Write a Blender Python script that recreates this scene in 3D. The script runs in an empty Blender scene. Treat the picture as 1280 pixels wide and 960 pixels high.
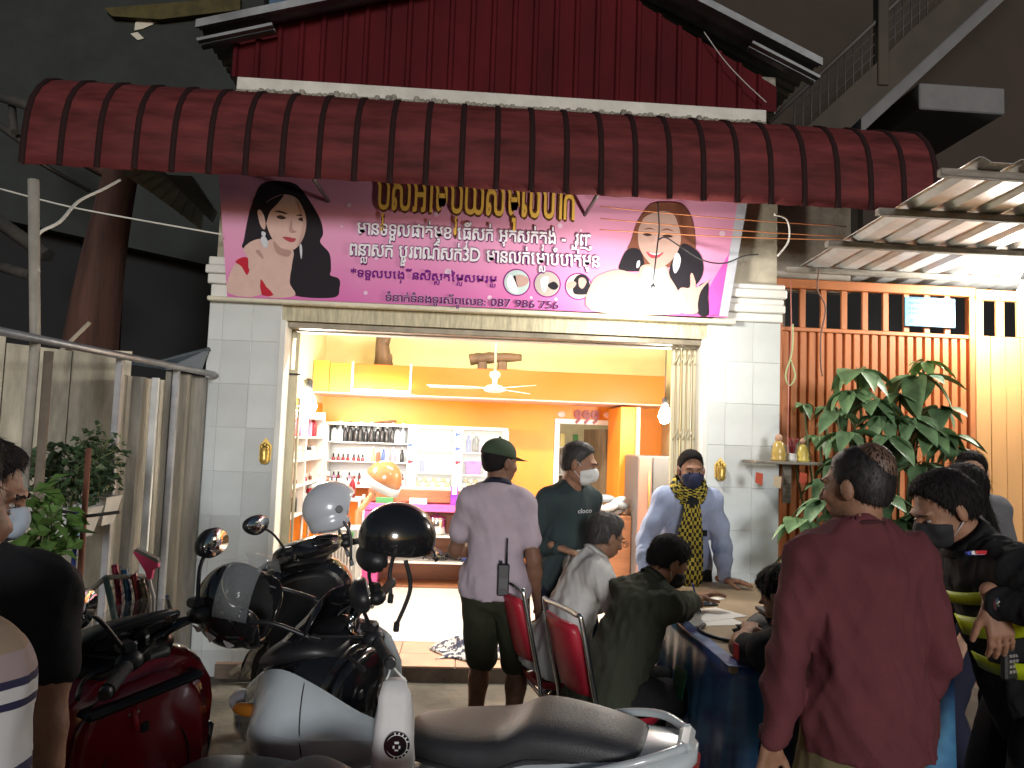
import bpy, bmesh, math, random
import numpy as np
from mathutils import Vector, Matrix, Euler
from mathutils.geometry import tessellate_polygon
R_ = math.radians
random.seed(7)
scene = bpy.context.scene
col = scene.collection

# ---------------------------------------------------------------- camera
FPX = 962.0                                    # focal length in pixels of the 1280 px wide photograph
CAMH = 1.65
CAM_YAW, CAM_PITCH, CAM_ROLL = 3.5, 4.2, 2.05  # right, up, anticlockwise
CAMR = Matrix.Rotation(-R_(CAM_YAW), 3, 'Z') @ Matrix.Rotation(R_(90 + CAM_PITCH), 3, 'X') @ Matrix.Rotation(R_(CAM_ROLL), 3, 'Z')
CAMP = Vector((0, 0, CAMH))
cam_data = bpy.data.cameras.new('camera')
cam_data.sensor_width = 36.0
cam_data.lens = 36.0 * FPX / 1280.0
cam_data.clip_start = 0.05
cam_data.clip_end = 500.0
cam = bpy.data.objects.new('camera', cam_data)
cam.matrix_world = Matrix.Translation(CAMP) @ CAMR.to_4x4()
col.objects.link(cam)
scene.camera = cam

# ---------------------------------------------------------------- night sky, faint street glow, exposure
world = bpy.data.worlds.new('World')
scene.world = world
world.use_nodes = True
wn = world.node_tree.nodes
wl = world.node_tree.links
sky = wn.new('ShaderNodeTexSky')
sky.sky_type = 'NISHITA'
sky.sun_disc = False
SUN_EL, SUN_AZ = 8.0, 176.0                   # the direction the faint light comes from: behind and above the viewer
sky.sun_elevation = R_(SUN_EL)
sky.sun_rotation = R_(SUN_AZ)
wn['Background'].inputs['Strength'].default_value = 0.017
wl.new(sky.outputs[0], wn['Background'].inputs['Color'])
sun = bpy.data.lights.new('sun', 'SUN')
sun.energy = 0.70
sun.angle = R_(12)
sun.color = (0.93, 0.96, 1.0)
sun_o = bpy.data.objects.new('sun', sun)
sd = Vector((math.sin(R_(SUN_AZ)) * math.cos(R_(SUN_EL)), math.cos(R_(SUN_AZ)) * math.cos(R_(SUN_EL)), math.sin(R_(SUN_EL))))
sun_o.rotation_euler = (-sd).to_track_quat('-Z', 'Y').to_euler()
sun_o.location = (0, -3, 8)
col.objects.link(sun_o)
scene.view_settings.view_transform = 'Standard'
scene.view_settings.look = 'None'
scene.view_settings.gamma = 1.0
scene.view_settings.use_curve_mapping = False
scene.view_settings.exposure = 1.15
scene.render.engine = 'CYCLES'
scene.cycles.use_denoising = True
scene.cycles.max_bounces = 6
scene.cycles.diffuse_bounces = 3
scene.cycles.glossy_bounces = 3
scene.cycles.sample_clamp_indirect = 4.0
scene.cycles.caustics_reflective = False
scene.cycles.caustics_refractive = False

# ---------------------------------------------------------------- pixels of the photograph to points of the place
def ray(px, py):
    return CAMR @ Vector(((px - 640) / FPX, -(py - 480) / FPX, -1.0))
def PY(px, py, Y):
    d = ray(px, py); return CAMP + d * (Y / d.y)
def PZ(px, py, Z):
    d = ray(px, py); return CAMP + d * ((Z - CAMH) / d.z)
def PX(px, py, X):
    d = ray(px, py); return CAMP + d * (X / d.x)

# ---------------------------------------------------------------- materials
MATS = {}
def mat(name, c, rough=0.6, metal=0.0, spec=0.5, var=0.0, vscale=8.0, bump=0.0, bscale=40.0, emit=None, estr=0.0,
        coat=0.0, trans=0.0, alpha=1.0, c2=None, stretch=(1, 1, 1), detail=4.0, thresh=None):
    if name in MATS:
        return MATS[name]
    m = bpy.data.materials.new(name); m.use_nodes = True
    nt = m.node_tree; n = nt.nodes; L = nt.links
    b = n['Principled BSDF']
    b.inputs['Base Color'].default_value = (*c, 1)
    b.inputs['Roughness'].default_value = rough
    b.inputs['Metallic'].default_value = metal
    b.inputs['Specular IOR Level'].default_value = spec
    if coat: b.inputs['Coat Weight'].default_value = coat; b.inputs['Coat Roughness'].default_value = 0.08
    if trans: b.inputs['Transmission Weight'].default_value = trans
    if alpha < 1: b.inputs['Alpha'].default_value = alpha
    if emit is not None:
        b.inputs['Emission Color'].default_value = (*emit, 1); b.inputs['Emission Strength'].default_value = estr
    if var or bump or c2:
        tc = n.new('ShaderNodeTexCoord'); mp = n.new('ShaderNodeMapping'); mp.inputs['Scale'].default_value = stretch
        L.new(tc.outputs['Object'], mp.inputs[0])
    if var or c2:
        t = n.new('ShaderNodeTexNoise'); t.inputs['Scale'].default_value = vscale; t.inputs['Detail'].default_value = detail
        t.inputs['Roughness'].default_value = 0.62
        L.new(mp.outputs[0], t.inputs['Vector'])
        r = n.new('ShaderNodeValToRGB')
        lo, hi = thresh if thresh else (0.32, 0.68)
        r.color_ramp.elements[0].position = lo; r.color_ramp.elements[1].position = hi
        a = tuple(max(0, x * (1 - var)) for x in c) if not c2 else c
        bb = tuple(min(1, x * (1 + var)) for x in c) if not c2 else c2
        r.color_ramp.elements[0].color = (*a, 1); r.color_ramp.elements[1].color = (*bb, 1)
        L.new(t.outputs['Fac'], r.inputs[0]); L.new(r.outputs[0], b.inputs['Base Color'])
        if not metal:
            mr = n.new('ShaderNodeMapRange'); mr.inputs['To Min'].default_value = max(0, rough - .1); mr.inputs['To Max'].default_value = min(1, rough + .1)
            L.new(t.outputs['Fac'], mr.inputs[0]); L.new(mr.outputs[0], b.inputs['Roughness'])
    if bump:
        t2 = n.new('ShaderNodeTexNoise'); t2.inputs['Scale'].default_value = bscale; t2.inputs['Detail'].default_value = 5
        L.new(mp.outputs[0], t2.inputs['Vector'])
        bp = n.new('ShaderNodeBump'); bp.inputs['Strength'].default_value = bump; bp.inputs['Distance'].default_value = 0.01
        L.new(t2.outputs['Fac'], bp.inputs['Height']); L.new(bp.outputs[0], b.inputs['Normal'])
    MATS[name] = m
    return m
def cloth(name, c, var=0.09, rough=0.85, bump=0.35):
    return mat('cloth_' + name, c, rough=rough, spec=0.2, var=min(var, .1), vscale=5, bump=bump * .8, bscale=330)
def paint(name, c, rough=0.35, **k):
    return mat('paint_' + name, c, rough=rough, **k)
def stripes(name, axis, ramp, scale=1.0, rough=0.8, offset=0.0):
    """cloth whose printed bands run across one object axis; ramp = [(pos, colour)...] in metres along the axis"""
    m = bpy.data.materials.new(name); m.use_nodes = True; n = m.node_tree.nodes; L = m.node_tree.links
    b = n['Principled BSDF']; b.inputs['Roughness'].default_value = rough; b.inputs['Specular IOR Level'].default_value = .25
    tc = n.new('ShaderNodeTexCoord'); sp = n.new('ShaderNodeSeparateXYZ'); L.new(tc.outputs['Object'], sp.inputs[0])
    mr = n.new('ShaderNodeMapRange'); lo, hi = ramp[0][0], ramp[-1][0]
    mr.inputs['From Min'].default_value = lo; mr.inputs['From Max'].default_value = hi
    L.new(sp.outputs[axis], mr.inputs[0])
    r = n.new('ShaderNodeValToRGB'); r.color_ramp.interpolation = 'CONSTANT'
    el = r.color_ramp.elements
    while len(el) > 1: el.remove(el[-1])
    for i, (p, c) in enumerate(ramp[:-1]):
        e = el[0] if i == 0 else el.new((p - lo) / (hi - lo))
        e.position = (p - lo) / (hi - lo); e.color = (*c, 1)
    L.new(mr.outputs[0], r.inputs[0]); L.new(r.outputs[0], b.inputs['Base Color'])
    return m
def checks(name, c1, c2, c3, size, rough=0.85):
    """woven check in object coordinates"""
    m = bpy.data.materials.new(name); m.use_nodes = True; n = m.node_tree.nodes; L = m.node_tree.links
    b = n['Principled BSDF']; b.inputs['Roughness'].default_value = rough; b.inputs['Specular IOR Level'].default_value = .2
    tc = n.new('ShaderNodeUVMap')
    ck = n.new('ShaderNodeTexChecker'); ck.inputs['Scale'].default_value = 1.0 / size
    ck.inputs['Color1'].default_value = (*c1, 1); ck.inputs['Color2'].default_value = (*c2, 1)
    L.new(tc.outputs[0], ck.inputs[0]); L.new(ck.outputs[0], b.inputs['Base Color'])
    return m

# ---------------------------------------------------------------- things, parts
ROOTM = {}
def props(o, label=None, cat=None, group=None, kind=None):
    if label: o['label'] = label
    if cat: o['category'] = cat
    if group: o['group'] = group
    if kind: o['kind'] = kind
    return o
def thing(name, label, cat, loc=(0, 0, 0), rz=0.0, group=None, rot=None):
    o = bpy.data.objects.new(name, None); col.objects.link(o)
    o.empty_display_size = 0.1
    o.location = loc
    o.rotation_euler = rot if rot else (0, 0, rz)
    ROOTM[o.name] = Matrix.Translation(Vector(loc)) @ Euler(o.rotation_euler).to_matrix().to_4x4()
    return props(o, label, cat, group)
def rootm(o):
    while o.parent is not None: o = o.parent
    return ROOTM.get(o.name, Matrix.Identity(4))
def copy_tree(o, parent=None):
    c = o.copy(); col.objects.link(c)
    if parent is not None: c.parent = parent
    for ch in list(o.children): copy_tree(ch, c)
    return c
def place(o, loc, rot=None):
    o.location = loc
    if rot is not None: o.rotation_euler = rot
    ROOTM[o.name] = Matrix.Translation(Vector(loc)) @ Euler(o.rotation_euler).to_matrix().to_4x4()

class MB:
    """collects shapes, then links them as one mesh object"""
    def __init__(s): s.v = []; s.f = []; s.sm = []; s.uv = None
    def add(s, vs, fs, smooth=False):
        b = len(s.v); s.v += [Vector(p) for p in vs]
        s.f += [tuple(b + i for i in f) for f in fs]; s.sm += [smooth] * len(fs); return s
    def box(s, lo, hi, ch=0.0, M=None):
        x0, y0, z0 = lo; x1, y1, z1 = hi
        c = min(ch, abs(x1 - x0) * .49, abs(y1 - y0) * .49, abs(z1 - z0) * .49)
        if c <= 0:
            vs = [(x, y, z) for x in (x0, x1) for y in (y0, y1) for z in (z0, z1)]
            fs = [(0, 1, 3, 2), (4, 6, 7, 5), (0, 4, 5, 1), (2, 3, 7, 6), (0, 2, 6, 4), (1, 5, 7, 3)]
        else:
            bm = bmesh.new(); bmesh.ops.create_cube(bm, size=1)
            for v in bm.verts:
                v.co = Vector(((x0 + x1) / 2 + v.co.x * (x1 - x0), (y0 + y1) / 2 + v.co.y * (y1 - y0), (z0 + z1) / 2 + v.co.z * (z1 - z0)))
            bmesh.ops.bevel(bm, geom=bm.edges[:], offset=c, segments=1, affect='EDGES', profile=.5)
            bm.verts.index_update()
            vs = [v.co.copy() for v in bm.verts]; fs = [tuple(v.index for v in f.verts) for f in bm.faces]; bm.free()
        if M is not None: vs = [M @ Vector(p) for p in vs]
        return s.add(vs, fs)
    def cyl(s, a, b, r1, r2=None, n=12, cap=True, smooth=True):
        r2 = r1 if r2 is None else r2
        a, b = Vector(a), Vector(b); d = (b - a)
        if d.length < 1e-9: return s
        q = d.to_track_quat('Z', 'Y').to_matrix(); vs = []
        for c, r in ((a, r1), (b, r2)):
            for i in range(n):
                t = 2 * math.pi * i / n
                vs.append(c + q @ Vector((r * math.cos(t), r * math.sin(t), 0)))
        s.add(vs, [(i, (i + 1) % n, n + (i + 1) % n, n + i) for i in range(n)], smooth)
        if cap: s.add(vs[:n], [tuple(range(n))[::-1]]); s.add(vs[n:], [tuple(range(n))])
        return s
    def tube(s, pts, r, n=8, closed=False, cap=True):
        pts = [Vector(p) for p in pts]; m = len(pts)
        rr = r if isinstance(r, (list, tuple)) else [r] * m
        vs = []; up = None
        for i, p in enumerate(pts):
            d = (pts[(i + 1) % m] - pts[i - 1]) if closed else (pts[min(i + 1, m - 1)] - pts[max(i - 1, 0)])
            if d.length < 1e-9: d = Vector((0, 0, 1))
            d.normalize()
            if up is None: up = Vector((0, 0, 1)) if abs(d.z) < .9 else Vector((1, 0, 0))
            x = d.cross(up)
            if x.length < 1e-6: x = d.orthogonal()
            x.normalize(); up = x.cross(d).normalized()
            for k in range(n):
                t = 2 * math.pi * k / n
                vs.append(p + (x * math.cos(t) + up * math.sin(t)) * rr[i])
        fs = []
        for i in range(m if closed else m - 1):
            j = (i + 1) % m
            for k in range(n): fs.append((i * n + k, i * n + (k + 1) % n, j * n + (k + 1) % n, j * n + k))
        s.add(vs, fs, True)
        if cap and not closed: s.add(vs[:n], [tuple(range(n))[::-1]]); s.add(vs[-n:], [tuple(range(n))])
        return s
    def lathe(s, prof, c=(0, 0, 0), n=16, axis=(0, 0, 1), smooth=True):
        q = Vector(axis).to_track_quat('Z', 'Y').to_matrix(); c = Vector(c); vs = []; fs = []
        for r, z in prof:
            for i in range(n):
                t = 2 * math.pi * i / n; vs.append(c + q @ Vector((r * math.cos(t), r * math.sin(t), z)))
        for k in range(len(prof) - 1):
            for i in range(n): fs.append((k * n + i, k * n + (i + 1) % n, (k + 1) * n + (i + 1) % n, (k + 1) * n + i))
        s.add(vs, fs, smooth)
        if prof[0][0] > 1e-5: s.add(vs[:n], [tuple(range(n))[::-1]])
        if prof[-1][0] > 1e-5: s.add(vs[-n:], [tuple(range(n))])
        return s
    def ell(s, c, r, n=14, m=9, M=None):
        c = Vector(c); vs = []; fs = []
        for j in range(m + 1):
            a = math.pi * j / m
            for i in range(n):
                t = 2 * math.pi * i / n
                p = Vector((r[0] * math.sin(a) * math.cos(t), r[1] * math.sin(a) * math.sin(t), r[2] * math.cos(a)))
                vs.append(c + (M @ p if M is not None else p))
        for j in range(m):
            for i in range(n): fs.append((j * n + i, (j + 1) * n + i, (j + 1) * n + (i + 1) % n, j * n + (i + 1) % n))
        return s.add(vs, fs, True)
    def loft(s, rings, cap=True, smooth=True, closed=True):
        n = len(rings[0]); vs = [Vector(p) for r in rings for p in r]; fs = []
        for k in range(len(rings) - 1):
            for i in range(n if closed else n - 1):
                fs.append((k * n + i, k * n + (i + 1) % n, (k + 1) * n + (i + 1) % n, (k + 1) * n + i))
        s.add(vs, fs, smooth)
        if cap and closed: s.add(vs[:n], [tuple(range(n))[::-1]], smooth); s.add(vs[-n:], [tuple(range(n))], smooth)
        return s
    def prism(s, poly, vec):
        """closed outline in space pushed along vec"""
        vec = Vector(vec); p = [Vector(q) for q in poly]; n = len(p)
        tri = tessellate_polygon([p])
        s.add(p, [tuple(t) for t in tri]); s.add([q + vec for q in p], [tuple(t)[::-1] for t in tri])
        s.add(p + [q + vec for q in p], [(i, (i + 1) % n, n + (i + 1) % n, n + i) for i in range(n)])
        return s
    def flat(s, poly):
        p = [Vector(q) for q in poly]
        return s.add(p, [tuple(t) for t in tessellate_polygon([p])])
    def build(s, name, m, parent=None, world=False, fix=True, sub=0, thick=0.0, autosm=None):
        me = bpy.data.meshes.new(name)
        vs = s.v
        if world and parent is not None:
            I = rootm(parent).inverted(); vs = [I @ p for p in vs]
        me.from_pydata([tuple(p) for p in vs], [], s.f)
        me.polygons.foreach_set('use_smooth', s.sm)
        if fix:
            bm = bmesh.new(); bm.from_mesh(me)
            bmesh.ops.remove_doubles(bm, verts=bm.verts, dist=1e-5)
            bmesh.ops.recalc_face_normals(bm, faces=bm.faces); bm.to_mesh(me); bm.free()
        me.materials.append(m)
        me.update()
        o = bpy.data.objects.new(name, me); col.objects.link(o)
        if parent is not None: o.parent = parent
        if thick: md = o.modifiers.new('thick', 'SOLIDIFY'); md.thickness = thick; md.offset = 0
        if sub: md = o.modifiers.new('sub', 'SUBSURF'); md.levels = sub; md.render_levels = sub
        if autosm is not None and me.polygons:
            me.polygons.foreach_set('use_smooth', [True] * len(me.polygons))
            me.set_sharp_from_angle(angle=R_(autosm))
        return o
def dup(o, parent, loc=(0, 0, 0), rot=(0, 0, 0), scale=(1, 1, 1)):
    """another piece sharing the mesh of o"""
    c = o.copy(); col.objects.link(c); c.parent = parent; c.location = loc; c.rotation_euler = rot; c.scale = scale
    return c
def smooth_poly(pts, k=6):
    out = []; n = len(pts)
    for i in range(n):
        p0, p1, p2, p3 = [np.array(pts[(i + j - 1) % n], float) for j in range(4)]
        for t in np.linspace(0, 1, k, endpoint=False):
            out.append(.5 * ((2 * p1) + (-p0 + p2) * t + (2 * p0 - 5 * p1 + 4 * p2 - p3) * t ** 2 + (-p0 + 3 * p1 - 3 * p2 + p3) * t ** 3))
    return out
def smooth_line(pts, k=6):
    out = []; n = len(pts); P = [Vector(p) for p in pts]
    for i in range(n - 1):
        p0, p1, p2, p3 = P[max(i - 1, 0)], P[i], P[i + 1], P[min(i + 2, n - 1)]
        for j in range(k):
            t = j / k
            out.append(.5 * ((2 * p1) + (-p0 + p2) * t + (2 * p0 - 5 * p1 + 4 * p2 - p3) * t * t + (-p0 + 3 * p1 - 3 * p2 + p3) * t ** 3))
    out.append(P[-1]); return out
def sag(a, b, drop, n=12):
    a, b = Vector(a), Vector(b)
    return [a.lerp(b, i / n) - Vector((0, 0, drop * 4 * (i / n) * (1 - i / n))) for i in range(n + 1)]
def wire(pts, r, m, name, label, n=6):
    o = MB().tube(pts, r, n).build(name, m)
    return props(o, label, 'wire')

# ---------------------------------------------------------------- lettering (flat print)
def text_mesh(body, size=1.0, bold=0.0):
    c = bpy.data.curves.new('lettering', 'FONT'); c.body = body; c.size = size; c.offset = bold; c.resolution_u = 3
    o = bpy.data.objects.new('lettering', c); col.objects.link(o)
    dg = bpy.context.evaluated_depsgraph_get(); ev = o.evaluated_get(dg); me = ev.to_mesh()
    v = [tuple(p.co[:2]) for p in me.vertices]; f = [tuple(p.vertices) for p in me.polygons]
    ev.to_mesh_clear(); bpy.data.objects.remove(o); bpy.data.curves.remove(c)
    return v, f
def embolden(v, f, b, n=8):
    """thicken letters by overprinting them slightly shifted; the third number is the overprint layer"""
    if b <= 0: return [(x, y, 0) for x, y in v], f
    V = []; Fc = []
    for k in range(n):
        a = 2 * math.pi * k / n; o = len(V); V += [(x + b * math.cos(a), y + b * math.sin(a), k) for x, y in v]; Fc += [tuple(o + i for i in q) for q in f]
    return V, Fc
def text_line(tokens, bold=0.0, gap=0.07):
    """tokens: visual clusters; 'base/sub' hangs a small letter under the base. Returns verts, faces in units of letter size, width."""
    V = []; Fc = []; x = 0.0; G = []
    for t in tokens:
        if t == ' ': x += .3; continue
        base, _, sub = t.partition('/')
        v, f = embolden(*text_mesh(base, 1.0), bold)
        if not v: x += .3; continue
        x0 = min(p[0] for p in v); x1 = max(p[0] for p in v)
        gi, gf = len(V), len(Fc)
        b = len(V); V += [(p[0] - x0 + x, p[1], p[2]) for p in v]; Fc += [tuple(b + i for i in q) for q in f]
        w = x1 - x0
        if sub:
            v2, f2 = embolden(*text_mesh(sub, .52), bold * .8)
            a0 = min(p[0] for p in v2); a1 = max(p[0] for p in v2); t1 = max(p[1] for p in v2)
            b = len(V); V += [(p[0] - (a0 + a1) / 2 + x + w / 2, p[1] - t1 - .06, p[2]) for p in v2]; Fc += [tuple(b + i for i in q) for q in f2]
        G.append((gi, len(V), gf, len(Fc)))
        x += w + gap
    text_line.groups = G
    return V, Fc, x
# ================================================================= ground
FY = 5.40                                       # front plane of the shop house
m_conc = mat('concrete_ground', (.105, .095, .08), rough=.85, var=.6, vscale=1.7, bump=.5, bscale=25, detail=8)
g = MB()
g.add([(-60, -20, 0), (60, -20, 0), (60, 90, 0), (-60, 90, 0)], [(0, 1, 2, 3)])
props(g.build('ground', m_conc), 'rough stained concrete forecourt under everything', kind='structure')

m_white = mat('white_plaster', (.72, .71, .66), rough=.6, var=.1, vscale=3, bump=.15)
m_tilew = mat('glazed_white_tile', (.60, .63, .62), rough=.3, var=.10, vscale=1.6, bump=.03, bscale=9)
_nt = m_tilew.node_tree; _oi = _nt.nodes.new('ShaderNodeObjectInfo'); _hs = _nt.nodes.new('ShaderNodeHueSaturation'); _mr = _nt.nodes.new('ShaderNodeMapRange')
_mr.inputs['To Min'].default_value = .86; _mr.inputs['To Max'].default_value = 1.04
_src = _nt.nodes['Principled BSDF'].inputs['Base Color'].links[0].from_socket
_nt.links.new(_oi.outputs['Random'], _mr.inputs[0]); _nt.links.new(_mr.outputs[0], _hs.inputs['Value']); _nt.links.new(_src, _hs.inputs['Color']); _nt.links.new(_hs.outputs[0], _nt.nodes['Principled BSDF'].inputs['Base Color'])
m_grout = mat('grout', (.56, .56, .54), rough=.9)
m_cream = mat('cream_wall', (.80, .70, .42), rough=.75, var=.08, vscale=2)
m_orange = mat('orange_wall', (.84, .27, .02), rough=.45, var=.08, vscale=2)
m_grime = mat('grimy_cream_metal', (.46, .41, .27), rough=.55, var=.3, vscale=7, stretch=(6, 1, 1))
m_redclad = mat('dark_red_sheet', (.075, .007, .010), rough=.8, spec=.12, var=.3, vscale=3, stretch=(1, 1, .35))
m_zinc = mat('galvanised_zinc', (.42, .43, .43), rough=.42, metal=.75, var=.35, vscale=4, bump=.1)
m_mortar = mat('rough_mortar', (.27, .25, .21), rough=.95, var=.35, vscale=14, bump=.9, bscale=30)
m_timber = mat('old_timber', (.22, .15, .09), rough=.8, var=.35, vscale=6, stretch=(1, 1, .15), bump=.3)
m_greytimber = mat('weathered_timber', (.24, .215, .18), rough=.85, var=.35, vscale=6, stretch=(1, 6, 6), bump=.4)

# ================================================================= shop house
shop = thing('shop_house', 'narrow white tiled shop house with red sheet gable and open shopfront', 'building', (0.25, FY, 0))
XL0, XL1, XR0, XR1 = -1.785, -1.29, 1.73, 2.265
LINT = 2.43
def pillar(x0, x1, ztop, cap):
    p = MB().box((x0, FY + .0045, 0), (x1, FY + .34, ztop)).build('pillar', m_grout, shop, world=True)
    tw, th, gp = .2, .3, .0018
    zj = PY(300, 480, FY).z % th
    xs = [x1]
    while xs[-1] - tw > x0 + .02: xs.append(xs[-1] - tw)
    xs.append(x0)
    zs = [0.0]; z = zj
    while z < ztop - .02: zs.append(z); z += th
    zs.append(ztop)
    rnd = random.Random(int(x0 * 100)); cache = {}
    for i in range(len(xs) - 1):
        for j in range(len(zs) - 1):
            w = xs[i] - xs[i + 1] - gp; h = zs[j + 1] - zs[j] - gp
            if w < .02 or h < .02: continue
            k = (round(w, 3), round(h, 3))
            if k not in cache:
                cache[k] = MB().box((-w / 2, -.005, -h / 2), (w / 2, .006, h / 2), .0018).build('tile', m_tilew)
                o = cache[k]; o.parent = p
            else:
                o = cache[k].copy(); col.objects.link(o)
            o.location = ((xs[i] + xs[i + 1]) / 2 - .25, .006 + rnd.uniform(-.0012, .0012), (zs[j] + zs[j + 1]) / 2)
            o.rotation_euler = (rnd.uniform(-.004, .004), 0, rnd.uniform(-.004, .004))
    # the reveal: one tiled strip on the inner side
    return p
pL = pillar(XL0, XL1, 2.565, False)
pR = pillar(XR0, XR1, 2.565, True)
for xx, s in ((XL1, 1), (XR0, -1)):
    a, b = sorted((xx - .008 * s, xx + .034 * s))
    MB().box((a, FY - .006, 0), (b, FY + .33, LINT), .004).build('jamb_trim', m_white, shop, world=True)
cap = MB()
for k, (e, z0, z1) in enumerate(((.02, 2.567, 2.63), (.045, 2.632, 2.69), (.03, 2.692, 2.735), (.06, 2.737, 2.80), (.04, 2.802, 2.84))):
    cap.box((XR0 + .05 - e, FY - e, z0), (XR1 + e * .4, FY + .34, z1), .008)
cap.build('capital', m_white, shop, world=True)
capl = MB()
for k, (e, z0, z1) in enumerate(((.0, 2.567, 2.66), (.02, 2.662, 2.73), (.035, 2.732, 2.79), (.02, 2.792, 2.85))):
    capl.box((XL0 - e, FY - e, z0), (XL0 + .3, FY + .34, z1), .006)
capl.build('capital', m_white, shop, world=True)
MB().box((XL1 - .01, FY + .02, LINT), (XR0 + .01, FY + .33, 2.562)).build('lintel', m_grime, shop, world=True)
MB().box((XL0, FY - .07, 2.535), (XR0 + .18, FY + .018, 2.566), .006).build('ledge', mat('cream_ledge', (.68, .63, .48), rough=.6, var=.12), shop, world=True)
MB().box((XL1 + .035, FY + .055, LINT - .045), (XR0 - .035, FY + .15, LINT - .002), .004).build('gate_track', mat('rail_steel', (.2, .17, .12), rough=.5, metal=.4, var=.3), shop, world=True)
MB().box((XL1 + .04, FY + .2, LINT - .05), (XR0 - .04, FY + .33, LINT - .002), .006).build('soffit_trim', m_white, shop, world=True)
MB().box((XL0 + .02, FY + .03, 2.57), (XR1 - .02, FY + .3, 4.0)).build('upper_wall', mat('dirty_plaster', (.42, .38, .29), rough=.9, var=.3, vscale=3, bump=.4), shop, world=True)
band = MB().box((-1.69, FY - .03, 4.045), (2.13, FY + .3, 4.14), .006)
band.build('plaster_band', mat('band_plaster', (.62, .60, .54), rough=.9, var=.15, vscale=4, bump=.4), shop, world=True)
mo = MB(); rr = random.Random(3)
for i in range(95):                               # the ragged mortar edge under the band
    x = -1.69 + i * .0402
    mo.box((x, FY - .045 - rr.random() * .03, 3.97 - rr.random() * .03), (x + .041, FY + .1, 4.03 + rr.random() * .035), .01)
o = mo.build('mortar_edge', m_mortar, shop, world=True); o['kind'] = 'stuff'
# red sheet gable: one profiled strip after another
GX0, GX1, GRX = -1.74, 2.22, .22
def gz(x): return (4.46 + (x - GX0) * .5) if x < GRX else (4.36 + (GX1 - x) * .55)
w = .152; x = GX0; i = 0
while x < GX1 - .02:
    xe = min(x + w, GX1)
    a = MB()
    pr = [(x, .0), (x + .012, -.022), (x + .034, -.022), (x + .046, 0), (xe + .004, 0)]
    pts0 = [(p, FY + .0 + q, 4.142) for p, q in pr]; pts1 = [(p, FY + .0 + q, gz(min(max(p, GX0), GX1)) - .03) for p, q in pr]
    for k in range(len(pr) - 1): a.add([pts0[k], pts0[k + 1], pts1[k + 1], pts1[k]], [(0, 1, 2, 3)])
    a.build('cladding_sheet', m_redclad, shop, world=True, fix=False, thick=.002)
    x = xe; i += 1
MB().box((GX0, FY + .03, 4.142), (GX1, FY + .28, 4.42)).build('gable_backing', m_mortar, shop, world=True)
def corr_sheet(x0, x1, y0, y1, zf, pitch, amp, along='x', thick=.003):
    """corrugated sheet; ribs run along y when along == 'x'"""
    a = MB(); n = max(2, int(round((x1 - x0) / pitch * 4)))
    r0 = []; r1 = []
    for i in range(n + 1):
        x = x0 + (x1 - x0) * i / n
        ph = (i % 4)
        z = zf(x) + (amp if ph in (1, 2) else 0)
        r0.append((x, y0, z)); r1.append((x, y1, z))
    for i in range(n): a.add([r0[i], r0[i + 1], r1[i + 1], r1[i]], [(0, 1, 2, 3)])
    return a
m_roof = mat('old_roof_zinc', (.2, .205, .21), rough=.5, metal=.55, var=.35, vscale=3)
# roof slopes: corrugation runs down the slope, so each sheet is a strip of the roof
for s in (-1, 1):
    tip = PY(246, 26, 5.2) if s < 0 else PY(1027, 74, 5.2)
    fr_ = PY(372, 0, 5.2) if s < 0 else PY(885, 0, 5.2)
    xe = tip.x; zE = tip.z - .02; sL = abs((fr_.z - tip.z) / (fr_.x - tip.x))
    n = 9
    for k in range(n):
        y0 = 5.20 + k * .42; y1 = y0 + .43
        a = MB()
        def z_at(x): return zE + sL * abs(x - xe)
        st = 12
        for q in range(st):
            ya = y0 + (y1 - y0) * q / st; yb = y0 + (y1 - y0) * (q + 1) / st
            za = .016 * math.cos(q / st * 2 * math.pi * 4) ; zb = .016 * math.cos((q + 1) / st * 2 * math.pi * 4)
            a.add([(xe, ya, z_at(xe) + za), (GRX, ya, z_at(GRX) + za), (GRX, yb, z_at(GRX) + zb), (xe, yb, z_at(xe) + zb)], [(0, 1, 2, 3)])
        a.build('roof_sheet', m_roof, shop, world=True, fix=False, thick=.003)
    b = MB()
    xa, xb = (xe, GRX)
    za, zb = z_at(xa), z_at(xb)
    b.add([(xa, 5.18, za - .035), (xb, 5.18, zb - .035), (xb, 5.18, zb + .02), (xa, 5.18, za + .02),
           (xa, 5.2, za - .035), (xb, 5.2, zb - .035), (xb, 5.2, zb + .02), (xa, 5.2, za + .02)],
          [(0, 1, 2, 3), (7, 6, 5, 4), (0, 4, 5, 1), (3, 2, 6, 7), (0, 3, 7, 4), (1, 5, 6, 2)])
    b.build('barge_flashing', m_roof, shop, world=True)
    c = MB()
    for yy in (5.22, 5.30):
        c.add([(xa, yy, za - .10), (xa + .5 * -s, yy, za - .10 + .5 * sL), (xa + .5 * -s, yy + .05, za - .10 + .5 * sL), (xa, yy + .05, za - .10)], [(0, 1, 2, 3)])
    c.build('roof_batten', m_roof, shop, world=True, thick=.02)
# thin loose cable lying on the gable
wire(smooth_line([PY(880, 40, 5.33), PY(905, 75, 5.32), PY(930, 102, 5.32), PY(958, 128, 5.32)]), .004, mat('pale_cable', (.45, .43, .4), rough=.6), 'loose_cable', 'thin pale cable hanging loose on the red gable sheets')

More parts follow.
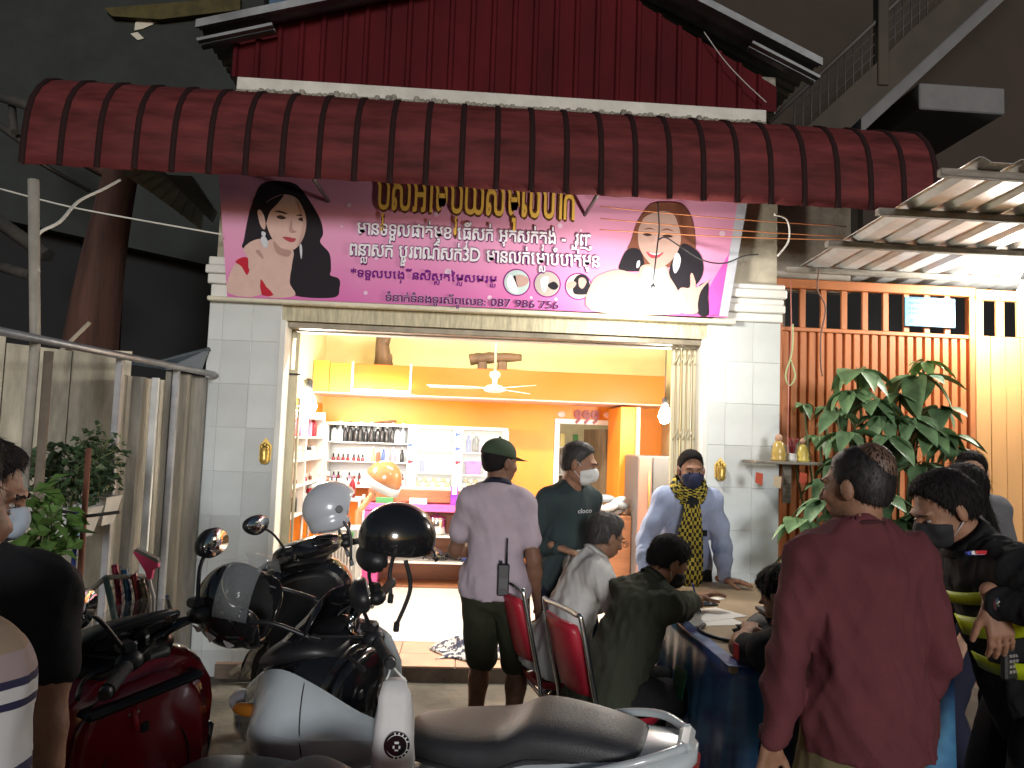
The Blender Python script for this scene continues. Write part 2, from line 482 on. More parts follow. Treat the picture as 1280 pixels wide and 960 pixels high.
# ================================================================= inside: floor, walls
BY = 8.60; IXL, IXR, ICZ = -1.56, 2.24, 3.25
def st(name, mb, m, label):
    o = mb.build(name, m); props(o, label, kind='structure'); return o
m_wfloor = mat('white_floor', (.78, .78, .76), rough=.3, var=.04)
m_pinktile = mat('pink_floor_tile', (.58, .36, .26), rough=.35, var=.12, vscale=5)
st('shop_floor', MB().box((IXL, FY + .62, .0), (IXR, BY + 1.7, .1)), m_wfloor, 'bright white floor inside the salon')
th = st('threshold_slab', MB().box((XL1 - .3, FY - .03, 0), (XR0 + .3, FY + .618, .09)), mat('slab_edge', (.2, .15, .12), rough=.8, var=.3), 'raised entrance slab with pink tiles')
tl = None; xx = XL1 - .24
for k in range(9):
    for j in range(2):
        if tl is None:
            tl = MB().box((-.197, -.155, 0), (.197, .155, .011), .002).build('tile', m_pinktile); t = tl
        else:
            t = tl.copy(); col.objects.link(t)
        t.parent = th; t.location = (XL1 - .1 + k * .4, FY + .13 + j * .315, .09 + random.uniform(0, .001))
st('left_wall', MB().box((IXL - .1, FY + .345, 0), (IXL, BY + .1, 1.98)), m_orange, 'orange lower part of the salon side wall')
st('left_wall_upper', MB().box((IXL - .1, FY + .345, 1.982), (IXL, BY + .1, ICZ)), m_cream, 'cream upper part of the salon side wall')
st('right_wall', MB().box((IXR, FY + .345, 0), (IXR + .1, BY + .1, ICZ)), m_cream, 'cream side wall of the salon beside the fridge')
DX0, DX1, DZ = PY(699, 560, BY).x, PY(768, 560, BY).x, PY(735, 531, BY).z
bw = MB().box((IXL, BY, .1), (DX0 - .06, BY + .1, 2.2)).box((DX1 + .06, BY, .1), (IXR, BY + .1, 2.2)).box((DX0 - .06, BY, DZ + .06), (DX1 + .06, BY + .1, 2.2))
st('back_wall', bw, m_orange, 'orange back wall of the salon')
st('back_wall_upper', MB().box((IXL, BY, 2.202), (IXR, BY + .1, ICZ)), m_cream, 'cream wall above the orange wall')
st('ceiling', MB().box((IXL - .1, FY + .345, ICZ), (IXR + .1, BY + 2, ICZ + .06)), m_cream, 'cream salon ceiling')
m_dim = mat('back_room_wall', (.55, .5, .38), rough=.8, var=.1)
st('back_room_wall', MB().box((IXL, BY + 1.6, .1), (IXR + .1, BY + 1.7, ICZ)), m_dim, 'plain wall of the room behind the doorway')
MB().box((IXL - .1, BY + .105, .1), (IXL, BY + 1.6, ICZ)).build('back_room_side', m_dim)['kind'] = 'structure'
MB().box((IXR, BY + .105, .1), (IXR + .1, BY + 1.6, ICZ)).build('back_room_side', m_dim)['kind'] = 'structure'
# ================================================================= red barrel awning
m_awn = mat('maroon_awning_sheet', (.11, .023, .023), rough=.7, spec=.15, var=.45, vscale=3.5, bump=.35, bscale=5, stretch=(.6, 3, 3))
awn = thing('barrel_awning', 'long maroon curved sheet metal awning over the shopfront', 'awning', (0.13, 5.3, 3.2))
AX0, AX1 = -2.70, 2.985
prof = [(5.36, 3.90), (5.25, 3.905), (5.12, 3.895), (5.0, 3.865), (4.89, 3.81), (4.80, 3.73), (4.735, 3.63), (4.70, 3.52), (4.685, 3.40), (4.68, 3.30), (4.68, 3.20)]
NP = 26; pw = (AX1 - AX0) / NP
def awn_z(x): return -.004 * math.sin(x * 2.1) - .012 * math.sin(x * 23.0) * .3
for i in range(NP):
    a = MB(); x0 = AX0 + i * pw; x1 = x0 + pw
    rings = []
    for fx, dy in ((0, 0), (.08, -.002), (.12, -.006), (.5, -.004), (.88, -.006), (.92, -.002), (1, 0)):
        x = x0 + (x1 - x0) * fx
        rings.append([(x, y + dy * min(1, k / 4), z + (dy * -.6 if k < 4 else 0) + (awn_z(x) if k > 8 else 0)) for k, (y, z) in enumerate(prof)])
    a.loft(rings, cap=False, closed=False)
    a.build('awning_panel', m_awn, awn, world=True, fix=False, thick=.002)
m_seam = mat('awning_seam', (.022, .008, .008), rough=.8, spec=.2)
sm = None
for i in range(NP + 1):
    if sm is None:
        a = MB(); r0 = []
        for dx, dy in ((-.022, .004), (-.015, -.013), (.015, -.013), (.022, .004)):
            r0.append([(dx, y - 5.3 + dy * min(1, k / 3), z - 3.2 - dy * (0.8 if k < 5 else 0)) for k, (y, z) in enumerate(prof)])
        a.loft(r0, cap=False, closed=False); sm = a.build('seam_rib', m_seam, awn, fix=False); o = sm
    else:
        o = sm.copy(); col.objects.link(o)
    o.parent = awn; o.location = (AX0 + i * pw - .13, 0, 0)
for s in (AX0 + .05, -1.0, .8, AX1 - .05):       # struts that carry it
    MB().tube([(s, 4.72, 3.24), (s, 5.0, 3.25), (s, 5.40, 3.27)], .014, 6).build('awning_strut', mat('dark_steel', (.06, .055, .05), rough=.5, metal=.6), awn, world=True)
MB().cyl((AX0, 4.695, 3.235), (AX1, 4.695, 3.235), .011, n=6).build('front_tube', MATS['dark_steel'], awn, world=True)
MB().box((AX1 - .2, 5.30, 3.2), (AX1 - .16, 5.40, 3.95)).build('wall_bracket', MATS['dark_steel'], awn, world=True)

# ================================================================= orange folding gate to the side
GY = 5.56
m_gate = mat('orange_gate_paint', (.44, .145, .045), rough=.5, var=.14, vscale=3, stretch=(1, 1, .3), bump=.06)
m_gateL = mat('pale_orange_gate_paint', (.56, .29, .11), rough=.45, var=.1, vscale=3, stretch=(1, 1, .3))
gate = thing('sheet_metal_gate', 'orange sheet metal gate of narrow vertical ribs with open slots on top', 'gate', (3.0, GY, 0))
GL, GS, GR = 2.285, 3.81, 5.4
GT, GSL = 2.93, PY(1050, 412, GY).z              # top, sill of the open slots
MB().box((GL, GY - .03, GT - .07), (GS + .02, GY + .03, GT), .005).build('top_rail', m_gate, gate, world=True)
MB().box((GL, GY - .025, GSL - .03), (GS - .03, GY + .02, GSL), .004).build('mid_rail', m_gate, gate, world=True)
MB().box((GL, GY - .03, 0), (GL + .05, GY + .03, GT - .071), .005).build('side_post', m_gate, gate, world=True)
MB().box((GS - .03, GY - .03, 0), (GS + .015, GY + .03, GT - .071), .005).build('side_post', m_gate, gate, world=True)
n = 21; w = (GS - .03 - GL - .05) / n; base = None
for i in range(n):
    if base is None:
        b = MB(); hh = GSL - .03 - .03
        pr = [(0, .014), (.008, -.012), (w - .02, -.012), (w - .012, .014), (w - .0015, .014)]
        b.loft([[(x, y, 0) for x, y in pr], [(x, y, hh) for x, y in pr]], cap=False, closed=False, smooth=False)
        base = b.build('gate_slat', m_gate, gate, fix=False, thick=.002); o = base
    else: o = base.copy(); col.objects.link(o)
    o.parent = gate; o.location = (GL + .05 + i * w - 3.0, 0, .03)
bb = None
nb = 9
for i in range(nb + 1):
    x = GL + .05 + i * (GS - .03 - GL - .05) / nb
    if i in (0, nb): continue
    if bb is None:
        bb = MB().box((-.022, -.012, 0), (.022, .012, GT - .072 - GSL), .003).build('gate_bar', m_gate, gate); o = bb
    else: o = bb.copy(); col.objects.link(o)
    o.parent = gate; o.location = (x - 3.0, 0, GSL + .001)
gate2 = thing('sheet_metal_gate', 'pale orange gate leaf of flat boards beside the bright lamp', 'gate', (4.6, GY, 0))
MB().box((GS + .022, GY - .03, GT - .09), (GR, GY + .03, GT - .01), .005).build('top_rail', m_gateL, gate2, world=True)
n = 13; w = (GR - GS - .03) / n; base = None
for i in range(n):
    if base is None:
        base = MB().box((.002, -.012, .02), (w - .002, .012, GSL), .004).build('gate_board', m_gateL, gate2); o = base
    else: o = base.copy(); col.objects.link(o)
    o.parent = gate2; o.location = (GS + .028 + i * w - 4.6, random.uniform(-.002, .002), 0)
bb = None
for i in range(9):
    if bb is None:
        bb = MB().box((-.032, -.012, 0), (.032, .012, GT - .092 - GSL), .003).build('gate_bar', m_gateL, gate2); o = bb
    else: o = bb.copy(); col.objects.link(o)
    o.parent = gate2; o.location = (GS + .065 + i * .165 - 4.6, .004, GSL + .001)
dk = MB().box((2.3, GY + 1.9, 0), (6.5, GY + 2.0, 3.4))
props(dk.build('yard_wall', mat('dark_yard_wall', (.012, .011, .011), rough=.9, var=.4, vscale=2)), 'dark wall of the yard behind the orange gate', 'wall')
# blue notice on the gate
p0, p1 = PY(1131, 371, GY - .045), PY(1194, 410, GY - .045)
bs = thing('notice_sign', 'pale blue notice board fixed to the top of the orange gate', 'sign', ((p0.x + p1.x) / 2, GY - .045, p1.z))
MB().box((p0.x, GY - .047, p1.z), (p1.x, GY - .032, p0.z), .002).build('board', mat('blue_notice', (.07, .27, .42), rough=.4, var=.2, vscale=6), bs, world=True)
m_wprint = mat('white_print', (.5, .58, .62), rough=.5)
a = MB(); rr = random.Random(5)
for j, zz in enumerate((.205, .165, .125, .09)):
    x = p0.x + .03
    while x < p1.x - .05:
        ww = rr.uniform(.015, .045)
        a.box((x, GY - .0485, p1.z + zz), (min(x + ww, p1.x - .02), GY - .0470, p1.z + zz + .016)); x += ww + .008
for xx in (p0.x + .05, p0.x + .13): a.lathe([(.016, 0), (.016, .0015)], (xx, GY - .047, p1.z + .04), 12, (0, -1, 0))
a.build('lettering', mat('notice_print', (.02, .09, .2), rough=.5), bs, world=True)

# ================================================================= zinc lean-to roof over the gate
can = thing('lean_to_roof', 'zinc sheet lean-to roof on timber purlins above the orange gate', 'roof', (4.2, 4.6, 2.95))
CX0, CX1, CY0, CY1 = 2.42, 6.6, 3.52, 5.85
def can_z(y): return 2.985 + (CY1 - y) * .045
m_canz = mat('lit_zinc_sheet', (.62, .62, .60), rough=.45, metal=.35, var=.22, vscale=3, bump=.08)
sw = .42; k = 0; x = CX0
while x < CX1:
    a = MB(); xe = x + sw + .01; nn = 20; r0 = []; r1 = []
    for i in range(nn + 1):
        xx = x + (xe - x) * i / nn; dz = (0, .012, .024, .024, .012, 0, 0, 0, 0, 0)[i % 10]
        r0.append((xx, CY0 + .03 * (k % 2), can_z(CY0) + dz)); r1.append((xx, CY1, can_z(CY1) + dz))
    for i in range(nn): a.add([r0[i], r0[i + 1], r1[i + 1], r1[i]], [(0, 1, 2, 3)])
    a.build('roof_sheet', m_canz, can, world=True, fix=False, thick=.002)
    x += sw; k += 1
for yy, t in ((3.62, .04), (4.20, .045), (4.82, .05), (5.45, .04)):
    MB().box((CX0 - .1, yy - t / 2, can_z(yy) - .045), (CX1, yy + t / 2, can_z(yy) - .003), .006).build('purlin', m_greytimber, can, world=True)
for xx in (4.55, 6.3):
    a = MB(); a.add([(xx, CY0 + .1, can_z(CY0 + .1) - .16), (xx + .06, CY0 + .1, can_z(CY0 + .1) - .16), (xx + .06, CY1, can_z(CY1) - .16), (xx, CY1, can_z(CY1) - .16),
           (xx, CY0 + .1, can_z(CY0 + .1) - .064), (xx + .06, CY0 + .1, can_z(CY0 + .1) - .064), (xx + .06, CY1, can_z(CY1) - .064), (xx, CY1, can_z(CY1) - .064)],
          [(0, 3, 2, 1), (4, 5, 6, 7), (0, 1, 5, 4), (1, 2, 6, 5), (2, 3, 7, 6), (3, 0, 4, 7)])
    a.build('rafter', m_greytimber, can, world=True)
for xx in (2.34, 5.6):
    MB().box((xx, 5.66, 0), (xx + .07, 5.73, can_z(5.7) - .06), .006).build('post', m_greytimber, can, world=True)
# short dark conduit piece and rounded tile ends on the near edge
# small camera box at the awning end
cb = thing('junction_box', 'small black and white junction box at the end of the maroon awning', 'box', tuple(PY(1176, 240, 4.9)))
c0 = PY(1176, 240, 4.9)
MB().box((c0.x - .055, 4.86, c0.z - .08), (c0.x + .04, 4.95, c0.z + .08), .008).build('casing', mat('box_black', (.04, .035, .035), rough=.5), cb, world=True)
for dx in (-.01, .018): MB().box((c0.x + dx - .008, 4.856, c0.z + .01), (c0.x + dx + .008, 4.861, c0.z + .04)).build('label_plate', m_wprint, cb, world=True)
MB().box((c0.x - .09, 4.9, c0.z - .03), (c0.x - .05, 4.93, c0.z + .03)).build('bracket', MATS['dark_steel'], cb, world=True)

# ================================================================= neighbour with outside stair (upper right)
nb_ = thing('stair_house', 'dim neighbouring house with a concrete outside stair above the lean-to roof', 'building', (4.6, 7.0, 3.2))
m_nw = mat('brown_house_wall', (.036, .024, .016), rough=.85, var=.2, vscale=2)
m_ns = mat('stair_concrete', (.13, .13, .13), rough=.8, var=.15, vscale=3)
m_nb = mat('stair_beam', (.045, .035, .025), rough=.8, var=.25, vscale=4)
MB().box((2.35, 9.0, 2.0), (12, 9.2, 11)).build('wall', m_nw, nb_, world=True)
# sloping slab seen from below
ya, yb = 5.95, 7.25
s0, s1 = PY(1075, 168, 6.0), PY(1330, -70, 6.0)
slope = (s1.z - s0.z) / (s1.x - s0.x)
def slab(x0, x1, z0, y0, y1, t, m, name):
    a = MB(); z1 = z0 + slope * (x1 - x0)
    a.add([(x0, y0, z0), (x1, y0, z1), (x1, y1, z1), (x0, y1, z0), (x0, y0, z0 + t), (x1, y0, z1 + t), (x1, y1, z1 + t), (x0, y1, z0 + t)],
          [(0, 1, 2, 3), (4, 7, 6, 5), (0, 4, 5, 1), (1, 5, 6, 2), (2, 6, 7, 3), (3, 7, 4, 0)])
    return a.build(name, m, nb_, world=True)
slab(s0.x, s0.x + 3.6, s0.z, 5.98, 7.28, .16, m_ns, 'stair_slab')
b0 = PY(1062, 160, 5.93)
slab(b0.x - .5, b0.x + 3.6, b0.z - .5 * slope, 5.86, 5.96, .34, m_nb, 'string_beam')
q0, q1 = PY(1125, 122, 6.6), PY(1228, 160, 6.6)
MB().box((q0.x, 6.3, q1.z), (q1.x, 7.28, q0.z), .01).build('landing_beam', mat('pale_beam', (.14, .14, .14), rough=.8, var=.1), nb_, world=True)
# railing with mesh infill
r0 = PY(985, 150, 5.9); 
p0 = PY(1100, 20, 5.9); 
MB().box((p0.x - .045, 5.84, PY(1100, 110, 5.9).z), (p0.x + .045, 5.93, p0.z + .8), .006).build('post', m_nb, nb_, world=True)
e0, e1 = PY(975, 140, 5.9), PY(1092, 30, 5.9)
sl2 = (e1.z - e0.z) / (e1.x - e0.x)
def rail_z(x, off): return e0.z + sl2 * (x - e0.x) + off
m_rail = mat('dark_railing', (.07, .06, .055), rough=.6, metal=.3)
a = MB().tube([(e0.x - .1, 5.9, rail_z(e0.x - .1, .0)), (e0.x + 2.6, 5.9, rail_z(e0.x + 2.6, .0))], .022, 6); a.build('handrail', m_rail, nb_, world=True)
MB().tube([(e0.x + .2, 5.9, rail_z(e0.x + .2, -.42)), (e0.x + 2.6, 5.9, rail_z(e0.x + 2.6, -.42))], .02, 6).build('bottom_rail', m_rail, nb_, world=True)
bal = None
for i in range(34):
    x = e0.x + .12 + i * .07
    if bal is None: bal = MB().cyl((0, 0, -.45), (0, 0, 0), .007, n=5).build('baluster', m_rail, nb_); o = bal
    else: o = bal.copy(); col.objects.link(o)
    o.parent = nb_; o.location = (x - 4.6, 5.9 - 7.0, rail_z(x, 0) - 3.2)
for j in range(1, 5):
    MB().tube([(e0.x + .12, 5.9, rail_z(e0.x + .12, -.09 * j)), (e0.x + 2.5, 5.9, rail_z(e0.x + 2.5, -.09 * j))], .005, 5).build('railing_wire', m_rail, nb_, world=True)

# dim plaster wall between the shop and the lean-to, with orange cord and hanging wires
sw_ = MB().box((2.29, 5.62, 2.86), (2.9, 5.70, 3.75))
props(sw_.build('patch_wall', mat('patched_board', (.33, .29, .24), rough=.9, var=.35, vscale=4, bump=.3)), 'patchy grey boards above the end of the orange gate', 'wall')

# ================================================================= left: neighbour's dark gable, fence, tree
nl = thing('dark_house', 'dark grey neighbouring house wall rising behind the awning', 'building', (-5, 9, 0))
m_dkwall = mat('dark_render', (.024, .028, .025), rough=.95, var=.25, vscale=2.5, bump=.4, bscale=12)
a = MB(); Y = 9.0
pts = [PY(-60, 150, Y), PY(-60, -60, Y), PY(140, -60, Y), PY(330, -60, Y), PY(330, 160, Y), PY(300, 340, Y), PY(-60, 260, Y)]
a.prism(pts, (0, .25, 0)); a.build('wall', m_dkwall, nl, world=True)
a = MB(); a.prism([PY(130, 10, 8.9), PY(180, 6, 8.9), PY(300, -4, 8.9), PY(300, 12, 8.9), PY(200, 24, 8.9), PY(140, 20, 8.9)], (0, .08, 0))
a.build('beam', mat('mossy_timber', (.06, .048, .014), rough=.9, var=.4, vscale=6), nl, world=True)
m_flake = mat('pale_flaking_paint', (.55, .52, .42), rough=.8)
for poly in ([(163, 42), (172, 40), (180, 48), (172, 50)], [(169, 28), (184, 22), (192, 30), (178, 36), (168, 38)], [(185, 22), (200, 18), (201, 27), (190, 29)]):
    MB().prism([PY(x, y, 8.98) for x, y in poly], (0, .03, 0)).build('flaking_plaster', m_flake, nl, world=True)
MB().box((-9.5, 9.4, 0), (-2.0, 9.6, 5.2)).build('lower_wall', mat('black_wall', (.012, .012, .013), rough=.95), nl, world=True)

# side fence: metal frame, zinc sheets, concrete panels
m_fz = mat('stained_zinc', (.22, .21, .185), rough=.5, metal=.35, var=.45, vscale=3.5, stretch=(2.5, 2.5, .4), bump=.15)
m_fc = mat('stained_cement_panel', (.46, .42, .33), rough=.85, var=.5, vscale=2.6, stretch=(2, 2, .5), bump=.35, bscale=18, detail=8)
m_fr = mat('galvanised_frame', (.33, .33, .34), rough=.45, metal=.5, var=.2)
FA = Vector((-1.735, 5.39, 0)); FB = Vector((-2.17, 3.1, 0))     # fence line, far to near
fd = (FB - FA).normalized(); fn = Vector((-fd.y, fd.x, 0))
def fence_at(px, py_):                                            # where a pixel's sight line meets the fence line (plan)
    d = ray(px, py_); 
    t = (FA - CAMP).cross(fd).z / d.cross(fd).z
    return CAMP + d * t
frt = PY(250, 468, 5.4).z
fence = thing('zinc_fence', 'stained corrugated zinc side fence in a thin metal frame', 'fence', tuple(FA))
f0 = 0.0; f1 = (fence_at(148, 600) - FA).dot(fd)
ns = 2
for k in range(ns):
    a = MB(); t0 = f0 + (f1 - f0) * k / ns; t1 = f0 + (f1 - f0) * (k + 1) / ns + .02; n = 20; r0 = []; r1 = []
    for i in range(n + 1):
        t = t0 + (t1 - t0) * i / n; off = .022 + .022 * math.sin(i * 2 * math.pi / 8) - .012 * (k % 2)
        p = FA + fd * t - fn * (.06 - off)
        ht = frt - .02 - .06 * (k % 2)
        r0.append((p.x, p.y, .02)); r1.append((p.x, p.y, ht))
    for i in range(n): a.add([r0[i], r0[i + 1], r1[i + 1], r1[i]], [(0, 1, 2, 3)])
    a.build('zinc_sheet', m_fz, fence, world=True, fix=False, thick=.002)
for px, py_, wd in ((215, 470, .018), (146, 432, .018)):
    p = fence_at(px, py_ + 80); t = (p - FA).dot(fd); p = FA + fd * t
    MB().box((p.x - wd, p.y - wd, 0), (p.x + wd, p.y + wd, frt + .01), .003).build('fence_post', m_fr, fence, world=True)
p1 = FA; p2 = FB
MB().tube([Vector((p1.x + .03, p1.y - .03, frt)), Vector((p2.x + .03, p2.y, frt + .03))], .02, 4).build('top_rail', m_fr, fence, world=True)
p = fence_at(183, 560); t = (p - FA).dot(fd); p = FA + fd * t + fn * .03
MB().box((p.x - .02, p.y - .012, .05), (p.x + .02, p.y + .012, frt - .08), .003).build('white_batten', mat('white_batten', (.6, .6, .58), rough=.6, var=.15), fence, world=True)
cf = thing('cement_panel_fence', 'mould stained cement panel fence behind the metal frame', 'fence', (-3.0, 4.2, 0))
ca, cb_ = Vector((-2.02, 4.75, 0)), Vector((-3.6, 3.05, 0))
cd = (cb_ - ca).normalized(); L_ = (cb_ - ca).length; npn = 7
for k in range(npn):
    q0 = ca + cd * (L_ * k / npn + .004); q1 = ca + cd * (L_ * (k + 1) / npn - .004)
    q0 = q0 + Vector((0, 0, 0)); nn_ = Vector((-cd.y, cd.x, 0)) * .035; top = 2.12 + random.uniform(-.06, .05)
    off = nn_ * random.uniform(-.3, .3)
    a = MB(); a.prism([q0 + off, q1 + off, q1 + off + Vector((0, 0, top + random.uniform(-.02, .02))), q0 + off + Vector((0, 0, top))], nn_); a.build('panel', m_fc, cf, world=True)
# tall pipe posts with a pale cable
m_pipe = mat('grey_pipe', (.30, .28, .24), rough=.6, var=.25, vscale=5)
tp = thing('pipe_post', 'tall grey pipe post at the fence corner with a cable on top', 'post', tuple(PZ(30, 600, 1.3).xy) + (0,))
pb = fence_at(45, 430); pq = PY(44, 430, pb.y); pt = PY(42, 225, pb.y)
base_ = Vector((pq.x, pq.y, 0))
place(tp, (base_.x, base_.y, 0))
MB().tube([base_, Vector((pq.x, pq.y, pq.z)), Vector((pt.x, pq.y, pt.z))], [.022, .024, .026], 8).build('pipe', m_pipe, tp, world=True)
MB().tube([Vector((pq.x + .06, pq.y + .03, 0)), Vector((pq.x + .05, pq.y + .03, pq.z - .03))], .022, 8).build('brace', mat('brown_pole', (.16, .13, .1), rough=.8, var=.2), tp, world=True)
m_pc = mat('white_cable', (.62, .6, .54), rough=.55)
wire(smooth_line([PY(0, 236, 5.0), PY(85, 258, 5.0), PY(180, 276, 5.1), PY(277, 293, 5.25)]), .006, m_pc, 'cable', 'white cable strung from the tall pipe post side to the banner')
wire(smooth_line([PY(48, 340, pb.y), PY(46, 296, pb.y), PY(75, 277, pb.y + .1), PY(98, 252, pb.y + .4), PY(130, 236, 4.4), PY(150, 225, 4.66)]), .008, m_pc, 'cable', 'pale cable looping from the pipe post up to the awning')
# reddish trunk
tr = thing('bare_trunk', 'reddish brown bare tree trunk rising behind the cement fence', 'tree', tuple(PY(125, 600, 6.2).xy) + (0,))
m_trunk = mat('red_bark', (.075, .032, .022), rough=.85, var=.4, vscale=6, stretch=(2, 2, .25), bump=.7, bscale=14)
c0, c1, c2, c3 = PY(108, 620, 6.2), PY(112, 430, 6.2), PY(128, 320, 6.2), PY(150, 215, 6.2)
sp = smooth_line([(c0.x, 6.2, 0), (c1.x - .02, 6.2, 1.2), c1, c2, c3, c3 + Vector((.12, 0, .6))], 5)
rings = []
for i, p in enumerate(sp):
    f = i / (len(sp) - 1); r = .21 - .11 * f + .06 * (1 - f) ** 3
    rings.append([p + Vector((r * (1 + .2 * math.sin(2 * t + 3 * f) + .12 * math.sin(5 * t + f)) * math.cos(t), r * (1 + .14 * math.sin(3 * t)) * math.sin(t), 0)) for t in [2 * math.pi * k / 14 for k in range(14)]])
MB().loft(rings).build('trunk', m_trunk, tr, world=True)
for (a_, b_) in (((150, 215), (75, 170)), ((150, 215), (230, 190))):
    MB().tube(smooth_line([PY(a_[0], a_[1], 6.2), PY((a_[0] + b_[0]) / 2, (a_[1] + b_[1]) / 2 + 4, 6.25), PY(b_[0], b_[1], 6.3)]), [.1] * 8 + [.07] * 5, 8).build('limb', m_trunk, tr, world=True)
pl = thing('leaning_pole', 'short wooden pole leaning over the cement fence', 'pole', tuple(PY(112, 403, 4.6)))
MB().tube([PY(60, 455, 4.5), PY(112, 403, 4.62)], .013, 6).build('pole', mat('pale_wood', (.4, .34, .26), rough=.8, var=.2), pl, world=True)
# zinc eave of the house behind, glimpsed under the awning
ez = thing('zinc_eave', 'pale ribbed zinc eave glimpsed under the maroon awning end', 'roof', tuple(PY(200, 250, 6.0)))
e_a, e_b, e_c, e_d = PY(150, 216, 5.9), PY(245, 216, 5.9), PY(262, 262, 6.6), PY(250, 290, 6.6)
m_ez = mat('pale_eave', (.45, .44, .40), rough=.6, var=.2, vscale=5)
for k in range(8):
    f0, f1 = k / 8, (k + 1) / 8 - .012
    A0 = PY(150 + 102 * f0, 216 + 72 * f0 ** 1.1, 5.9 + .7 * f0); A1 = PY(150 + 102 * f1, 216 + 72 * f1 ** 1.1, 5.9 + .7 * f1)
    B0 = PY(186 + 70 * f0, 200 + 54 * f0, 5.9 + .7 * f0); B1 = PY(186 + 70 * f1, 200 + 54 * f1, 5.9 + .7 * f1)
    MB().prism([A0, A1, B1, B0], (0, .03, 0)).build('eave_sheet', m_ez, ez, world=True)
MB().prism([PY(205, 218, 6.0), PY(240, 220, 6.0), PY(268, 262, 6.5), PY(262, 275, 6.5)], (0, .08, .0)).build('fascia', mat('eave_fascia', (.3, .3, .29), rough=.7), ez, world=True)
# torn dark tarp over the fence corner
tz = MB(); pA, pB, pC, pD = PY(160, 455, 5.3), PY(200, 452, 5.38), PY(262, 436, 5.38), PY(240, 462, 5.36)
tz.tube([pA, pB, pC], .012, 6); tz.add([pA, pB, pC, PY(252, 464, 5.36), PY(205, 462, 5.32)], [(0, 4, 3, 2, 1)])
props(tz.build('tarpaulin', mat('dark_tarp', (.06, .075, .085), rough=.5, var=.3), thick=.004, fix=False), 'dark torn tarpaulin on a thin rod over the zinc fence', 'tarpaulin')
# debris of the dark roof at far left
dr = thing('broken_roof_frame', 'dim broken roof frame of the shed behind the fence', 'roof', tuple(PY(20, 180, 7.5)))
for (a_, b_, r) in (((-10, 118), (60, 140), .05), ((-10, 150), (48, 190), .04), ((15, 130), (18, 165), .035), ((-10, 270), (60, 320), .07), ((-10, 330), (40, 345), .05)):
    MB().tube([PY(a_[0], a_[1], 7.5), PY(b_[0], b_[1], 7.2)], r, 5).build('beam', mat('dim_beam', (.045, .04, .034), rough=.9, var=.3), dr, world=True)
# ================================================================= printed banner
BNY = 5.325
m_ban = bpy.data.materials.new('banner_print'); m_ban.use_nodes = True
_n = m_ban.node_tree.nodes; _l = m_ban.node_tree.links; _b = _n['Principled BSDF']
_b.inputs['Roughness'].default_value = .55
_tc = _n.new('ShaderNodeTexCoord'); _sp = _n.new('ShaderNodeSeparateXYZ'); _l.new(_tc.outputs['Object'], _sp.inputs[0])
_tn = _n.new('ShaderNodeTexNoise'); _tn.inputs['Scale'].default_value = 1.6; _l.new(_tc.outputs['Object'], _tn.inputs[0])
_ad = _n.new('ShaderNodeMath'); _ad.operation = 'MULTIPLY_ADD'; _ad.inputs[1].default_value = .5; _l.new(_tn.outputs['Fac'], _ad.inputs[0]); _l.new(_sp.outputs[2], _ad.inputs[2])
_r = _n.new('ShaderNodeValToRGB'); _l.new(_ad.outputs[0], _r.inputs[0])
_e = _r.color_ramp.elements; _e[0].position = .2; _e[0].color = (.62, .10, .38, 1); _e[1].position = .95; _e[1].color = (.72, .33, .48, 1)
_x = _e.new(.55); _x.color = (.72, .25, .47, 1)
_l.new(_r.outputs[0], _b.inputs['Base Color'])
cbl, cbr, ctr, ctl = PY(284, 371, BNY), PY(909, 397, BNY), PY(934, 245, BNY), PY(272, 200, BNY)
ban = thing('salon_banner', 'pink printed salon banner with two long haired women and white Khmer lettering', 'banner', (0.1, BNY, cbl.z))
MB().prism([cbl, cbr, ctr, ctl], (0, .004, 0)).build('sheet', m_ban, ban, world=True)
_lay = [0]
def pr(poly, m, name='print', off=(270, 220, .1797), k=5, smooth=True, z=None):
    """a flat printed patch of the banner, outline in crop pixels"""
    _lay[0] += 1
    P = smooth_poly(poly, k) if smooth else poly
    Y = BNY - .0008 - .0003 * (_lay[0] if z is None else z)
    return MB().flat([PY(off[0] + p[0] * off[2], off[1] + p[1] * off[2], Y) for p in P]).build(name, m, ban, world=True)
pm = lambda n, c: mat('print_' + n, c, rough=.75, spec=.2, var=.06, vscale=14)
hairD = pm('black_hair', (.018, .015, .02)); skinA = pm('skin', (.66, .45, .39)); skinB = pm('skin_pale', (.50, .33, .28)); red = pm('red', (.5, .02, .04))
lip = pm('lips', (.42, .06, .08)); dark = pm('brow', (.06, .035, .03)); shade = pm('skin_shade', (.45, .27, .23)); silver = pm('silver', (.6, .62, .66)); white = pm('white', (.85, .83, .85))
pr([(330, 50), (440, 35), (560, 60), (650, 170), (725, 300), (745, 400), (725, 460), (790, 540), (800, 650), (795, 690), (855, 715), (860, 775), (820, 845), (560, 835), (515, 760), (520, 620), (480, 560), (330, 560), (190, 505), (195, 440), (230, 260), (280, 120)], hairD, 'printed_hair')
pr([(380, 440), (530, 505), (528, 620), (512, 740), (545, 833), (330, 828), (300, 640), (330, 540)], skinA, 'printed_neck')
pr([(560, 160), (612, 240), (628, 330), (612, 420), (570, 490), (590, 400), (605, 320), (590, 240)], pm('skin_soft_shade', (.52, .33, .285)), 'printed_face_shade', z=16)
pr([(82, 814), (110, 650), (160, 608), (215, 690), (235, 640), (325, 640), (318, 826)], skinA, 'printed_arm', k=3)
pr([(135, 595), (200, 562), (240, 600), (218, 690), (178, 630)], red, 'printed_dress', k=3)
pr([(310, 715), (350, 770), (402, 829), (318, 827)], red, 'printed_dress', k=2)
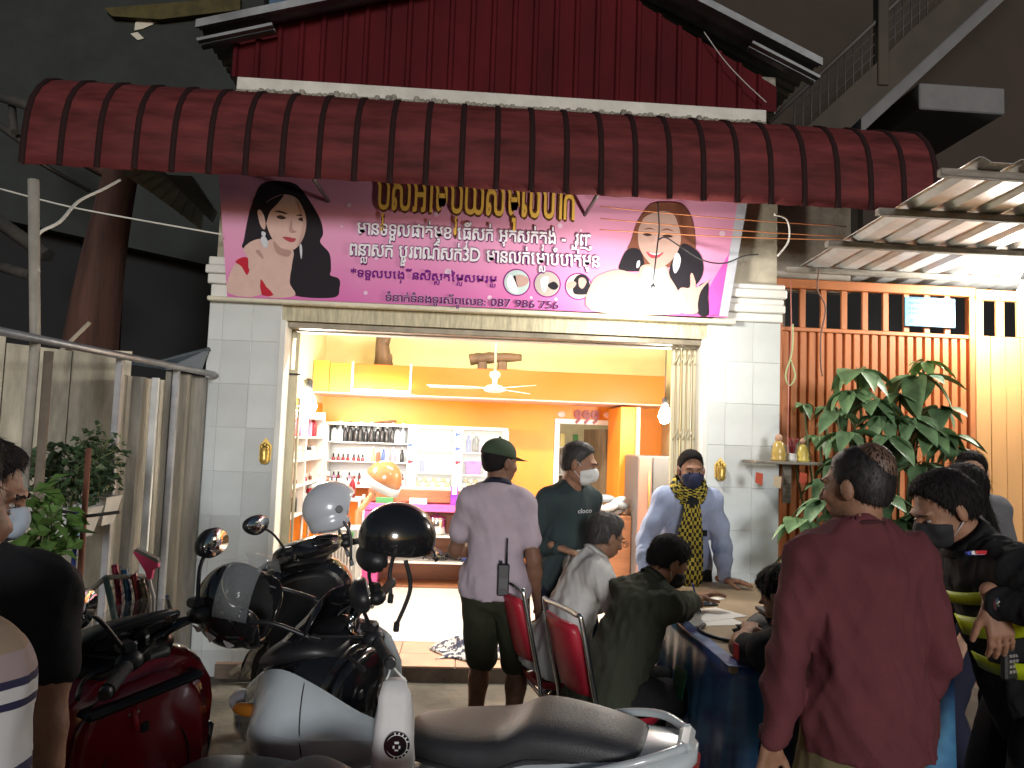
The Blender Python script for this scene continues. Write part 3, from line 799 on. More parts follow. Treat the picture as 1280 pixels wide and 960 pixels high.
pr([(345, 190), (400, 150), (470, 128), (555, 150), (612, 240), (628, 330), (612, 420), (570, 490), (520, 517), (450, 497), (390, 435), (350, 335), (335, 250)], skinA, 'printed_face')
pr([(345, 190), (470, 128), (430, 190), (375, 250), (345, 335), (318, 300)], hairD, 'printed_hair', k=4)
pr([(288, 250), (310, 236), (335, 280), (345, 340), (335, 372), (308, 340)], skinA, 'printed_ear')
pr([(190, 510), (240, 458), (310, 438), (335, 480), (372, 540), (350, 572), (328, 645), (235, 655), (222, 570)], skinA, 'printed_hand', k=4)
pr([(275, 525), (300, 515), (330, 560), (322, 575)], shade, 'printed_hand_shade', k=3)
pr([(405, 250), (440, 240), (492, 258), (488, 266), (440, 254)], dark, 'printed_eyebrow', k=3)
pr([(556, 276), (590, 266), (622, 280), (618, 288), (588, 278)], dark, 'printed_eyebrow', k=3)
pr([(420, 285), (450, 272), (488, 292), (455, 302)], dark, 'printed_eye', k=4)
pr([(572, 300), (600, 288), (624, 305), (598, 315)], dark, 'printed_eye', k=4)
pr([(508, 378), (522, 310), (528, 312), (534, 370), (562, 386), (530, 398)], shade, 'printed_nose', k=4)
pr([(462, 425), (500, 424), (528, 430), (556, 436), (540, 458), (505, 455)], lip, 'printed_lips', k=4)
pr([(400, 450), (450, 500), (520, 520), (500, 560), (420, 530)], shade, 'printed_neck_shade', k=4)
for q in ([(320, 385), (345, 395), (340, 420), (318, 412)], [(312, 430), (340, 420), (362, 460), (352, 500), (322, 480)], [(582, 480), (594, 476), (600, 520), (594, 580), (584, 530)]): pr(q, silver, 'printed_earring', k=3)
o2 = (740, 230, .1875)
brown = pm('brown_hair', (.2, .075, .045)); pinkg = pm('pink_glitter', (.6, .1, .42))
pr([(400, 132), (500, 122), (600, 138), (660, 220), (685, 330), (690, 440), (660, 470), (500, 560), (330, 540), (240, 450), (260, 380), (300, 260), (350, 180)], brown, 'printed_hair', o2)
pr([(190, 575), (190, 520), (240, 435), (320, 440), (350, 540), (330, 580)], hairD, 'printed_hair', o2)
pr([(600, 400), (690, 435), (735, 500), (740, 590), (705, 660), (640, 700), (560, 700), (515, 620), (530, 520)], hairD, 'printed_hair', o2)
pr([(705, 700), (740, 660), (776, 665), (772, 760), (775, 872), (705, 862)], hairD, 'printed_hair', o2, k=3)
pr([(0, 655), (90, 590), (190, 572), (300, 600), (340, 540), (490, 545), (520, 620), (575, 720), (590, 862), (0, 846)], skinB, 'printed_shoulder', o2, k=4)
pr([(150, 848), (200, 765), (300, 690), (350, 560), (430, 570), (490, 560), (520, 680), (575, 780), (585, 862)], pm('pale_dress', (.46, .5, .55)), 'printed_dress', o2, k=3)
pr([(360, 215), (450, 180), (540, 200), (580, 290), (592, 380), (560, 470), (500, 535), (430, 560), (365, 505), (315, 420), (308, 320), (330, 255)], skinB, 'printed_face', o2)
pr([(345, 305), (380, 290), (418, 305), (380, 300)], brown, 'printed_eyebrow', o2, k=3)
pr([(455, 312), (500, 296), (548, 318), (500, 306)], brown, 'printed_eyebrow', o2, k=3)
pr([(338, 335), (372, 328), (402, 340), (370, 348)], dark, 'printed_eye', o2, k=4)
pr([(468, 345), (505, 336), (540, 350), (505, 358)], dark, 'printed_eye', o2, k=4)
pr([(362, 452), (400, 460), (440, 465), (478, 455), (440, 492), (390, 490)], lip, 'printed_lips', o2, k=4)
pr([(378, 457), (420, 464), (460, 460), (420, 474)], white, 'printed_teeth', o2, k=4)
pr([(405, 395), (425, 345), (432, 345), (440, 380), (450, 398), (425, 408)], pm('skin_shade_pale', (.56, .37, .33)), 'printed_nose', o2, k=4)
pr([(555, 470), (575, 460), (592, 500), (580, 560), (552, 596), (538, 540)], silver, 'printed_earring', o2, k=3)
pr([(300, 520), (318, 510), (318, 545), (298, 560)], silver, 'printed_earring', o2, k=3)
pr([(578, 720), (600, 690), (652, 690), (655, 610), (670, 595), (690, 650), (698, 690), (770, 645), (784, 640), (725, 715), (705, 800), (700, 862), (590, 852)], skinB, 'printed_hand', o2, k=3)
pr([(922, 450), (910, 862), (782, 880), (778, 700), (820, 620)], pinkg, 'printed_glitter', o2, smooth=False)
pr([(975, 100), (1040, 100), (905, 884), (848, 880)], pm('silver_border', (.5, .52, .57)), 'printed_border', o2, smooth=False)
# sparkles and the three round pictures
spark = MB()
for (x, y, r) in ((436, 256, 3), (545, 268, 3.2), (560, 340, 4.5), (700, 282, 3.6), (726, 288, 2), (470, 322, 3), (457, 366, 2.6), (612, 372, 3), (695, 374, 2.2), (664, 372, 2), (838, 282, 2), (790, 300, 1.6), (903, 292, 4), (550, 350, 2), (427, 283, 1.6)):
    c = PY(x, y, BNY - .0012); spark.lathe([(r * .0055, 0), (r * .0055, .0003)], c, 10, (0, -1, 0))
spark.build('printed_sparkle', pm('sparkle', (.78, .55, .7)), ban, world=True)['kind'] = 'stuff'
for i, (x, y) in enumerate(((646, 353), (684, 355), (723, 358))):
    c = PY(x, y, BNY - .0015)
    MB().lathe([(.097, 0), (.097, .0004)], c, 28, (0, -1, 0)).build('printed_ring', pm('purple_ring', (.22, .02, .2)), ban, world=True)
    MB().lathe([(.088, 0), (.088, .0004)], c - Vector((0, .0006, 0)), 28, (0, -1, 0)).build('printed_picture', pm('picture%d' % i, [(.5, .62, .6), (.45, .4, .36), (.62, .55, .46)][i]), ban, world=True)
o3 = (580, 220, .15625)
pr([(390, 830), (430, 790), (490, 800), (520, 830), (500, 870), (440, 890), (400, 870)], skinB, 'printed_face', o3, z=9)
pr([(385, 820), (410, 795), (420, 850), (430, 890), (395, 860)], hairD, 'printed_hair', o3, z=10)
pr([(340, 830), (380, 790), (430, 900), (420, 940), (360, 910)], white, 'printed_towel', o3, z=11, k=3)
pr([(670, 870), (720, 845), (755, 880), (730, 910), (690, 900)], hairD, 'printed_hair', o3, z=9)
pr([(610, 830), (650, 800), (680, 820), (650, 930), (620, 900)], silver, 'printed_towel', o3, z=10, k=3)
pr([(880, 830), (920, 790), (980, 800), (1010, 880), (995, 940), (930, 950), (880, 940), (870, 890)], hairD, 'printed_hair', o3, z=9)
pr([(920, 820), (960, 815), (980, 850), (950, 900), (920, 880)], skinB, 'printed_face', o3, z=10)
pr([(825, 860), (870, 840), (900, 860), (870, 900), (830, 900)], skinB, 'printed_hand', o3, z=10, k=3)

_bv, _bf = text_mesh('ន', 1.0); BASEH = max(p[1] for p in _bv)
def banner_text(tokens, pl, pr_, hpx, m, outline=None, bold=.02, obold=.065, name='lettering', z=.012):
    A, B = PY(pl[0], pl[1], BNY), PY(pr_[0], pr_[1], BNY); zb = (A.z + B.z) / 2
    hm = hpx * BNY / FPX
    made = []
    for mm, bd, dy in ((m, bold, z), (outline, obold, z - .003)):
        if mm is None: continue
        V, Fc, W = text_line(tokens, bd); G = text_line.groups
        for gi, (v0, v1, f0, f1) in enumerate(G):
            a = MB(); a.add([(A.x + (B.x - A.x) * x / W, BNY - dy - l * .0001, zb + y / BASEH * hm) for x, y, l in V[v0:v1]], [tuple(i - v0 for i in q) for q in Fc[f0:f1]])
            if mm is m: made.append(a.build('letter', mm, ban, world=True, fix=False))
            else: a.build('letter_outline', mm, made[gi], world=True, fix=False)
m_wl = pm('letter_white', (.8, .78, .82)); m_pl = pm('letter_purple', (.12, .01, .12)); m_pp = pm('letter_violet', (.16, .01, .22))
L1 = ['មា', 'ន', 'ទ', 'ទួ', 'ល', 'ផា', 'ត់', 'មុ', 'ខ', ' ', 'េ', 'ធី/វ', 'ស', 'ក់', ' ', 'អុ', 'ត', 'ស', 'ក់', 'ត/រ', 'ង់', ' ', '-', ' ', 'រួ', 'ញ']
L2 = ['ព', 'នា/ល', 'ស', 'ក់', ' ', 'បូ/ដ', 'រ', 'ព', 'ណ៌', 'ស', 'ក់', '3', 'D', ' ', 'មា', 'ន', 'ល', 'ក់', 'េ', 'មា/ស', 'បំ', 'បា', 'ត់', 'មុ', 'ន']
L3 = ['*', 'ទ', 'ទួ', 'ល', 'ប', 'េ', 'ង/រ', 'ី', 'ន', 'សិ', 'ស/ស', 'ត', 'ៃ', 'ម/ល', 'ស', 'ម', 'រ', 'ម/យ']
L4 = ['ទំ', 'នា', 'ក់', 'ទំ', 'ន', 'ង', 'ទូ', 'រ', 'ស័', 'ព/ទ', 'េ', 'ល', 'ខ', ':', ' ', '0', '8', '7', ' ', '9', '8', '6', ' ', '7', '5', '6']
L0 = ['ប/រ', 'ស', 'អា', 'ម', 'ប/រ', 'យ', 'ស', 'មុ', 'ល', 'ហ', 'ក']
banner_text(L1, (446, 294), (741, 307), 14.5, m_wl, m_pl)
banner_text(L2, (437, 320), (750, 334), 14.5, m_wl, m_pl)
banner_text(L3, (438, 345), (622, 355), 8.5, m_pp, None, bold=.016)
banner_text(L4, (482, 377), (699, 386), 8, m_pl, pm('letter_halo', (.62, .42, .58)), bold=.012, obold=.05)
banner_text(L0, (470, 264), (720, 273), 43, pm('gold', (.85, .52, .10)), pm('gold_edge', (.12, .05, .015)), bold=.01, obold=.05)
# thin orange strings across the banner's end and under the awning
m_ostr = mat('orange_string', (.6, .22, .08), rough=.7)
for i, (y0, y1) in enumerate(((258, 283), (273, 296), (287, 300))):
    wire(sag(PY(750, y0, 5.2), PY(1058, y1, 5.1), .012), .0035, m_ostr, 'string', ['upper', 'middle', 'lowest'][i] + ' orange string stretched past the banner edge')
# the bare bulb that hangs in front of it
def bulb_lamp(name, label, p, hang, power, color, r=.045, rad=.05, estr=60.0, clear=None):
    t = thing(name, label, 'lamp', tuple(p))
    p = Vector(p)
    MB().lathe([(.001, -r * 1.2), (r * .6, -r), (r, -.1 * r), (r * .85, r * .7), (r * .45, r * 1.4), (r * .42, r * 1.7)], p, 14).build('bulb', mat('lit_bulb_' + name, (.9, .9, .9), rough=.4, emit=color, estr=estr), t, world=True)
    MB().lathe([(r * .48, r * 1.65), (r * .5, r * 2.6), (.2 * r, r * 2.9)], p, 12).build('socket', mat('black_socket', (.02, .02, .02), rough=.5), t, world=True)
    if hang: MB().tube([p + Vector((0, 0, r * 2.8))] + [Vector(q) for q in hang], .005, 6).build('flex', MATS['black_socket'], t, world=True)
    ld = bpy.data.lights.new(name + '_light', 'POINT'); ld.energy = power; ld.color = color; ld.shadow_soft_size = rad
    lo = bpy.data.objects.new(name + '_light', ld); lo.parent = t; col.objects.link(lo)
    lo.location = clear if clear else (0, -r * 1.5 - .02, -r * 1.3)
    return t
pbulb = PY(816, 372, 4.86)
bulb_lamp('hanging_bulb', 'bare lit bulb hanging in front of the banner over the doorway', pbulb, smooth_line([PY(819, 330, 4.88), PY(822, 305, 4.9), PY(824, 285, 4.92), PY(822, 252, 4.9)]), 22, (1, .95, .86), r=.03, estr=200)
wire(smooth_line([PY(823, 300, 4.93), PY(832, 297, 5.0), PY(850, 308, 5.22), PY(878, 325, 5.2), PY(905, 329, 5.2), PY(930, 320, 5.25), PY(948, 318, 5.28)]), .005, MATS['black_socket'], 'flex', 'black flex running from the hanging bulb to the pillar')
wire(smooth_line([PY(968, 268, 4.9), PY(984, 275, 4.95), PY(986, 300, 5.0), PY(972, 320, 5.0)]), .007, m_pc, 'cable', 'white cable end drooping below the awning')
# the bright lamp by the gate
bulb_lamp('gate_lamp', 'glaring white lamp under the lean-to roof by the orange gate', PY(1281, 368, 5.1), [(PY(1281, 368, 5.1).x, 5.12, 2.96)], 11, (1, .97, .90), r=.05, rad=.06, estr=400)
# ================================================================= salon interior
m_wl_ = mat('white_laminate', (.78, .77, .75), rough=.35, var=.04)
m_pinkc = mat('pink_laminate', (.78, .12, .38), rough=.4, var=.06)
m_brownw = mat('brown_laminate', (.33, .13, .06), rough=.5, var=.2, vscale=6, stretch=(.3, 3, 3))
m_chrome = mat('chrome', (.75, .75, .76), rough=.14, metal=1)
m_blk = mat('black_plastic', (.022, .022, .024), rough=.35)
m_pinkled = mat('pale_pink_ledge', (.8, .5, .42), rough=.5)
# folding shop gate, pushed to both sides
m_fold = mat('old_cream_steel', (.45, .40, .27), rough=.55, metal=.15, var=.22, vscale=5, stretch=(1, 1, .3))
fg = thing('folding_gate', 'cream steel folding gate pushed open against the lamp lit pillar', 'gate', (1.6, 5.58, .1))
bx0, bx1 = PY(839, 480, 5.58).x, PY(884, 480, 5.58).x
nb2 = 7; bw_ = (bx1 - bx0) / nb2; g0 = None
for i in range(nb2):
    if g0 is None:
        b = MB(); pr_ = [(0, .012), (.004, -.010), (bw_ * .55, -.014), (bw_ * .62, .008), (bw_ - .003, .012)]
        zA, zB = .0, LINT - .055 - .1
        b.loft([[(x, y, zA) for x, y in pr_], [(x, y, zB) for x, y in pr_]], cap=False, closed=False, smooth=False)
        g0 = b.build('gate_bar', m_fold, fg, fix=False, thick=.003); o = g0
    else: o = g0.copy(); col.objects.link(o)
    o.parent = fg; o.location = (bx0 + i * bw_ - 1.6, random.uniform(-.012, .012), 0)
for zz in (.35, .95, 1.6, 2.15):
    a = MB()
    for i in range(nb2 - 1):
        x = bx0 + bw_ * (i + .3); a.tube([(x, 5.556, zz + .1), (x + bw_, 5.556, zz + .18)], .006, 4)
    a.build('lattice_strap', m_fold, fg, world=True)
fl = thing('folding_gate', 'cream steel folding gate leaf standing by the dim tiled pillar', 'gate', (-1.2, 5.6, .1))
a0, a1 = PY(358, 480, 5.6).x, PY(372, 480, 5.6).x
sl = []
zt = LINT - .055
segs = [(.1, 1.93)]
MB().box((a0, 5.585, .1), (a1, 5.615, PY(365, 462, 5.6).z), .003).build('leaf', m_fold, fl, world=True)
MB().box((a0, 5.585, PY(365, 462, 5.6).z), (a0 + .025, 5.615, zt), .003).build('stile', m_fold, fl, world=True)
MB().box((a1 - .025, 5.585, PY(365, 462, 5.6).z), (a1, 5.615, zt), .003).build('stile', m_fold, fl, world=True)
for ya_, yb_ in ((390, 399), (407, 423)):
    MB().box((a0 + .026, 5.587, PY(365, yb_, 5.6).z), (a1 - .026, 5.613, PY(365, ya_, 5.6).z)).build('rail', m_fold, fl, world=True)
MB().tube([(a1 + .02, 5.58, PY(365, 468, 5.6).z), (a1 - .09, 5.58, PY(365, 468, 5.6).z)], .008, 6).build('bolt', m_blk, fl, world=True)
MB().tube([(a1 + .015, 5.60, .12), (a1 + .02, 5.60, 1.9)], .01, 6).build('pipe', m_fold, fl, world=True)

# valance with its ledge and partitions
VY = 7.95
va = thing('valance_shelf', 'orange valance box with pale ledge running across the back of the salon', 'shelf', (.3, VY, 2.0))
vz0, vz1 = PY(600, 497, VY).z, PY(600, 461, VY).z
vx0, vx1 = PY(412, 470, VY).x, PY(832, 490, VY).x
m_val = mat('yellow_orange_paint', (.86, .12, .006), rough=.42, var=.06, vscale=2)
edges = [vx0] + [PY(x, 480, VY).x for x in (440, 513)] + [vx1]
for i in range(3):
    MB().box((edges[i] + (.012 if i else 0), VY, vz0), (edges[i + 1] - (.012 if i < 2 else 0), VY + .03, vz1), .003).build('front_panel', m_val if i else m_orange, va, world=True)
for x in edges[1:3]:
    MB().box((x - .0115, VY - .008, vz0), (x + .0115, VY + .03, vz1 + .02), .002).build('divider', mat('pale_divider', (.8, .62, .5), rough=.5), va, world=True)
MB().box((IXL + .01, VY - .03, vz0 - .016), (vx1 + .01, BY - .002, vz0 - .001), .004).build('ledge', m_pinkled, va, world=True)
MB().box((IXL + .01, VY + .032, vz1 - .03), (vx1, BY - .002, vz1 - .004)).build('top_board', m_cream, va, world=True)
MB().box((IXL + .01, VY, vz0), (vx0 - .004, VY + .03, vz1 + .02)).build('front_panel', m_orange, va, world=True)
# objects on top: trunk sculpture, carved log, small bits
m_wood = mat('dark_carved_wood', (.12, .07, .04), rough=.6, var=.4, vscale=7, stretch=(1, 1, .3), bump=.4)
dt = thing('driftwood_trunk', 'forked dark driftwood trunk standing on the orange valance', 'ornament', tuple(PY(480, 455, 8.25)))
zb = vz1 - .004
c = PY(482, 455, 8.25)
def rg(cx, cz, rx, ry, n=10): return [Vector((cx + rx * math.cos(t) * (1 + .12 * math.sin(3 * t)), 8.25 + ry * math.sin(t), cz)) for t in [2 * math.pi * k / n for k in range(n)]]
MB().loft([rg(PY(480, 455, 8.25).x, zb, .11, .09), rg(PY(479, 440, 8.25).x, zb + .12, .085, .07), rg(PY(478, 425, 8.25).x, zb + .26, .07, .06), rg(PY(478, 410, 8.25).x, zb + .4, .055, .05), rg(PY(475, 398, 8.25).x, zb + .55, .05, .045)]).build('trunk', m_wood, dt, world=True)
MB().tube([(PY(481, 425, 8.25).x, 8.25, zb + .25), (PY(486, 415, 8.25).x, 8.25, zb + .36), (PY(496, 402, 8.25).x, 8.25, zb + .52)], [.05, .035, .028], 8).build('branch', m_wood, dt, world=True)
MB().ell((PY(487, 445, 8.25).x, 8.23, zb + .1), (.035, .03, .06)).build('knot', m_wood, dt, world=True)
lg = thing('carved_log', 'knobbly brown log on feet lying on the valance behind the fan', 'ornament', (PY(620, 458, 8.2).x, 8.2, zb))
MB().tube(smooth_line([PY(587, 450, 8.2), PY(600, 448, 8.2), PY(625, 447, 8.2), PY(652, 447, 8.2)]), [.06, .062, .065, .062, .06, .066, .06, .055, .06, .065, .06, .052, .05, .054, .05, .048, .044, .04, .035][:19], 10).build('log', m_wood, lg, world=True)
for px in (603, 628): MB().box((PY(px, 450, 8.2).x - .05, 8.15, zb), (PY(px, 450, 8.2).x + .05, 8.25, PY(px, 452, 8.2).z), .01).build('foot', m_wood, lg, world=True)
# ceiling fan
fp = PY(618, 486, 7.1)
fan = thing('ceiling_fan', 'white ceiling fan with three long blades under a rod', 'fan', (fp.x, 7.1, fp.z))
MB().cyl((fp.x, 7.1, fp.z + .08), (fp.x, 7.1, ICZ), .011, n=8).build('rod', mat('worn_rod', (.5, .35, .25), rough=.5), fan, world=True)
MB().lathe([(.001, .17), (.045, .15), (.05, .12), (.025, .09), (.02, .04), (.03, .02)], fp, 16).build('canopy', m_wl_, fan, world=True)
MB().lathe([(.001, .04), (.06, .03), (.1, .005), (.1, -.02), (.06, -.035), (.001, -.04)], fp, 20).build('motor', m_wl_, fan, world=True)
for k, a_ in enumerate((178, 298, 58)):
    r_ = R_(a_); d = Vector((math.cos(r_), math.sin(r_), 0)); q = Vector((-d.y, d.x, .12))
    MB().prism([fp + d * .1 - q * .02, fp + d * .2 - q * .05, fp + d * .60 - q * .065, fp + d * .62 + q * .055, fp + d * .2 + q * .05, fp + d * .1 + q * .02], (0, 0, .006)).build('blade', m_wl_, fan, world=True)
# fluorescent tube on the ledge
t0, t1 = PY(441, 489, VY - .05), PY(512, 492, VY - .05)
ft = thing('fluorescent_tube', 'lit fluorescent tube on the pale valance ledge', 'lamp', tuple((t0 + t1) / 2))
MB().box((t0.x, VY - .03, t0.z - .03), (t1.x, VY - .002, t0.z + .03), .004).build('batten', m_wl_, ft, world=True)
MB().cyl((t0.x + .02, VY - .052, t0.z), (t1.x - .02, VY - .052, t0.z), .014, n=10).build('tube', mat('lit_tube', (.9, .9, .9), emit=(1, .96, .86), estr=45), ft, world=True)
for x in (t0.x + .01, t1.x - .01): MB().box((x - .01, VY - .07, t0.z - .018), (x + .01, VY - .03, t0.z + .018)).build('end_cap', m_wl_, ft, world=True)
ld = bpy.data.lights.new('tube_light', 'AREA'); ld.shape = 'RECTANGLE'; ld.size = t1.x - t0.x; ld.size_y = .05; ld.energy = 6; ld.color = (1, .95, .85)
lo = bpy.data.objects.new('tube_light', ld); col.objects.link(lo); lo.parent = ft; lo.location = (0, -.04, -.01); lo.rotation_euler = (R_(70), 0, 0)
# ceiling tube hidden by the lintel from the street: its glow is what fills the room
ct = thing('ceiling_tube', 'fluorescent batten lamp on the salon ceiling behind the lintel', 'lamp', (.3, 6.5, ICZ - .03))
MB().box((-.3, 6.46, ICZ - .05), (.9, 6.54, ICZ - .001), .004).build('batten', m_wl_, ct, world=True)
MB().cyl((-.27, 6.5, ICZ - .075), (.87, 6.5, ICZ - .075), .016, n=10).build('tube', MATS['lit_tube'], ct, world=True)
ld = bpy.data.lights.new('ceiling_tube_light', 'AREA'); ld.shape = 'RECTANGLE'; ld.size = 1.2; ld.size_y = .12; ld.energy = 52; ld.color = (1, .95, .84)
lo = bpy.data.objects.new('ceiling_tube_light', ld); col.objects.link(lo); lo.parent = ct; lo.location = (0, 0, -.08)
bulb_lamp('wall_bulb', 'bright bulb over the mirror shelf on the salon side wall', (PY(384, 507, 7.0).x, 7.0, PY(384, 507, 7.0).z), [(IXL + .005, 7.0, PY(384, 507, 7.0).z + .2)], 16, (1, .97, .9), r=.085, estr=120)
bulb_lamp('fridge_bulb', 'bright bulb above the fridge beside the folding gate', tuple(PY(831, 520, 6.9)), [(PY(831, 520, 6.9).x, 6.9, ICZ - .02)], 11, (1, .95, .85), r=.06, estr=120)

# ---------------- bottle kinds, made once and copied
def bottle_proto(kind):
    a = MB()
    if kind == 'tall': a.lathe([(.02, 0), (.021, .01), (.021, .085), (.009, .11), (.009, .135)], n=10)
    elif kind == 'jar': a.lathe([(.03, 0), (.032, .008), (.032, .05), (.028, .055)], n=12)
    elif kind == 'pump': a.lathe([(.028, 0), (.03, .01), (.03, .1), (.012, .12), (.012, .13)], n=10)
    elif kind == 'polish': a.lathe([(.012, 0), (.013, .004), (.013, .024), (.006, .028), (.0065, .05), (.004, .052)], n=8)
    elif kind == 'box': a.box((-.02, -.015, 0), (.02, .015, .1), .002)
    return a
BP = {}
def bottle(kind, m, p, label, group, cap=None, s=1.0, cat='bottle', name=None):
    key = (kind, m.name, cap.name if cap else None)
    nm = name or {'tall': 'bottle', 'jar': 'jar', 'pump': 'pump_bottle', 'polish': 'polish_bottle', 'box': 'carton'}[kind]
    if key not in BP:
        o = bottle_proto(kind).build(nm, m)
        if cap:
            h = {'tall': .135, 'jar': .055, 'pump': .13, 'polish': .028, 'box': .1}[kind]; r = {'tall': .011, 'jar': .03, 'pump': .014, 'polish': .007, 'box': .01}[kind]
            cb = MB().lathe([(r, 0), (r, .026 if kind != 'pump' else .018), (r * .8, .028)], (0, 0, h), 10)
            if kind == 'pump': cb.box((-.006, -.045, h + .03), (.006, .006, h + .04)).cyl((0, 0, h + .015), (0, 0, h + .035), .004, n=6)
            cb.build('cap', cap, o)
        BP[key] = o
    else: o = copy_tree(BP[key])
    o.location = p; o.scale = (s, s, s)
    props(o, label, cat, group)
    return o
mB = {k: mat('bottle_' + k, c, rough=.25) for k, c in dict(black=(.02, .02, .022), white=(.75, .75, .75), brown=(.2, .07, .03), purple=(.28, .05, .5), pink=(.7, .25, .4), red=(.5, .03, .05), clear=(.55, .62, .65), blue=(.06, .1, .4), yellow=(.75, .6, .15), gold=(.5, .35, .1), lilac=(.6, .45, .65), green=(.1, .3, .12), dred=(.2, .01, .02)).items()}

# ---------------- wall cabinet
CYF = 8.30
def cx(px, py=570): return PY(px, py, CYF).x
def cz(py, px=520): return PY(px, py, CYF).z
cab = thing('display_cabinet', 'white display cabinet with open shelves and glass doors full of salon products', 'cabinet', (cx(515), CYF, cz(612)))
X0, X1, Z0, Z1 = cx(400), cx(634), cz(612), cz(531)
MB().box((X0, CYF + .245, Z0), (X1, BY - .003, Z1)).build('back_panel', mat('cabinet_back', (.74, .75, .74), rough=.4), cab, world=True)
MB().box((X0, CYF, Z1 - .03), (X1, CYF + .244, Z1), .004).build('top', m_wl_, cab, world=True)
MB().box((X0, CYF, Z0), (X1, CYF + .244, Z0 + .03), .004).build('bottom', m_wl_, cab, world=True)
posts = [(400, 408), (509, 521), (566, 578), (628, 635)]
for a_, b_ in posts:
    MB().box((cx(a_), CYF - .004, Z0 + .031), (cx(b_), CYF + .24, Z1 - .031), .003).build('upright', m_wl_, cab, world=True)
shz = {0: [cz(553, 460), cz(577, 460)], 1: [cz(563, 545), cz(591, 545)], 2: [cz(566, 605), cz(594, 605)]}
bays = [(408, 509), (521, 566), (578, 628)]
for i, (a_, b_) in enumerate(bays):
    for z in shz[i]: MB().box((cx(a_) + .002, CYF + .01, z - .012), (cx(b_) - .002, CYF + .243, z), .002).build('shelf_board', m_wl_, cab, world=True)
m_glass = mat('cabinet_glass', (.9, .95, .95), rough=.03, alpha=.10, spec=.6)
for i in (1, 2):
    a_, b_ = bays[i]; MB().box((cx(a_) + .002, CYF + .001, Z0 + .032), (cx(b_) - .002, CYF + .005, Z1 - .032)).build('glass_door', m_glass, cab, world=True)
for (px, py, m) in ((513, 556, mB['blue']), (572, 543, mB['blue']), (572, 561, mB['blue']), (513, 577, mB['red']), (572, 578, mB['red']), (570, 602, mB['blue'])):
    q = PY(px, py, CYF - .006); MB().prism([q + Vector((-.03, 0, -.01)), q + Vector((-.012, 0, -.025)), q + Vector((.03, 0, -.005)), q + Vector((.025, 0, .02)), q + Vector((.005, 0, .012)), q + Vector((-.02, 0, .024))], (0, .001, 0)).build('sticker', m, cab, world=True)
rr = random.Random(11)
def row(bay, z, items, kindf, y=None):
    a_, b_ = cx(bays[bay][0]) + .03, cx(bays[bay][1]) - .03
    n = items
    for i in range(n):
        x = a_ + (b_ - a_) * (i + .5) / n
        kindf(i, (x + rr.uniform(-.006, .006), (y or CYF + .09) + rr.uniform(-.02, .02), z + .0005))
gT = 'bottles on the top shelf of the open cabinet bay'
row(0, shz[0][0], 14, lambda i, p: bottle('tall' if i % 4 else 'pump', mB['black'] if i not in (0, 12, 13, 1) else mB['clear'], p, 'black hair product bottle on the top open shelf' if i not in (0, 1, 12, 13) else 'clear hair product bottle on the top open shelf', gT, mB['white'] if i % 3 else mB['black'], s=1.15 + .2 * (i % 2)))
row(0, shz[0][1], 15, lambda i, p: bottle('polish' if i < 7 else ('box' if i % 2 else 'tall'), mB['dred'] if i < 7 else mB[['white', 'yellow', 'brown', 'blue', 'white', 'pink', 'clear', 'black'][i - 7]], p, 'nail polish bottle on the middle open shelf' if i < 7 else ['white', 'yellow', 'brown', 'blue', 'white', 'pink', 'clear', 'black'][i - 7] + ' product on the middle open shelf', 'products on the middle shelf of the open bay', mB['black'] if i < 7 else (mB['white'] if not i % 2 else None), s=1.0 if i >= 7 else 1.3, cat='bottle'))
for k in range(2):
    row(0, Z0 + .03, 14, lambda i, p: bottle('polish', mB['dred'] if i % 3 else mB['pink'], (p[0], p[1] + .08 * k - .03, p[2] + .055 * k + (.0005)), 'nail polish bottle in the ' + ['front', 'raised back'][k] + ' row of the lowest open shelf', 'nail polish on the lowest open shelf', mB['black'], s=1.25))
MB_ = MB().box((cx(410), CYF + .115, Z0 + .031), (cx(507), CYF + .2, Z0 + .085)); props(MB_.build('display_step', m_wl_), 'white riser step under the back row of nail polish', 'stand')
row(1, shz[1][0], 5, lambda i, p: bottle('pump', mB['lilac'] if i != 2 else mB['clear'], p, ('lilac' if i != 2 else 'clear') + ' pump bottle behind the first glass door', 'pump bottles behind the first glass door', mB['white'], s=1.1))
row(1, shz[1][1], 3, lambda i, p: bottle('box', mB['lilac'] if i else mB['blue'], (cx(524) + .03 + i * .05, p[1], p[2]), ('lilac' if i else 'blue') + ' carton behind the first glass door', 'cartons behind the first glass door', s=1.2, cat='carton'))
row(2, shz[2][0], 5, lambda i, p: bottle(['tall', 'pump', 'jar', 'jar', 'jar'][i], mB[['blue', 'black', 'pink', 'lilac', 'pink'][i]], p, ['blue', 'tall black', 'pink', 'lilac', 'pink'][i] + (' bottle' if i < 2 else ' jar') + ' behind the second glass door', 'products behind the second glass door', mB['white'], s=1.35))
q = (cx(592), CYF + .1, shz[2][1] + .0005)
b_ = thing('round_tub', 'bright purple tub with lid behind the second glass door', 'tub', q)
MB().lathe([(.075, 0), (.085, .01), (.095, .12), (.1, .125), (.1, .14), (.001, .145)], n=20).build('tub', mB['purple'], b_)
MB().box((.11, -.03, 0), (.15, .03, .16), .003).build('side_carton', m_wl_, b_)
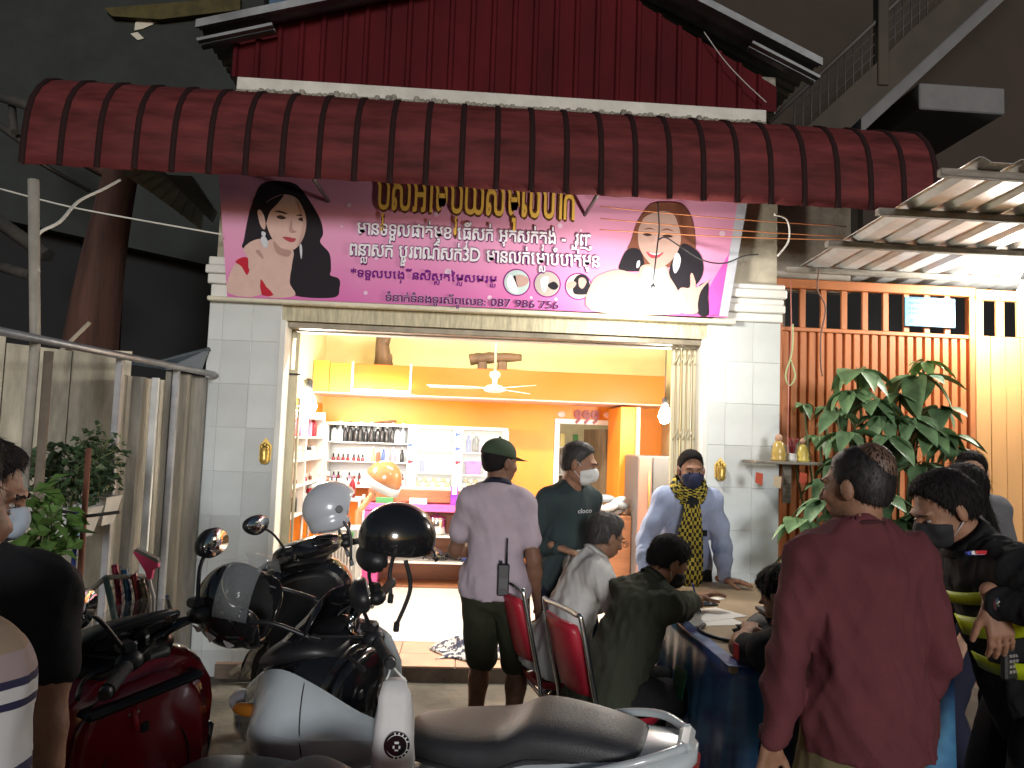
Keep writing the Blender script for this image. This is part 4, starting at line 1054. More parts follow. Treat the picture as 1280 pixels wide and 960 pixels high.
# plush heap: little yellow and white balls
for bay, pxs, mm in ((1, range(524, 565, 6), ('yellow', 'white')), (2, range(582, 600, 6), ('white', 'gold'))):
    for i, px in enumerate(pxs):
        for j in range(2):
            o = MB().ell((0, 0, .026), (.03, .03, .027), 10, 6).build('hair_bobble', mB[mm[(i + j) % 2]])
            o.location = (cx(px) + .012 * j, CYF + .06 + .07 * j, Z0 + .0305 + .045 * j); props(o, mm[(i + j) % 2] + ' fluffy hair bobble heaped on the cabinet floor', 'hair bobble', 'hair bobbles in the cabinet')
# twigs on top
tw = thing('twig_bundle', 'bundle of dark twigs lying on top of the white cabinet', 'twigs', (cx(475), CYF + .12, Z1))
for k in range(12):
    a_ = rr.uniform(-.25, .25); MB().tube([Vector((-.1 + .02 * k * .5, a_ * .2, .008 + .002 * k)), Vector((.12 + rr.uniform(-.03, .03), a_ * .3, .012 + rr.uniform(0, .03)))], .004, 5).build('twig', m_wood, tw)
# ---------------- pink counter under it
pc = thing('pink_counter', 'pink counter with open brown shelves under the white cabinet', 'counter', (cx(530), 8.1, .1))
def kx(px, py=690): return PY(px, py, 8.1).x
def kz(py, px=540): return PY(px, py, 8.1).z
K0, K1 = kx(452), kx(602) + .35
MB().box((K0, 8.1, kz(640)), (K1, BY - .004, kz(631)), .004).build('counter_top', m_pinkc, pc, world=True)
MB().box((K0 + .02, 8.5, .1), (K1 - .02, 8.52, kz(641))).build('back_board', m_brownw, pc, world=True)
for px0, px1 in ((452, 472), (596, 603)):
    MB().box((kx(px0), 8.105, .1), (kx(px1), 8.49, kz(641)), .004).build('upright', m_pinkc, pc, world=True)
for py in (670, 703, 733):
    MB().box((kx(473), 8.12, kz(py) - .02), (K1, 8.49, kz(py)), .003).build('shelf_board', m_wl_ if py < 730 else m_brownw, pc, world=True)
MB().box((kx(455), 8.2, kz(630)), (K1, BY - .006, Z0 - .001), .004).build('riser', m_brownw, pc, world=True)
MB().box((kx(461), 8.19, kz(629)), (kx(600), 8.42, kz(624)), .003).build('ledge_board', m_brownw, pc, world=True)
for (px0, px1, m, n) in ((470, 492, mB['green'], 'green'), (512, 534, mB['white'], 'white')):
    p = PY(px0, 628, 8.15); q = PY(px1, 622, 8.15)
    o = MB().box((p.x, 8.11, kz(631) + .001), (q.x, 8.18, kz(631) + .06), .003).build('tray', m); props(o, n + ' flat tray standing on the pink counter', 'tray')
pot = thing('steel_pot', 'shiny steel rice pot with lid on the brown shelf', 'pot', (kx(543), 8.25, kz(670)))
MB().lathe([(.09, 0), (.105, .02), (.11, .15), (.105, .165)], n=22).build('body', m_chrome, pot)
MB().lathe([(.105, .166), (.09, .185), (.03, .2), (.02, .215), (.001, .22)], n=22).build('lid', m_chrome, pot)
cf_ = thing('curling_tools', 'heap of black curling irons and cords on the lower brown shelf', 'tools', (kx(545), 8.25, kz(703)))
for k in range(14):
    x = rr.uniform(-.26, .22); MB().tube(smooth_line([Vector((x, rr.uniform(-.08, .06), .02)), Vector((x + .06, rr.uniform(-.08, .06), .05 + rr.uniform(0, .05))), Vector((x + .14, rr.uniform(-.08, .06), .02))], 4), rr.choice([.008, .014, .012]), 6).build('curling_iron', m_blk, cf_)
bt = MB().lathe([(.028, 0), (.03, .1), (.02, .11)], (0, 0, 0), 12, (1, 0, .05)); o = bt.build('blue_tube', mB['blue']); o.location = (kx(577), 8.2, kz(703) + .031); props(o, 'blue plastic tube lying on the lower brown shelf', 'tube')
o = bottle('box', mB['purple'], (kx(565), 8.14, kz(631) + .0005), 'purple box standing on the pink counter against the cabinet', None, s=1.9, cat='box')
o = MB().box((-.013, -.0315, .06), (.013, -.0295, .16)).build('print_stripe', mB['white'], o)
# ---------------- steamer hood
hs = thing('hair_steamer', 'brown domed hair steamer hood on a pale swing arm', 'hair steamer', (PY(440, 700, 7.3).x, 7.3, .1))
hc = PY(482, 600, 7.3)
Mr = Matrix.Rotation(R_(28), 3, 'Y') @ Matrix.Rotation(R_(10), 3, 'X')
n_ = 22; rings = []
for j in range(9):
    a_ = math.pi / 2 * j / 8
    rings.append([hc + Mr @ Vector((-.02 + .17 * math.cos(a_) * math.cos(t) * 1.05, .15 * math.cos(a_) * math.sin(t), -.02 + .20 * math.sin(a_))) for t in [2 * math.pi * k / n_ for k in range(n_)]])
MB().loft(rings).build('dome', mat('amber_dome', (.36, .16, .07), rough=.15, coat=.6), hs, world=True)
rings = [[hc + Mr @ Vector((-.02 + r * 1.05 * math.cos(t), r * .9 * math.sin(t), z)) for t in [2 * math.pi * k / n_ for k in range(n_)]] for r, z in ((.172, -.015), (.182, -.02), (.185, -.085), (.17, -.09))]
MB().loft(rings).build('rim', mat('grey_rim', (.5, .52, .53), rough=.3), hs, world=True)
MB().tube([hc + Vector((-.1, 0, -.12)), PY(448, 640, 7.3), PY(446, 690, 7.3), Vector((PY(446, 690, 7.3).x, 7.3, .12))], .03, 8).build('stand', mat('salmon_stand', (.75, .33, .16), rough=.4), hs, world=True)
MB().box((PY(446, 690, 7.3).x - .2, 7.1, .1), (PY(446, 690, 7.3).x + .2, 7.5, .15), .01).build('base', m_blk, hs, world=True)
# air cooler / trolley in front
ac = thing('air_cooler', 'grey air cooler with vertical grille beside the pink counter', 'air cooler', (PY(425, 690, 6.9).x, 6.9, .1))
xa, xb = PY(402, 690, 6.9).x, PY(447, 690, 6.9).x; zt_, zb_ = PY(425, 660, 6.9).z, PY(425, 712, 6.9).z
MB().box((xa, 6.9, .1), (xb, 7.2, zt_), .012).build('body', mat('cooler_grey', (.42, .43, .43), rough=.45), ac, world=True)
for k in range(9):
    x = xa + .04 + k * (xb - xa - .08) / 8.5; MB().box((x, 6.885, zb_), (x + .014, 6.899, zt_ - .09), .002).build('grille_slat', mat('cooler_slat', (.6, .6, .6), rough=.4), ac, world=True)
MB().box((xb - .1, 6.89, zt_ - .075), (xb - .04, 6.899, zt_ - .03), .003).build('control', mB['green'], ac, world=True)
# white sheet-draped trolley behind the helmet
tr_ = thing('salon_trolley', 'white salon trolley stacked with jars beside the side wall', 'trolley', (PY(400, 640, 7.4).x, 7.4, .1))
xa, xb = PY(378, 640, 7.5).x, PY(452, 640, 7.5).x; zt_ = PY(420, 622, 7.5).z
for z in (.3, .62, zt_): MB().box((xa, 7.4, z - .025), (xb, 7.75, z), .004).build('tray', m_wl_, tr_, world=True)
for x in (xa + .015, xb - .015):
    for y in (7.415, 7.735): MB().cyl((x, y, .1), (x, y, zt_ + .02), .013, n=8).build('leg', m_wl_, tr_, world=True)
for k in range(6):
    bottle(['jar', 'pump', 'tall'][k % 3], mB[['red', 'white', 'brown', 'pink', 'clear', 'dred'][k]], (xa + .07 + k * (xb - xa - .1) / 6, 7.5 + .05 * (k % 2), zt_ + .0005), ['red jar', 'white pump bottle', 'brown bottle', 'pink jar', 'clear pump bottle', 'dark red bottle'][k] + ' on top of the white salon trolley', 'things on the salon trolley', mB['white'], s=1.5)
# ---------------- side wall shelf with mirror
sh = thing('side_shelf', 'white slanting display shelf of bottles on the salon side wall', 'shelf', (IXL + .08, 7.0, .95))
for z in (.95, 1.2, 1.42, 1.62, 1.8): MB().box((IXL + .003, 6.15, z - .018), (IXL + .17, 7.85, z), .003).build('shelf_board', m_wl_, sh, world=True)
for y in (6.15, 7.0, 7.85): MB().box((IXL + .003, y - .012, .95), (IXL + .172, y + .012, 1.86), .003).build('upright', m_wl_, sh, world=True)
for k in range(28):
    z = (.95, 1.2, 1.42, 1.62)[k % 4]; y = 6.25 + (k // 4) * .225 + (.06 if k // 4 > 2 else 0)
    kd = ['tall', 'pump', 'jar', 'polish'][(k * 7) % 4]; cn = ['black', 'pink', 'white', 'red', 'clear', 'brown'][(k * 5) % 6]
    bottle(kd, mB[cn], (IXL + .09, y, z + .0005), cn + ' ' + {'tall': 'bottle', 'pump': 'pump bottle', 'jar': 'jar', 'polish': 'polish bottle'}[kd] + ' on the slanting side wall shelf', 'products on the side wall shelf', mB['white'] if cn != 'white' else mB['black'], s=1.3)
# ---------------- doorway
dw = thing('door_frame', 'white door frame in the orange wall under the red number', 'door frame', ((DX0 + DX1) / 2, BY, .1))
MB().box((DX0 - .058, BY - .015, .1), (DX0, BY + .098, DZ), .003).build('jamb', m_wl_, dw, world=True)
MB().box((DX1, BY - .015, .1), (DX1 + .058, BY + .098, DZ), .003).build('jamb', m_wl_, dw, world=True)
MB().box((DX0 - .058, BY - .015, DZ + .002), (DX1 + .058, BY + .098, DZ + .058), .003).build('head', m_wl_, dw, world=True)
dr_ = thing('open_door', 'dark brown door leaf standing open inside the doorway', 'door', (DX1 - .05, BY + .12, .1))
Mz = Matrix.Translation(Vector((DX1 - .04, BY + .12, .12))) @ Matrix.Rotation(R_(105), 4, 'Z')
MB().box((0, 0, 0), (.62, .04, DZ - .16), .004, Mz).build('leaf', m_timber, dr_, world=True)
MB().box((.52, -.03, .95), (.58, -.001, 1.0), .004, Mz).build('handle', m_chrome, dr_, world=True)
bulb_lamp('back_room_bulb', 'bulb lighting the room behind the doorway', ((DX0 + DX1) / 2 - .5, 9.3, 2.9), [((DX0 + DX1) / 2 - .5, 9.3, ICZ - .01)], 9, (1, .95, .85), r=.04, estr=60)
bk = thing('back_room_shelf', 'white shelf with boxes and bottles in the room behind the doorway', 'shelf', ((DX0 + DX1) / 2, 9.7, .1))
for z in (.5, .9, 1.25, 1.6): MB().box((DX0 + .1, 9.75, z - .02), (DX1 + .15, 10.15, z)).build('shelf_board', m_wl_, bk, world=True)
for x in (DX0 + .1, DX1 + .13): MB().box((x, 9.75, .1), (x + .02, 10.15, 1.75)).build('upright', m_wl_, bk, world=True)
for k in range(10):
    cn = ['red', 'white', 'yellow', 'black', 'pink', 'green'][k % 6]; z = (.9, 1.25, 1.6)[k % 3]
    bottle(['jar', 'pump', 'box'][k % 3], mB[cn], (DX0 + .2 + (k // 3) * .17, 9.9, z + .0005), cn + ' ' + ['jar', 'pump bottle', 'carton'][k % 3] + ' on the shelf behind the doorway', 'things on the back room shelf', None, s=1.6)
# 999
v9, f9 = text_mesh('999', .22, .008)
x_0 = min(p[0] for p in v9); x_1 = max(p[0] for p in v9)
P9, Q9 = PY(717, 530, BY - .02), PY(750, 513, BY - .02)
n9 = thing('wall_number', 'red raised number 999 on the orange wall above the doorway', 'number', (P9.x, BY - .003, P9.z))
h9 = max(p[1] for p in v9)
# each figure its own plate
fx = [(x - x_0) / (x_1 - x_0) for x, y in v9]
for k in range(3):
    v, f = text_mesh('9', .22, .008); a0 = min(p[0] for p in v); a1 = max(p[0] for p in v); b0 = min(p[1] for p in v); b1 = max(p[1] for p in v)
    wd = (Q9.x - P9.x) / 3
    a = MB(); a.add([(P9.x + wd * k + (x - a0) / (a1 - a0) * wd * .9, BY - .016, P9.z + (y - b0) / (b1 - b0) * (Q9.z - P9.z)) for x, y in v], f)
    a.build('figure', mat('red_figure', (.25, .004, .012), rough=.4), n9, world=True, thick=.022)
for px, py in ((702, 518), (760, 519), (776, 517)):
    q = PY(px, py, BY - .004); o = MB().ell(q, (.05, .006, .035), 10, 6).build('wall_sticker', mat('pale_sticker', (.8, .5, .45), rough=.5)); props(o, ['pale', 'pinkish', 'peach'][(702, 760, 776).index(px)] + ' round sticker on the orange wall near the number', 'sticker')
# fridge and orange partition
pp = MB().box((PY(774, 600, 7.9).x, 7.9, .1), (PY(793, 600, 7.9).x, BY - .002, vz0 - .04), .004)
props(pp.build('orange_partition', m_orange), 'narrow orange partition post beside the fridge', 'partition')
ps = MB().box((PY(794, 600, 7.85).x, 7.85, .1), (PY(799, 600, 7.85).x, 7.898, vz0 - .04), .003)
props(ps.build('pale_post', mat('salmon_post', (.8, .5, .35), rough=.5)), 'slim salmon post beside the orange partition', 'post')
fr = thing('fridge', 'grey two tone fridge behind the man with the checked scarf', 'fridge', (PY(822, 620, 7.3).x, 7.3, .1))
xa, xm, xb = PY(797, 600, 7.3).x, PY(814, 600, 7.3).x, PY(838, 600, 7.3).x; zt_ = PY(815, 570, 7.3).z
MB().box((xa, 7.3, .13), (xb + .15, 7.9, zt_), .012).build('body', mat('fridge_grey', (.13, .125, .13), rough=.4), fr, world=True)
MB().box((xa + .004, 7.27, .15), (xm, 7.299, zt_ - .01), .006).build('door', mat('fridge_pink', (.34, .17, .135), rough=.4), fr, world=True)
MB().box((xm + .01, 7.27, .15), (xb + .146, 7.299, zt_ - .01), .006).build('door', MATS['fridge_grey'], fr, world=True)
MB().cyl((xm - .03, 7.25, zt_ - .5), (xm - .03, 7.25, zt_ - .15), .008, n=6).build('handle', mB['gold'], fr, world=True)
for x in (xa + .05, xb + .1):
    for y in (7.35, 7.85): MB().cyl((x, y, .1), (x, y, .131), .02, n=8).build('foot', m_blk, fr, world=True)
# bundle of clothes on the chair behind
cl = thing('cloth_bundle', 'grey and white bundle of towels by the doorway', 'towels', (PY(765, 632, 7.6).x, 7.6, .1))
q = PY(765, 632, 7.6)
MB().box((q.x - .18, 7.5, .1), (q.x + .18, 7.75, q.z - .09), .01).build('stool', m_brownw, cl, world=True)
for k in range(6): MB().ell(q + Vector((rr.uniform(-.1, .1), rr.uniform(-.05, .05), -.06 + .025 * k)), (.1, .08, .04), 10, 6, Matrix.Rotation(rr.uniform(-.5, .5), 3, 'Y')).build('towel', mat('towel%d' % (k % 2), [(.65, .66, .68), (.3, .32, .35)][k % 2], rough=.9), cl, world=True)
# crumpled cloth on the entrance slab
rc = random.Random(4)
cw = MB(); n = 22; g_ = []
p0_, p1_ = PZ(545, 812, .105), PZ(612, 786, .105)
for i in range(n):
    for j in range(n):
        u, v = i / (n - 1), j / (n - 1)
        x = p0_.x + (p1_.x + .12 - p0_.x) * u + .05 * math.sin(v * 7); y = 5.52 + .42 * v + .05 * math.sin(u * 9)
        e = math.sin(math.pi * u) * math.sin(math.pi * v)
        z = .108 + e * (.05 + .04 * abs(math.sin(u * 13 + v * 5)) + .03 * abs(math.sin(v * 17 - u * 7)))
        g_.append((x, y, z))
cw.add(g_, [(i * n + j, (i + 1) * n + j, (i + 1) * n + j + 1, i * n + j + 1) for i in range(n - 1) for j in range(n - 1)], True)
o = cw.build('floor_cloth', mat('patterned_cloth', (.05, .06, .12), c2=(.7, .7, .7), rough=.9, vscale=26, detail=2, thresh=(.47, .52)), fix=False, thick=.003); props(o, 'crumpled navy and white patterned cloth on the entrance tiles', 'cloth')
# ================================================================= table, chairs and what lies on the table
TX0, TX1, TY0, TY1, TZ = 1.08, 1.98, 3.02, 4.88, .80
m_ttop = mat('worn_plywood', (.33, .24, .145), rough=.6, var=.25, vscale=3, stretch=(1, .3, 1), bump=.15)
tb = thing('wooden_table', 'worn wooden table with a blue printed tarpaulin hung round its sides', 'table', ((TX0 + TX1) / 2, (TY0 + TY1) / 2, 0))
MB().box((TX0, TY0, TZ - .03), (TX1, TY1, TZ), .004).build('tabletop', m_ttop, tb, world=True)
for x in (TX0 + .06, TX1 - .06):
    for y in (TY0 + .08, TY1 - .08): MB().box((x - .03, y - .03, 0), (x + .03, y + .03, TZ - .031), .004).build('leg', m_timber, tb, world=True)
m_tarp = mat('blue_tarp_print', (.025, .06, .19), rough=.35, c2=(.08, .25, .42), vscale=2.2, detail=3, stretch=(1, 1, 1.6), thresh=(.42, .62))
tp_ = thing('printed_tarpaulin', 'blue and violet printed tarpaulin draped over the table side', 'tarpaulin', (TX0, TY0, .4))
def drape(p0, p1, nrm, z1, z0, name, amp, m, seed):
    a = MB(); n = 40; k = 12; rings = []; r = random.Random(seed); ph = r.random() * 6
    for j in range(k + 1):
        f = j / k; ring = []
        for i in range(n + 1):
            q = Vector(p0).lerp(Vector(p1), i / n); w = amp * f * (math.sin(i * .62 + ph + f) + .5 * math.sin(i * 1.37 + 2 * f))
            ring.append(q + Vector(nrm) * (.012 + .05 * f + w) + Vector((0, 0, z1 + (z0 - z1) * f)))
        rings.append(ring)
    a.loft(rings, cap=False, closed=False); return a.build(name, m, tp_, world=True, fix=False, thick=.003)
path = [((TX0, TY1 - .5), (-1, 0)), ((TX0, TY0 + .06), (-1, 0)), ((TX0 + .02, TY0 + .02), (-.7, -.7)), ((TX0 + .06, TY0), (0, -1)), ((TX1, TY0), (0, -1))]
cnt_ = [44, 4, 4, 26]; st_ = []
for (pa_, na_), (pb_, nb3), c_ in zip(path[:-1], path[1:], cnt_):
    for i in range(c_): f = i / c_; st_.append((Vector((*pa_, 0)).lerp(Vector((*pb_, 0)), f), Vector((*na_, 0)).lerp(Vector((*nb3, 0)), f).normalized()))
st_.append((Vector((*path[-1][0], 0)), Vector((*path[-1][1], 0)))); rings = []
for j in range(15):
    f = j / 14
    rings.append([p + n_ * (.010 + .055 * f + .026 * f * (math.sin(i * .55 + 1.2 * f) + .55 * math.sin(i * 1.31 + 2 + f))) + Vector((0, 0, TZ + .006 - (TZ - .04) * f + .012 * f * math.sin(i * .4))) for i, (p, n_) in enumerate(st_)])
MB().loft(rings, cap=False, closed=False).build('drop', m_tarp, tp_, world=True, fix=False, thick=.003)
m_tv = mat('violet_tarp_print', (.10, .10, .30), rough=.35, c2=(.2, .3, .5), vscale=5, thresh=(.4, .6))
MB().box((TX0 - .012, TY0 - .012, TZ + .001), (TX0 + .05, TY1 - .5, TZ + .005)).build('fold_over', m_tv, tp_, world=True)
MB().box((TX0 + .051, TY0 - .012, TZ + .001), (TX1, TY0 + .03, TZ + .005)).build('fold_over', m_tv, tp_, world=True)
# green print motif on the drop
MB().flat([(TX0 - .085, 3.55, .52), (TX0 - .085, 3.38, .55), (TX0 - .07, 3.36, .68), (TX0 - .07, 3.54, .66)]).build('green_motif', mat('green_print', (.02, .12, .05), rough=.4), tp_, world=True, thick=.002)
pa = MB().box((-.11, -.15, 0), (.11, .15, .0015)).build('paper_sheet', mat('paper', (.8, .79, .76), rough=.7)); pa.location = (1.30, 3.93, TZ + .002); pa.rotation_euler = (0, 0, R_(-62)); props(pa, 'white paper form under the writing man\'s hand', 'paper')
pa2 = MB().box((-.11, -.15, 0), (.11, .15, .0015)).build('paper_sheet', MATS['paper']); pa2.location = (1.24, 3.80, TZ + .0006); pa2.rotation_euler = (0, 0, R_(-80)); props(pa2, 'second paper sheet half under the form', 'paper')
cd_ = MB().box((-.05, -.03, 0), (.05, .03, .002)).build('card', MATS['paper']); cd_.location = (1.45, 4.33, TZ + .001); cd_.rotation_euler = (0, 0, .4); props(cd_, 'small pale card lying alone on the table', 'card')
pen = MB().cyl((1.20, 3.93, .955), (1.255, 3.96, TZ + .006), .005, .003, 8).build('pen', mB['blue']); props(pen, 'blue pen in the writing man\'s hand', 'pen')
ph_ = thing('phone', 'black phone lying on the table beyond the paper', 'phone', (1.33, 4.16, TZ + .001), .3)
MB().box((-.075, -.038, 0), (.075, .038, .01), .003).build('body', m_blk, ph_); MB().box((-.07, -.033, .0102), (.07, .033, .0108)).build('screen', mat('phone_glass', (.01, .01, .012), rough=.08), ph_)
bg = thing('shoulder_bag', 'slack black shoulder bag lying on the table', 'bag', (1.5, 3.62, TZ))
rings = []
for i in range(13):
    f = i / 12; w = .13 * math.sin(math.pi * min(max(f, .06), .94)) ** .5; hgt = .11 * math.sin(math.pi * min(max(f, .08), .92)) ** .6
    c = Vector((1.30 + .42 * f, 3.50 + .12 * f, TZ + .002))
    rings.append([c + Vector((.03 * math.sin(3 * t), w * math.cos(t), max(0, hgt * (math.sin(t) * (1 + .12 * math.sin(5 * t + i)) * .5 + .5)))) for t in [2 * math.pi * k / 16 for k in range(16)]])
MB().loft(rings).build('body', mat('bag_nylon', (.018, .018, .02), rough=.6, var=.3, bump=.4, bscale=20), bg, world=True)
MB().tube(smooth_line([(1.33, 3.42, TZ + .05), (1.25, 3.36, TZ + .012), (1.15, 3.42, TZ + .012), (1.12, 3.55, TZ + .012), (1.18, 3.66, TZ + .012)]), .009, 6).build('strap', m_blk, bg, world=True)
MB().box((1.40, 3.44, TZ + .1), (1.44, 3.60, TZ + .118), .003).build('buckle', mat('grey_web', (.12, .125, .135), rough=.7), bg, world=True)

m_chred = mat('red_vinyl', (.40, .018, .035), rough=.35, var=.12, vscale=6)
def red_chair(label, x, y, rz):
    """folding chair with bent chrome frame; faces local +y"""
    t = thing('red_chair', label, 'chair', (x, y, 0), rz, 'red chairs beside the table')
    rings = []
    for f, z in ((0, 0), (.15, .035), (.85, .04), (1, .012)):
        rings.append([Vector((math.copysign(abs(math.cos(a)) ** .6, math.cos(a)) * (.19 if 0 < f < 1 else .175), math.copysign(abs(math.sin(a)) ** .6, math.sin(a)) * (.185 if 0 < f < 1 else .17), .425 + z)) for a in [2 * math.pi * k / 24 for k in range(24)]])
    MB().loft(rings).build('seat', m_chred, t)
    a = MB(); rings = []
    for j in range(9):
        f = j / 8; z = .56 + .31 * f; yy = -.19 - .09 * f; w = .17 * (1 if .1 < f < .9 else .93); c = .025 * math.sin(math.pi * f)
        rings.append([Vector((w * sx, yy + dy - .03 * (1 - sx * sx) , z)) for sx, dy in ((-1, 0), (-.6, .018), (0, .022), (.6, .018), (1, 0), (.6, -.018), (0, -.02), (-.6, -.018))])
    a.loft(rings); a.build('backrest', m_chred, t)
    fr = smooth_line([(-.2, .17, .40), (-.205, -.15, .41), (-.20, -.19, .5), (-.19, -.275, .88), (-.14, -.285, .915), (.14, -.285, .915), (.19, -.275, .88), (.20, -.19, .5), (.205, -.15, .41), (.2, .17, .40)], 5)
    MB().tube(fr, .012, 8).build('back_frame', m_chrome, t)
    for s in (-1, 1):
        MB().tube([(.19 * s, -.15, .415), (.195 * s, .21, .0)], .012, 8).build('leg', m_chrome, t); MB().tube([(.175 * s, .12, .415), (.18 * s, -.24, .0)], .012, 8).build('leg', m_chrome, t)
    MB().tube([(-.19, .15, .07), (.19, .15, .07)], .009, 6).build('stretcher', m_chrome, t); MB().tube([(-.178, -.19, .06), (.178, -.19, .06)], .009, 6).build('stretcher', m_chrome, t)
    return t
red_chair('red vinyl chair with chrome frame under the man in the olive jacket', .74, 3.57, R_(-72))
red_chair('red vinyl chair with chrome frame under the man in the white shirt', .555, 4.07, R_(-76))
sto = thing('plastic_stool', 'dark plastic stool under the person with the bowed head', 'stool', (1.42, 2.76, 0))
MB().loft([[Vector((sx * w, sy * w, z)) for sx, sy in ((-1, -1), (0, -1.08), (1, -1), (1.08, 0), (1, 1), (0, 1.08), (-1, 1), (-1.08, 0))] for w, z in ((.14, .40), (.155, .41), (.155, .435), (.14, .445))]).build('seat', m_blk, sto)
for sx in (-1, 1):
    for sy in (-1, 1): MB().tube([(.12 * sx, .12 * sy, .41), (.16 * sx, .16 * sy, 0)], [.022, .018], 6).build('leg', m_blk, sto)

# ================================================================= small shrines and ornaments
m_gold = mat('gold_leaf', (.62, .43, .12), rough=.35, metal=.7, var=.25, vscale=20)
def gold_holder(label, px, py0, py1):
    a, b = PY(px, py0, FY - .02), PY(px, py1, FY - .02); h = a.z - b.z
    t = thing('incense_holder', label, 'ornament', (b.x, FY - .001, b.z))
    MB().lathe([(.02, 0), (.034, .02), (.03, .04), (.036, h * .45), (.032, h * .6), (.034, h * .62)], (0, -.02, 0), 14).build('cup', m_gold, t)
    MB().prism([(-.04, -.004, .02), (.04, -.004, .02), (.042, -.004, h * .7), (.02, -.004, h * .85), (0, -.004, h), (-.02, -.004, h * .85), (-.042, -.004, h * .7)], (0, .006, 0)).build('back_plate', m_gold, t)
    for k in range(3): MB().ell((-.02 + .02 * k, -.03, h * .66 + .012 * (k % 2)), (.012, .012, .018), 8, 6).build('bud', m_gold, t)
gold_holder('small gold incense holder on the dim tiled pillar', 330, 547, 580)
gold_holder('small gold incense holder on the lamp lit pillar', 901, 572, 601)
sp_ = thing('shrine_shelf', 'little wooden shrine shelf fixed beside the lamp lit pillar', 'shelf', tuple(PY(980, 580, 5.3)))
A, B = PY(938, 575, 5.22), PY(1022, 584, 5.22)
MB().box((A.x, 5.12, A.z - .02), (B.x, 5.38, A.z), .004).build('board', m_greytimber, sp_, world=True)
MB().box((A.x + .3, 5.375, A.z - .3), (A.x + .36, 5.395, A.z - .021), .004).build('bracket', m_greytimber, sp_, world=True)
MB().box((A.x + .22, 5.36, A.z + .001), (A.x + .44, 5.385, A.z + .11), .004).build('back_board', m_greytimber, sp_, world=True)
for k, px in enumerate((945, 968, 1000)):
    q = PY(px, 590 + 4 * (k % 2), 5.118); MB().prism([q, q + Vector((.05, 0, -.01)), q + Vector((.045, 0, -.09)), q + Vector((-.005, 0, -.07))], (0, .002, 0)).build('paper_charm', mat('charm%d' % (k % 2), [(.5, .08, .04), (.55, .42, .28)][k % 2], rough=.8), sp_, world=True)
def figurine(px, m, label, s=1.0):
    q = PY(px, 578, 5.2); t = thing('figurine', label, 'figurine', (q.x, 5.2, A.z))
    MB().lathe([(.032 * s, 0), (.036 * s, .012), (.03 * s, .03), (.034 * s, .045), (.024 * s, .08 * s), (.014 * s, .092 * s)], n=12).build('body', m, t); MB().ell((0, 0, .105 * s), (.017 * s, .017 * s, .02 * s), 10, 7).build('head', mat('figurine_head', (.5, .3, .2), rough=.5), t)
figurine(973, mB['gold'], 'seated gold figurine on the shrine shelf', 1.5); figurine(1003, mB['yellow'], 'seated cream figurine on the shrine shelf', 1.3)
v_ = thing('incense_jar', 'white jar full of red incense sticks on the shrine shelf', 'jar', (PY(990, 578, 5.2).x, 5.2, A.z))
MB().lathe([(.03, 0), (.036, .02), (.03, .05), (.033, .055)], n=14).build('jar', m_wl_, v_)
for k in range(22): MB().tube([(0.004 * (k % 5 - 2), .004 * (k % 3 - 1), .03), (random.uniform(-.045, .045), random.uniform(-.03, .03), .16)], .0018, 4).build('incense_stick', mB['dred'], v_)
# wires hanging by the gate
wire(smooth_line([PY(988, 350, 5.45), PY(989, 420, 5.45), PY(986, 470, 5.42), PY(985, 540, 5.4), PY(985, 572, 5.3)]), .004, mat('pink_wire', (.55, .2, .16), rough=.6), 'hanging_wire', 'thin red wire hanging down the gate edge to the shrine shelf')
wire(smooth_line([PY(991, 405, 5.44), PY(990, 440, 5.42), PY(982, 468, 5.42), PY(987, 482, 5.42), PY(994, 470, 5.42), PY(988, 450, 5.43)]), .006, mat('green_wire', (.35, .42, .2), rough=.6), 'hanging_wire', 'coiled pale green wire hanging on the orange gate')
wire(smooth_line([PY(1024, 335, 5.42), PY(1022, 362, 5.42), PY(1032, 385, 5.44), PY(1026, 420, 5.46), PY(1026, 455, 5.48), PY(1028, 470, 5.48)]), .006, mat('brown_wire', (.14, .07, .05), rough=.6), 'hanging_wire', 'dark brown cable dangling over the orange gate slats')

# ================================================================= broad leaved plants by the gate
def leaf_mesh(L, Wd, droop, name, m):
    a = MB(); n = 6; V = []
    for i in range(n + 1):
        f = i / n; w = Wd * math.sin(math.pi * min(1, f ** .8)) ** .9 if 0 < f < 1 else .002
        z = -droop * f * f * L; y = L * f
        V += [Vector((-w, y, z + .25 * w)), Vector((-w * .5, y, z + .03 * w)), Vector((0, y, z - .06 * w)), Vector((w * .5, y, z + .03 * w)), Vector((w, y, z + .25 * w))]
    F = [(i * 5 + j, (i + 1) * 5 + j, (i + 1) * 5 + j + 1, i * 5 + j + 1) for i in range(n) for j in range(4)]
    a.add(V, F, True); return a
m_lf = [mat('glossy_leaf%d' % k, c, rough=.5, var=.4, vscale=2.5, spec=.4) for k, c in enumerate(((.125, .22, .105), (.155, .27, .12), (.20, .33, .10)))]
m_stem = mat('plant_stem', (.10, .12, .05), rough=.7)
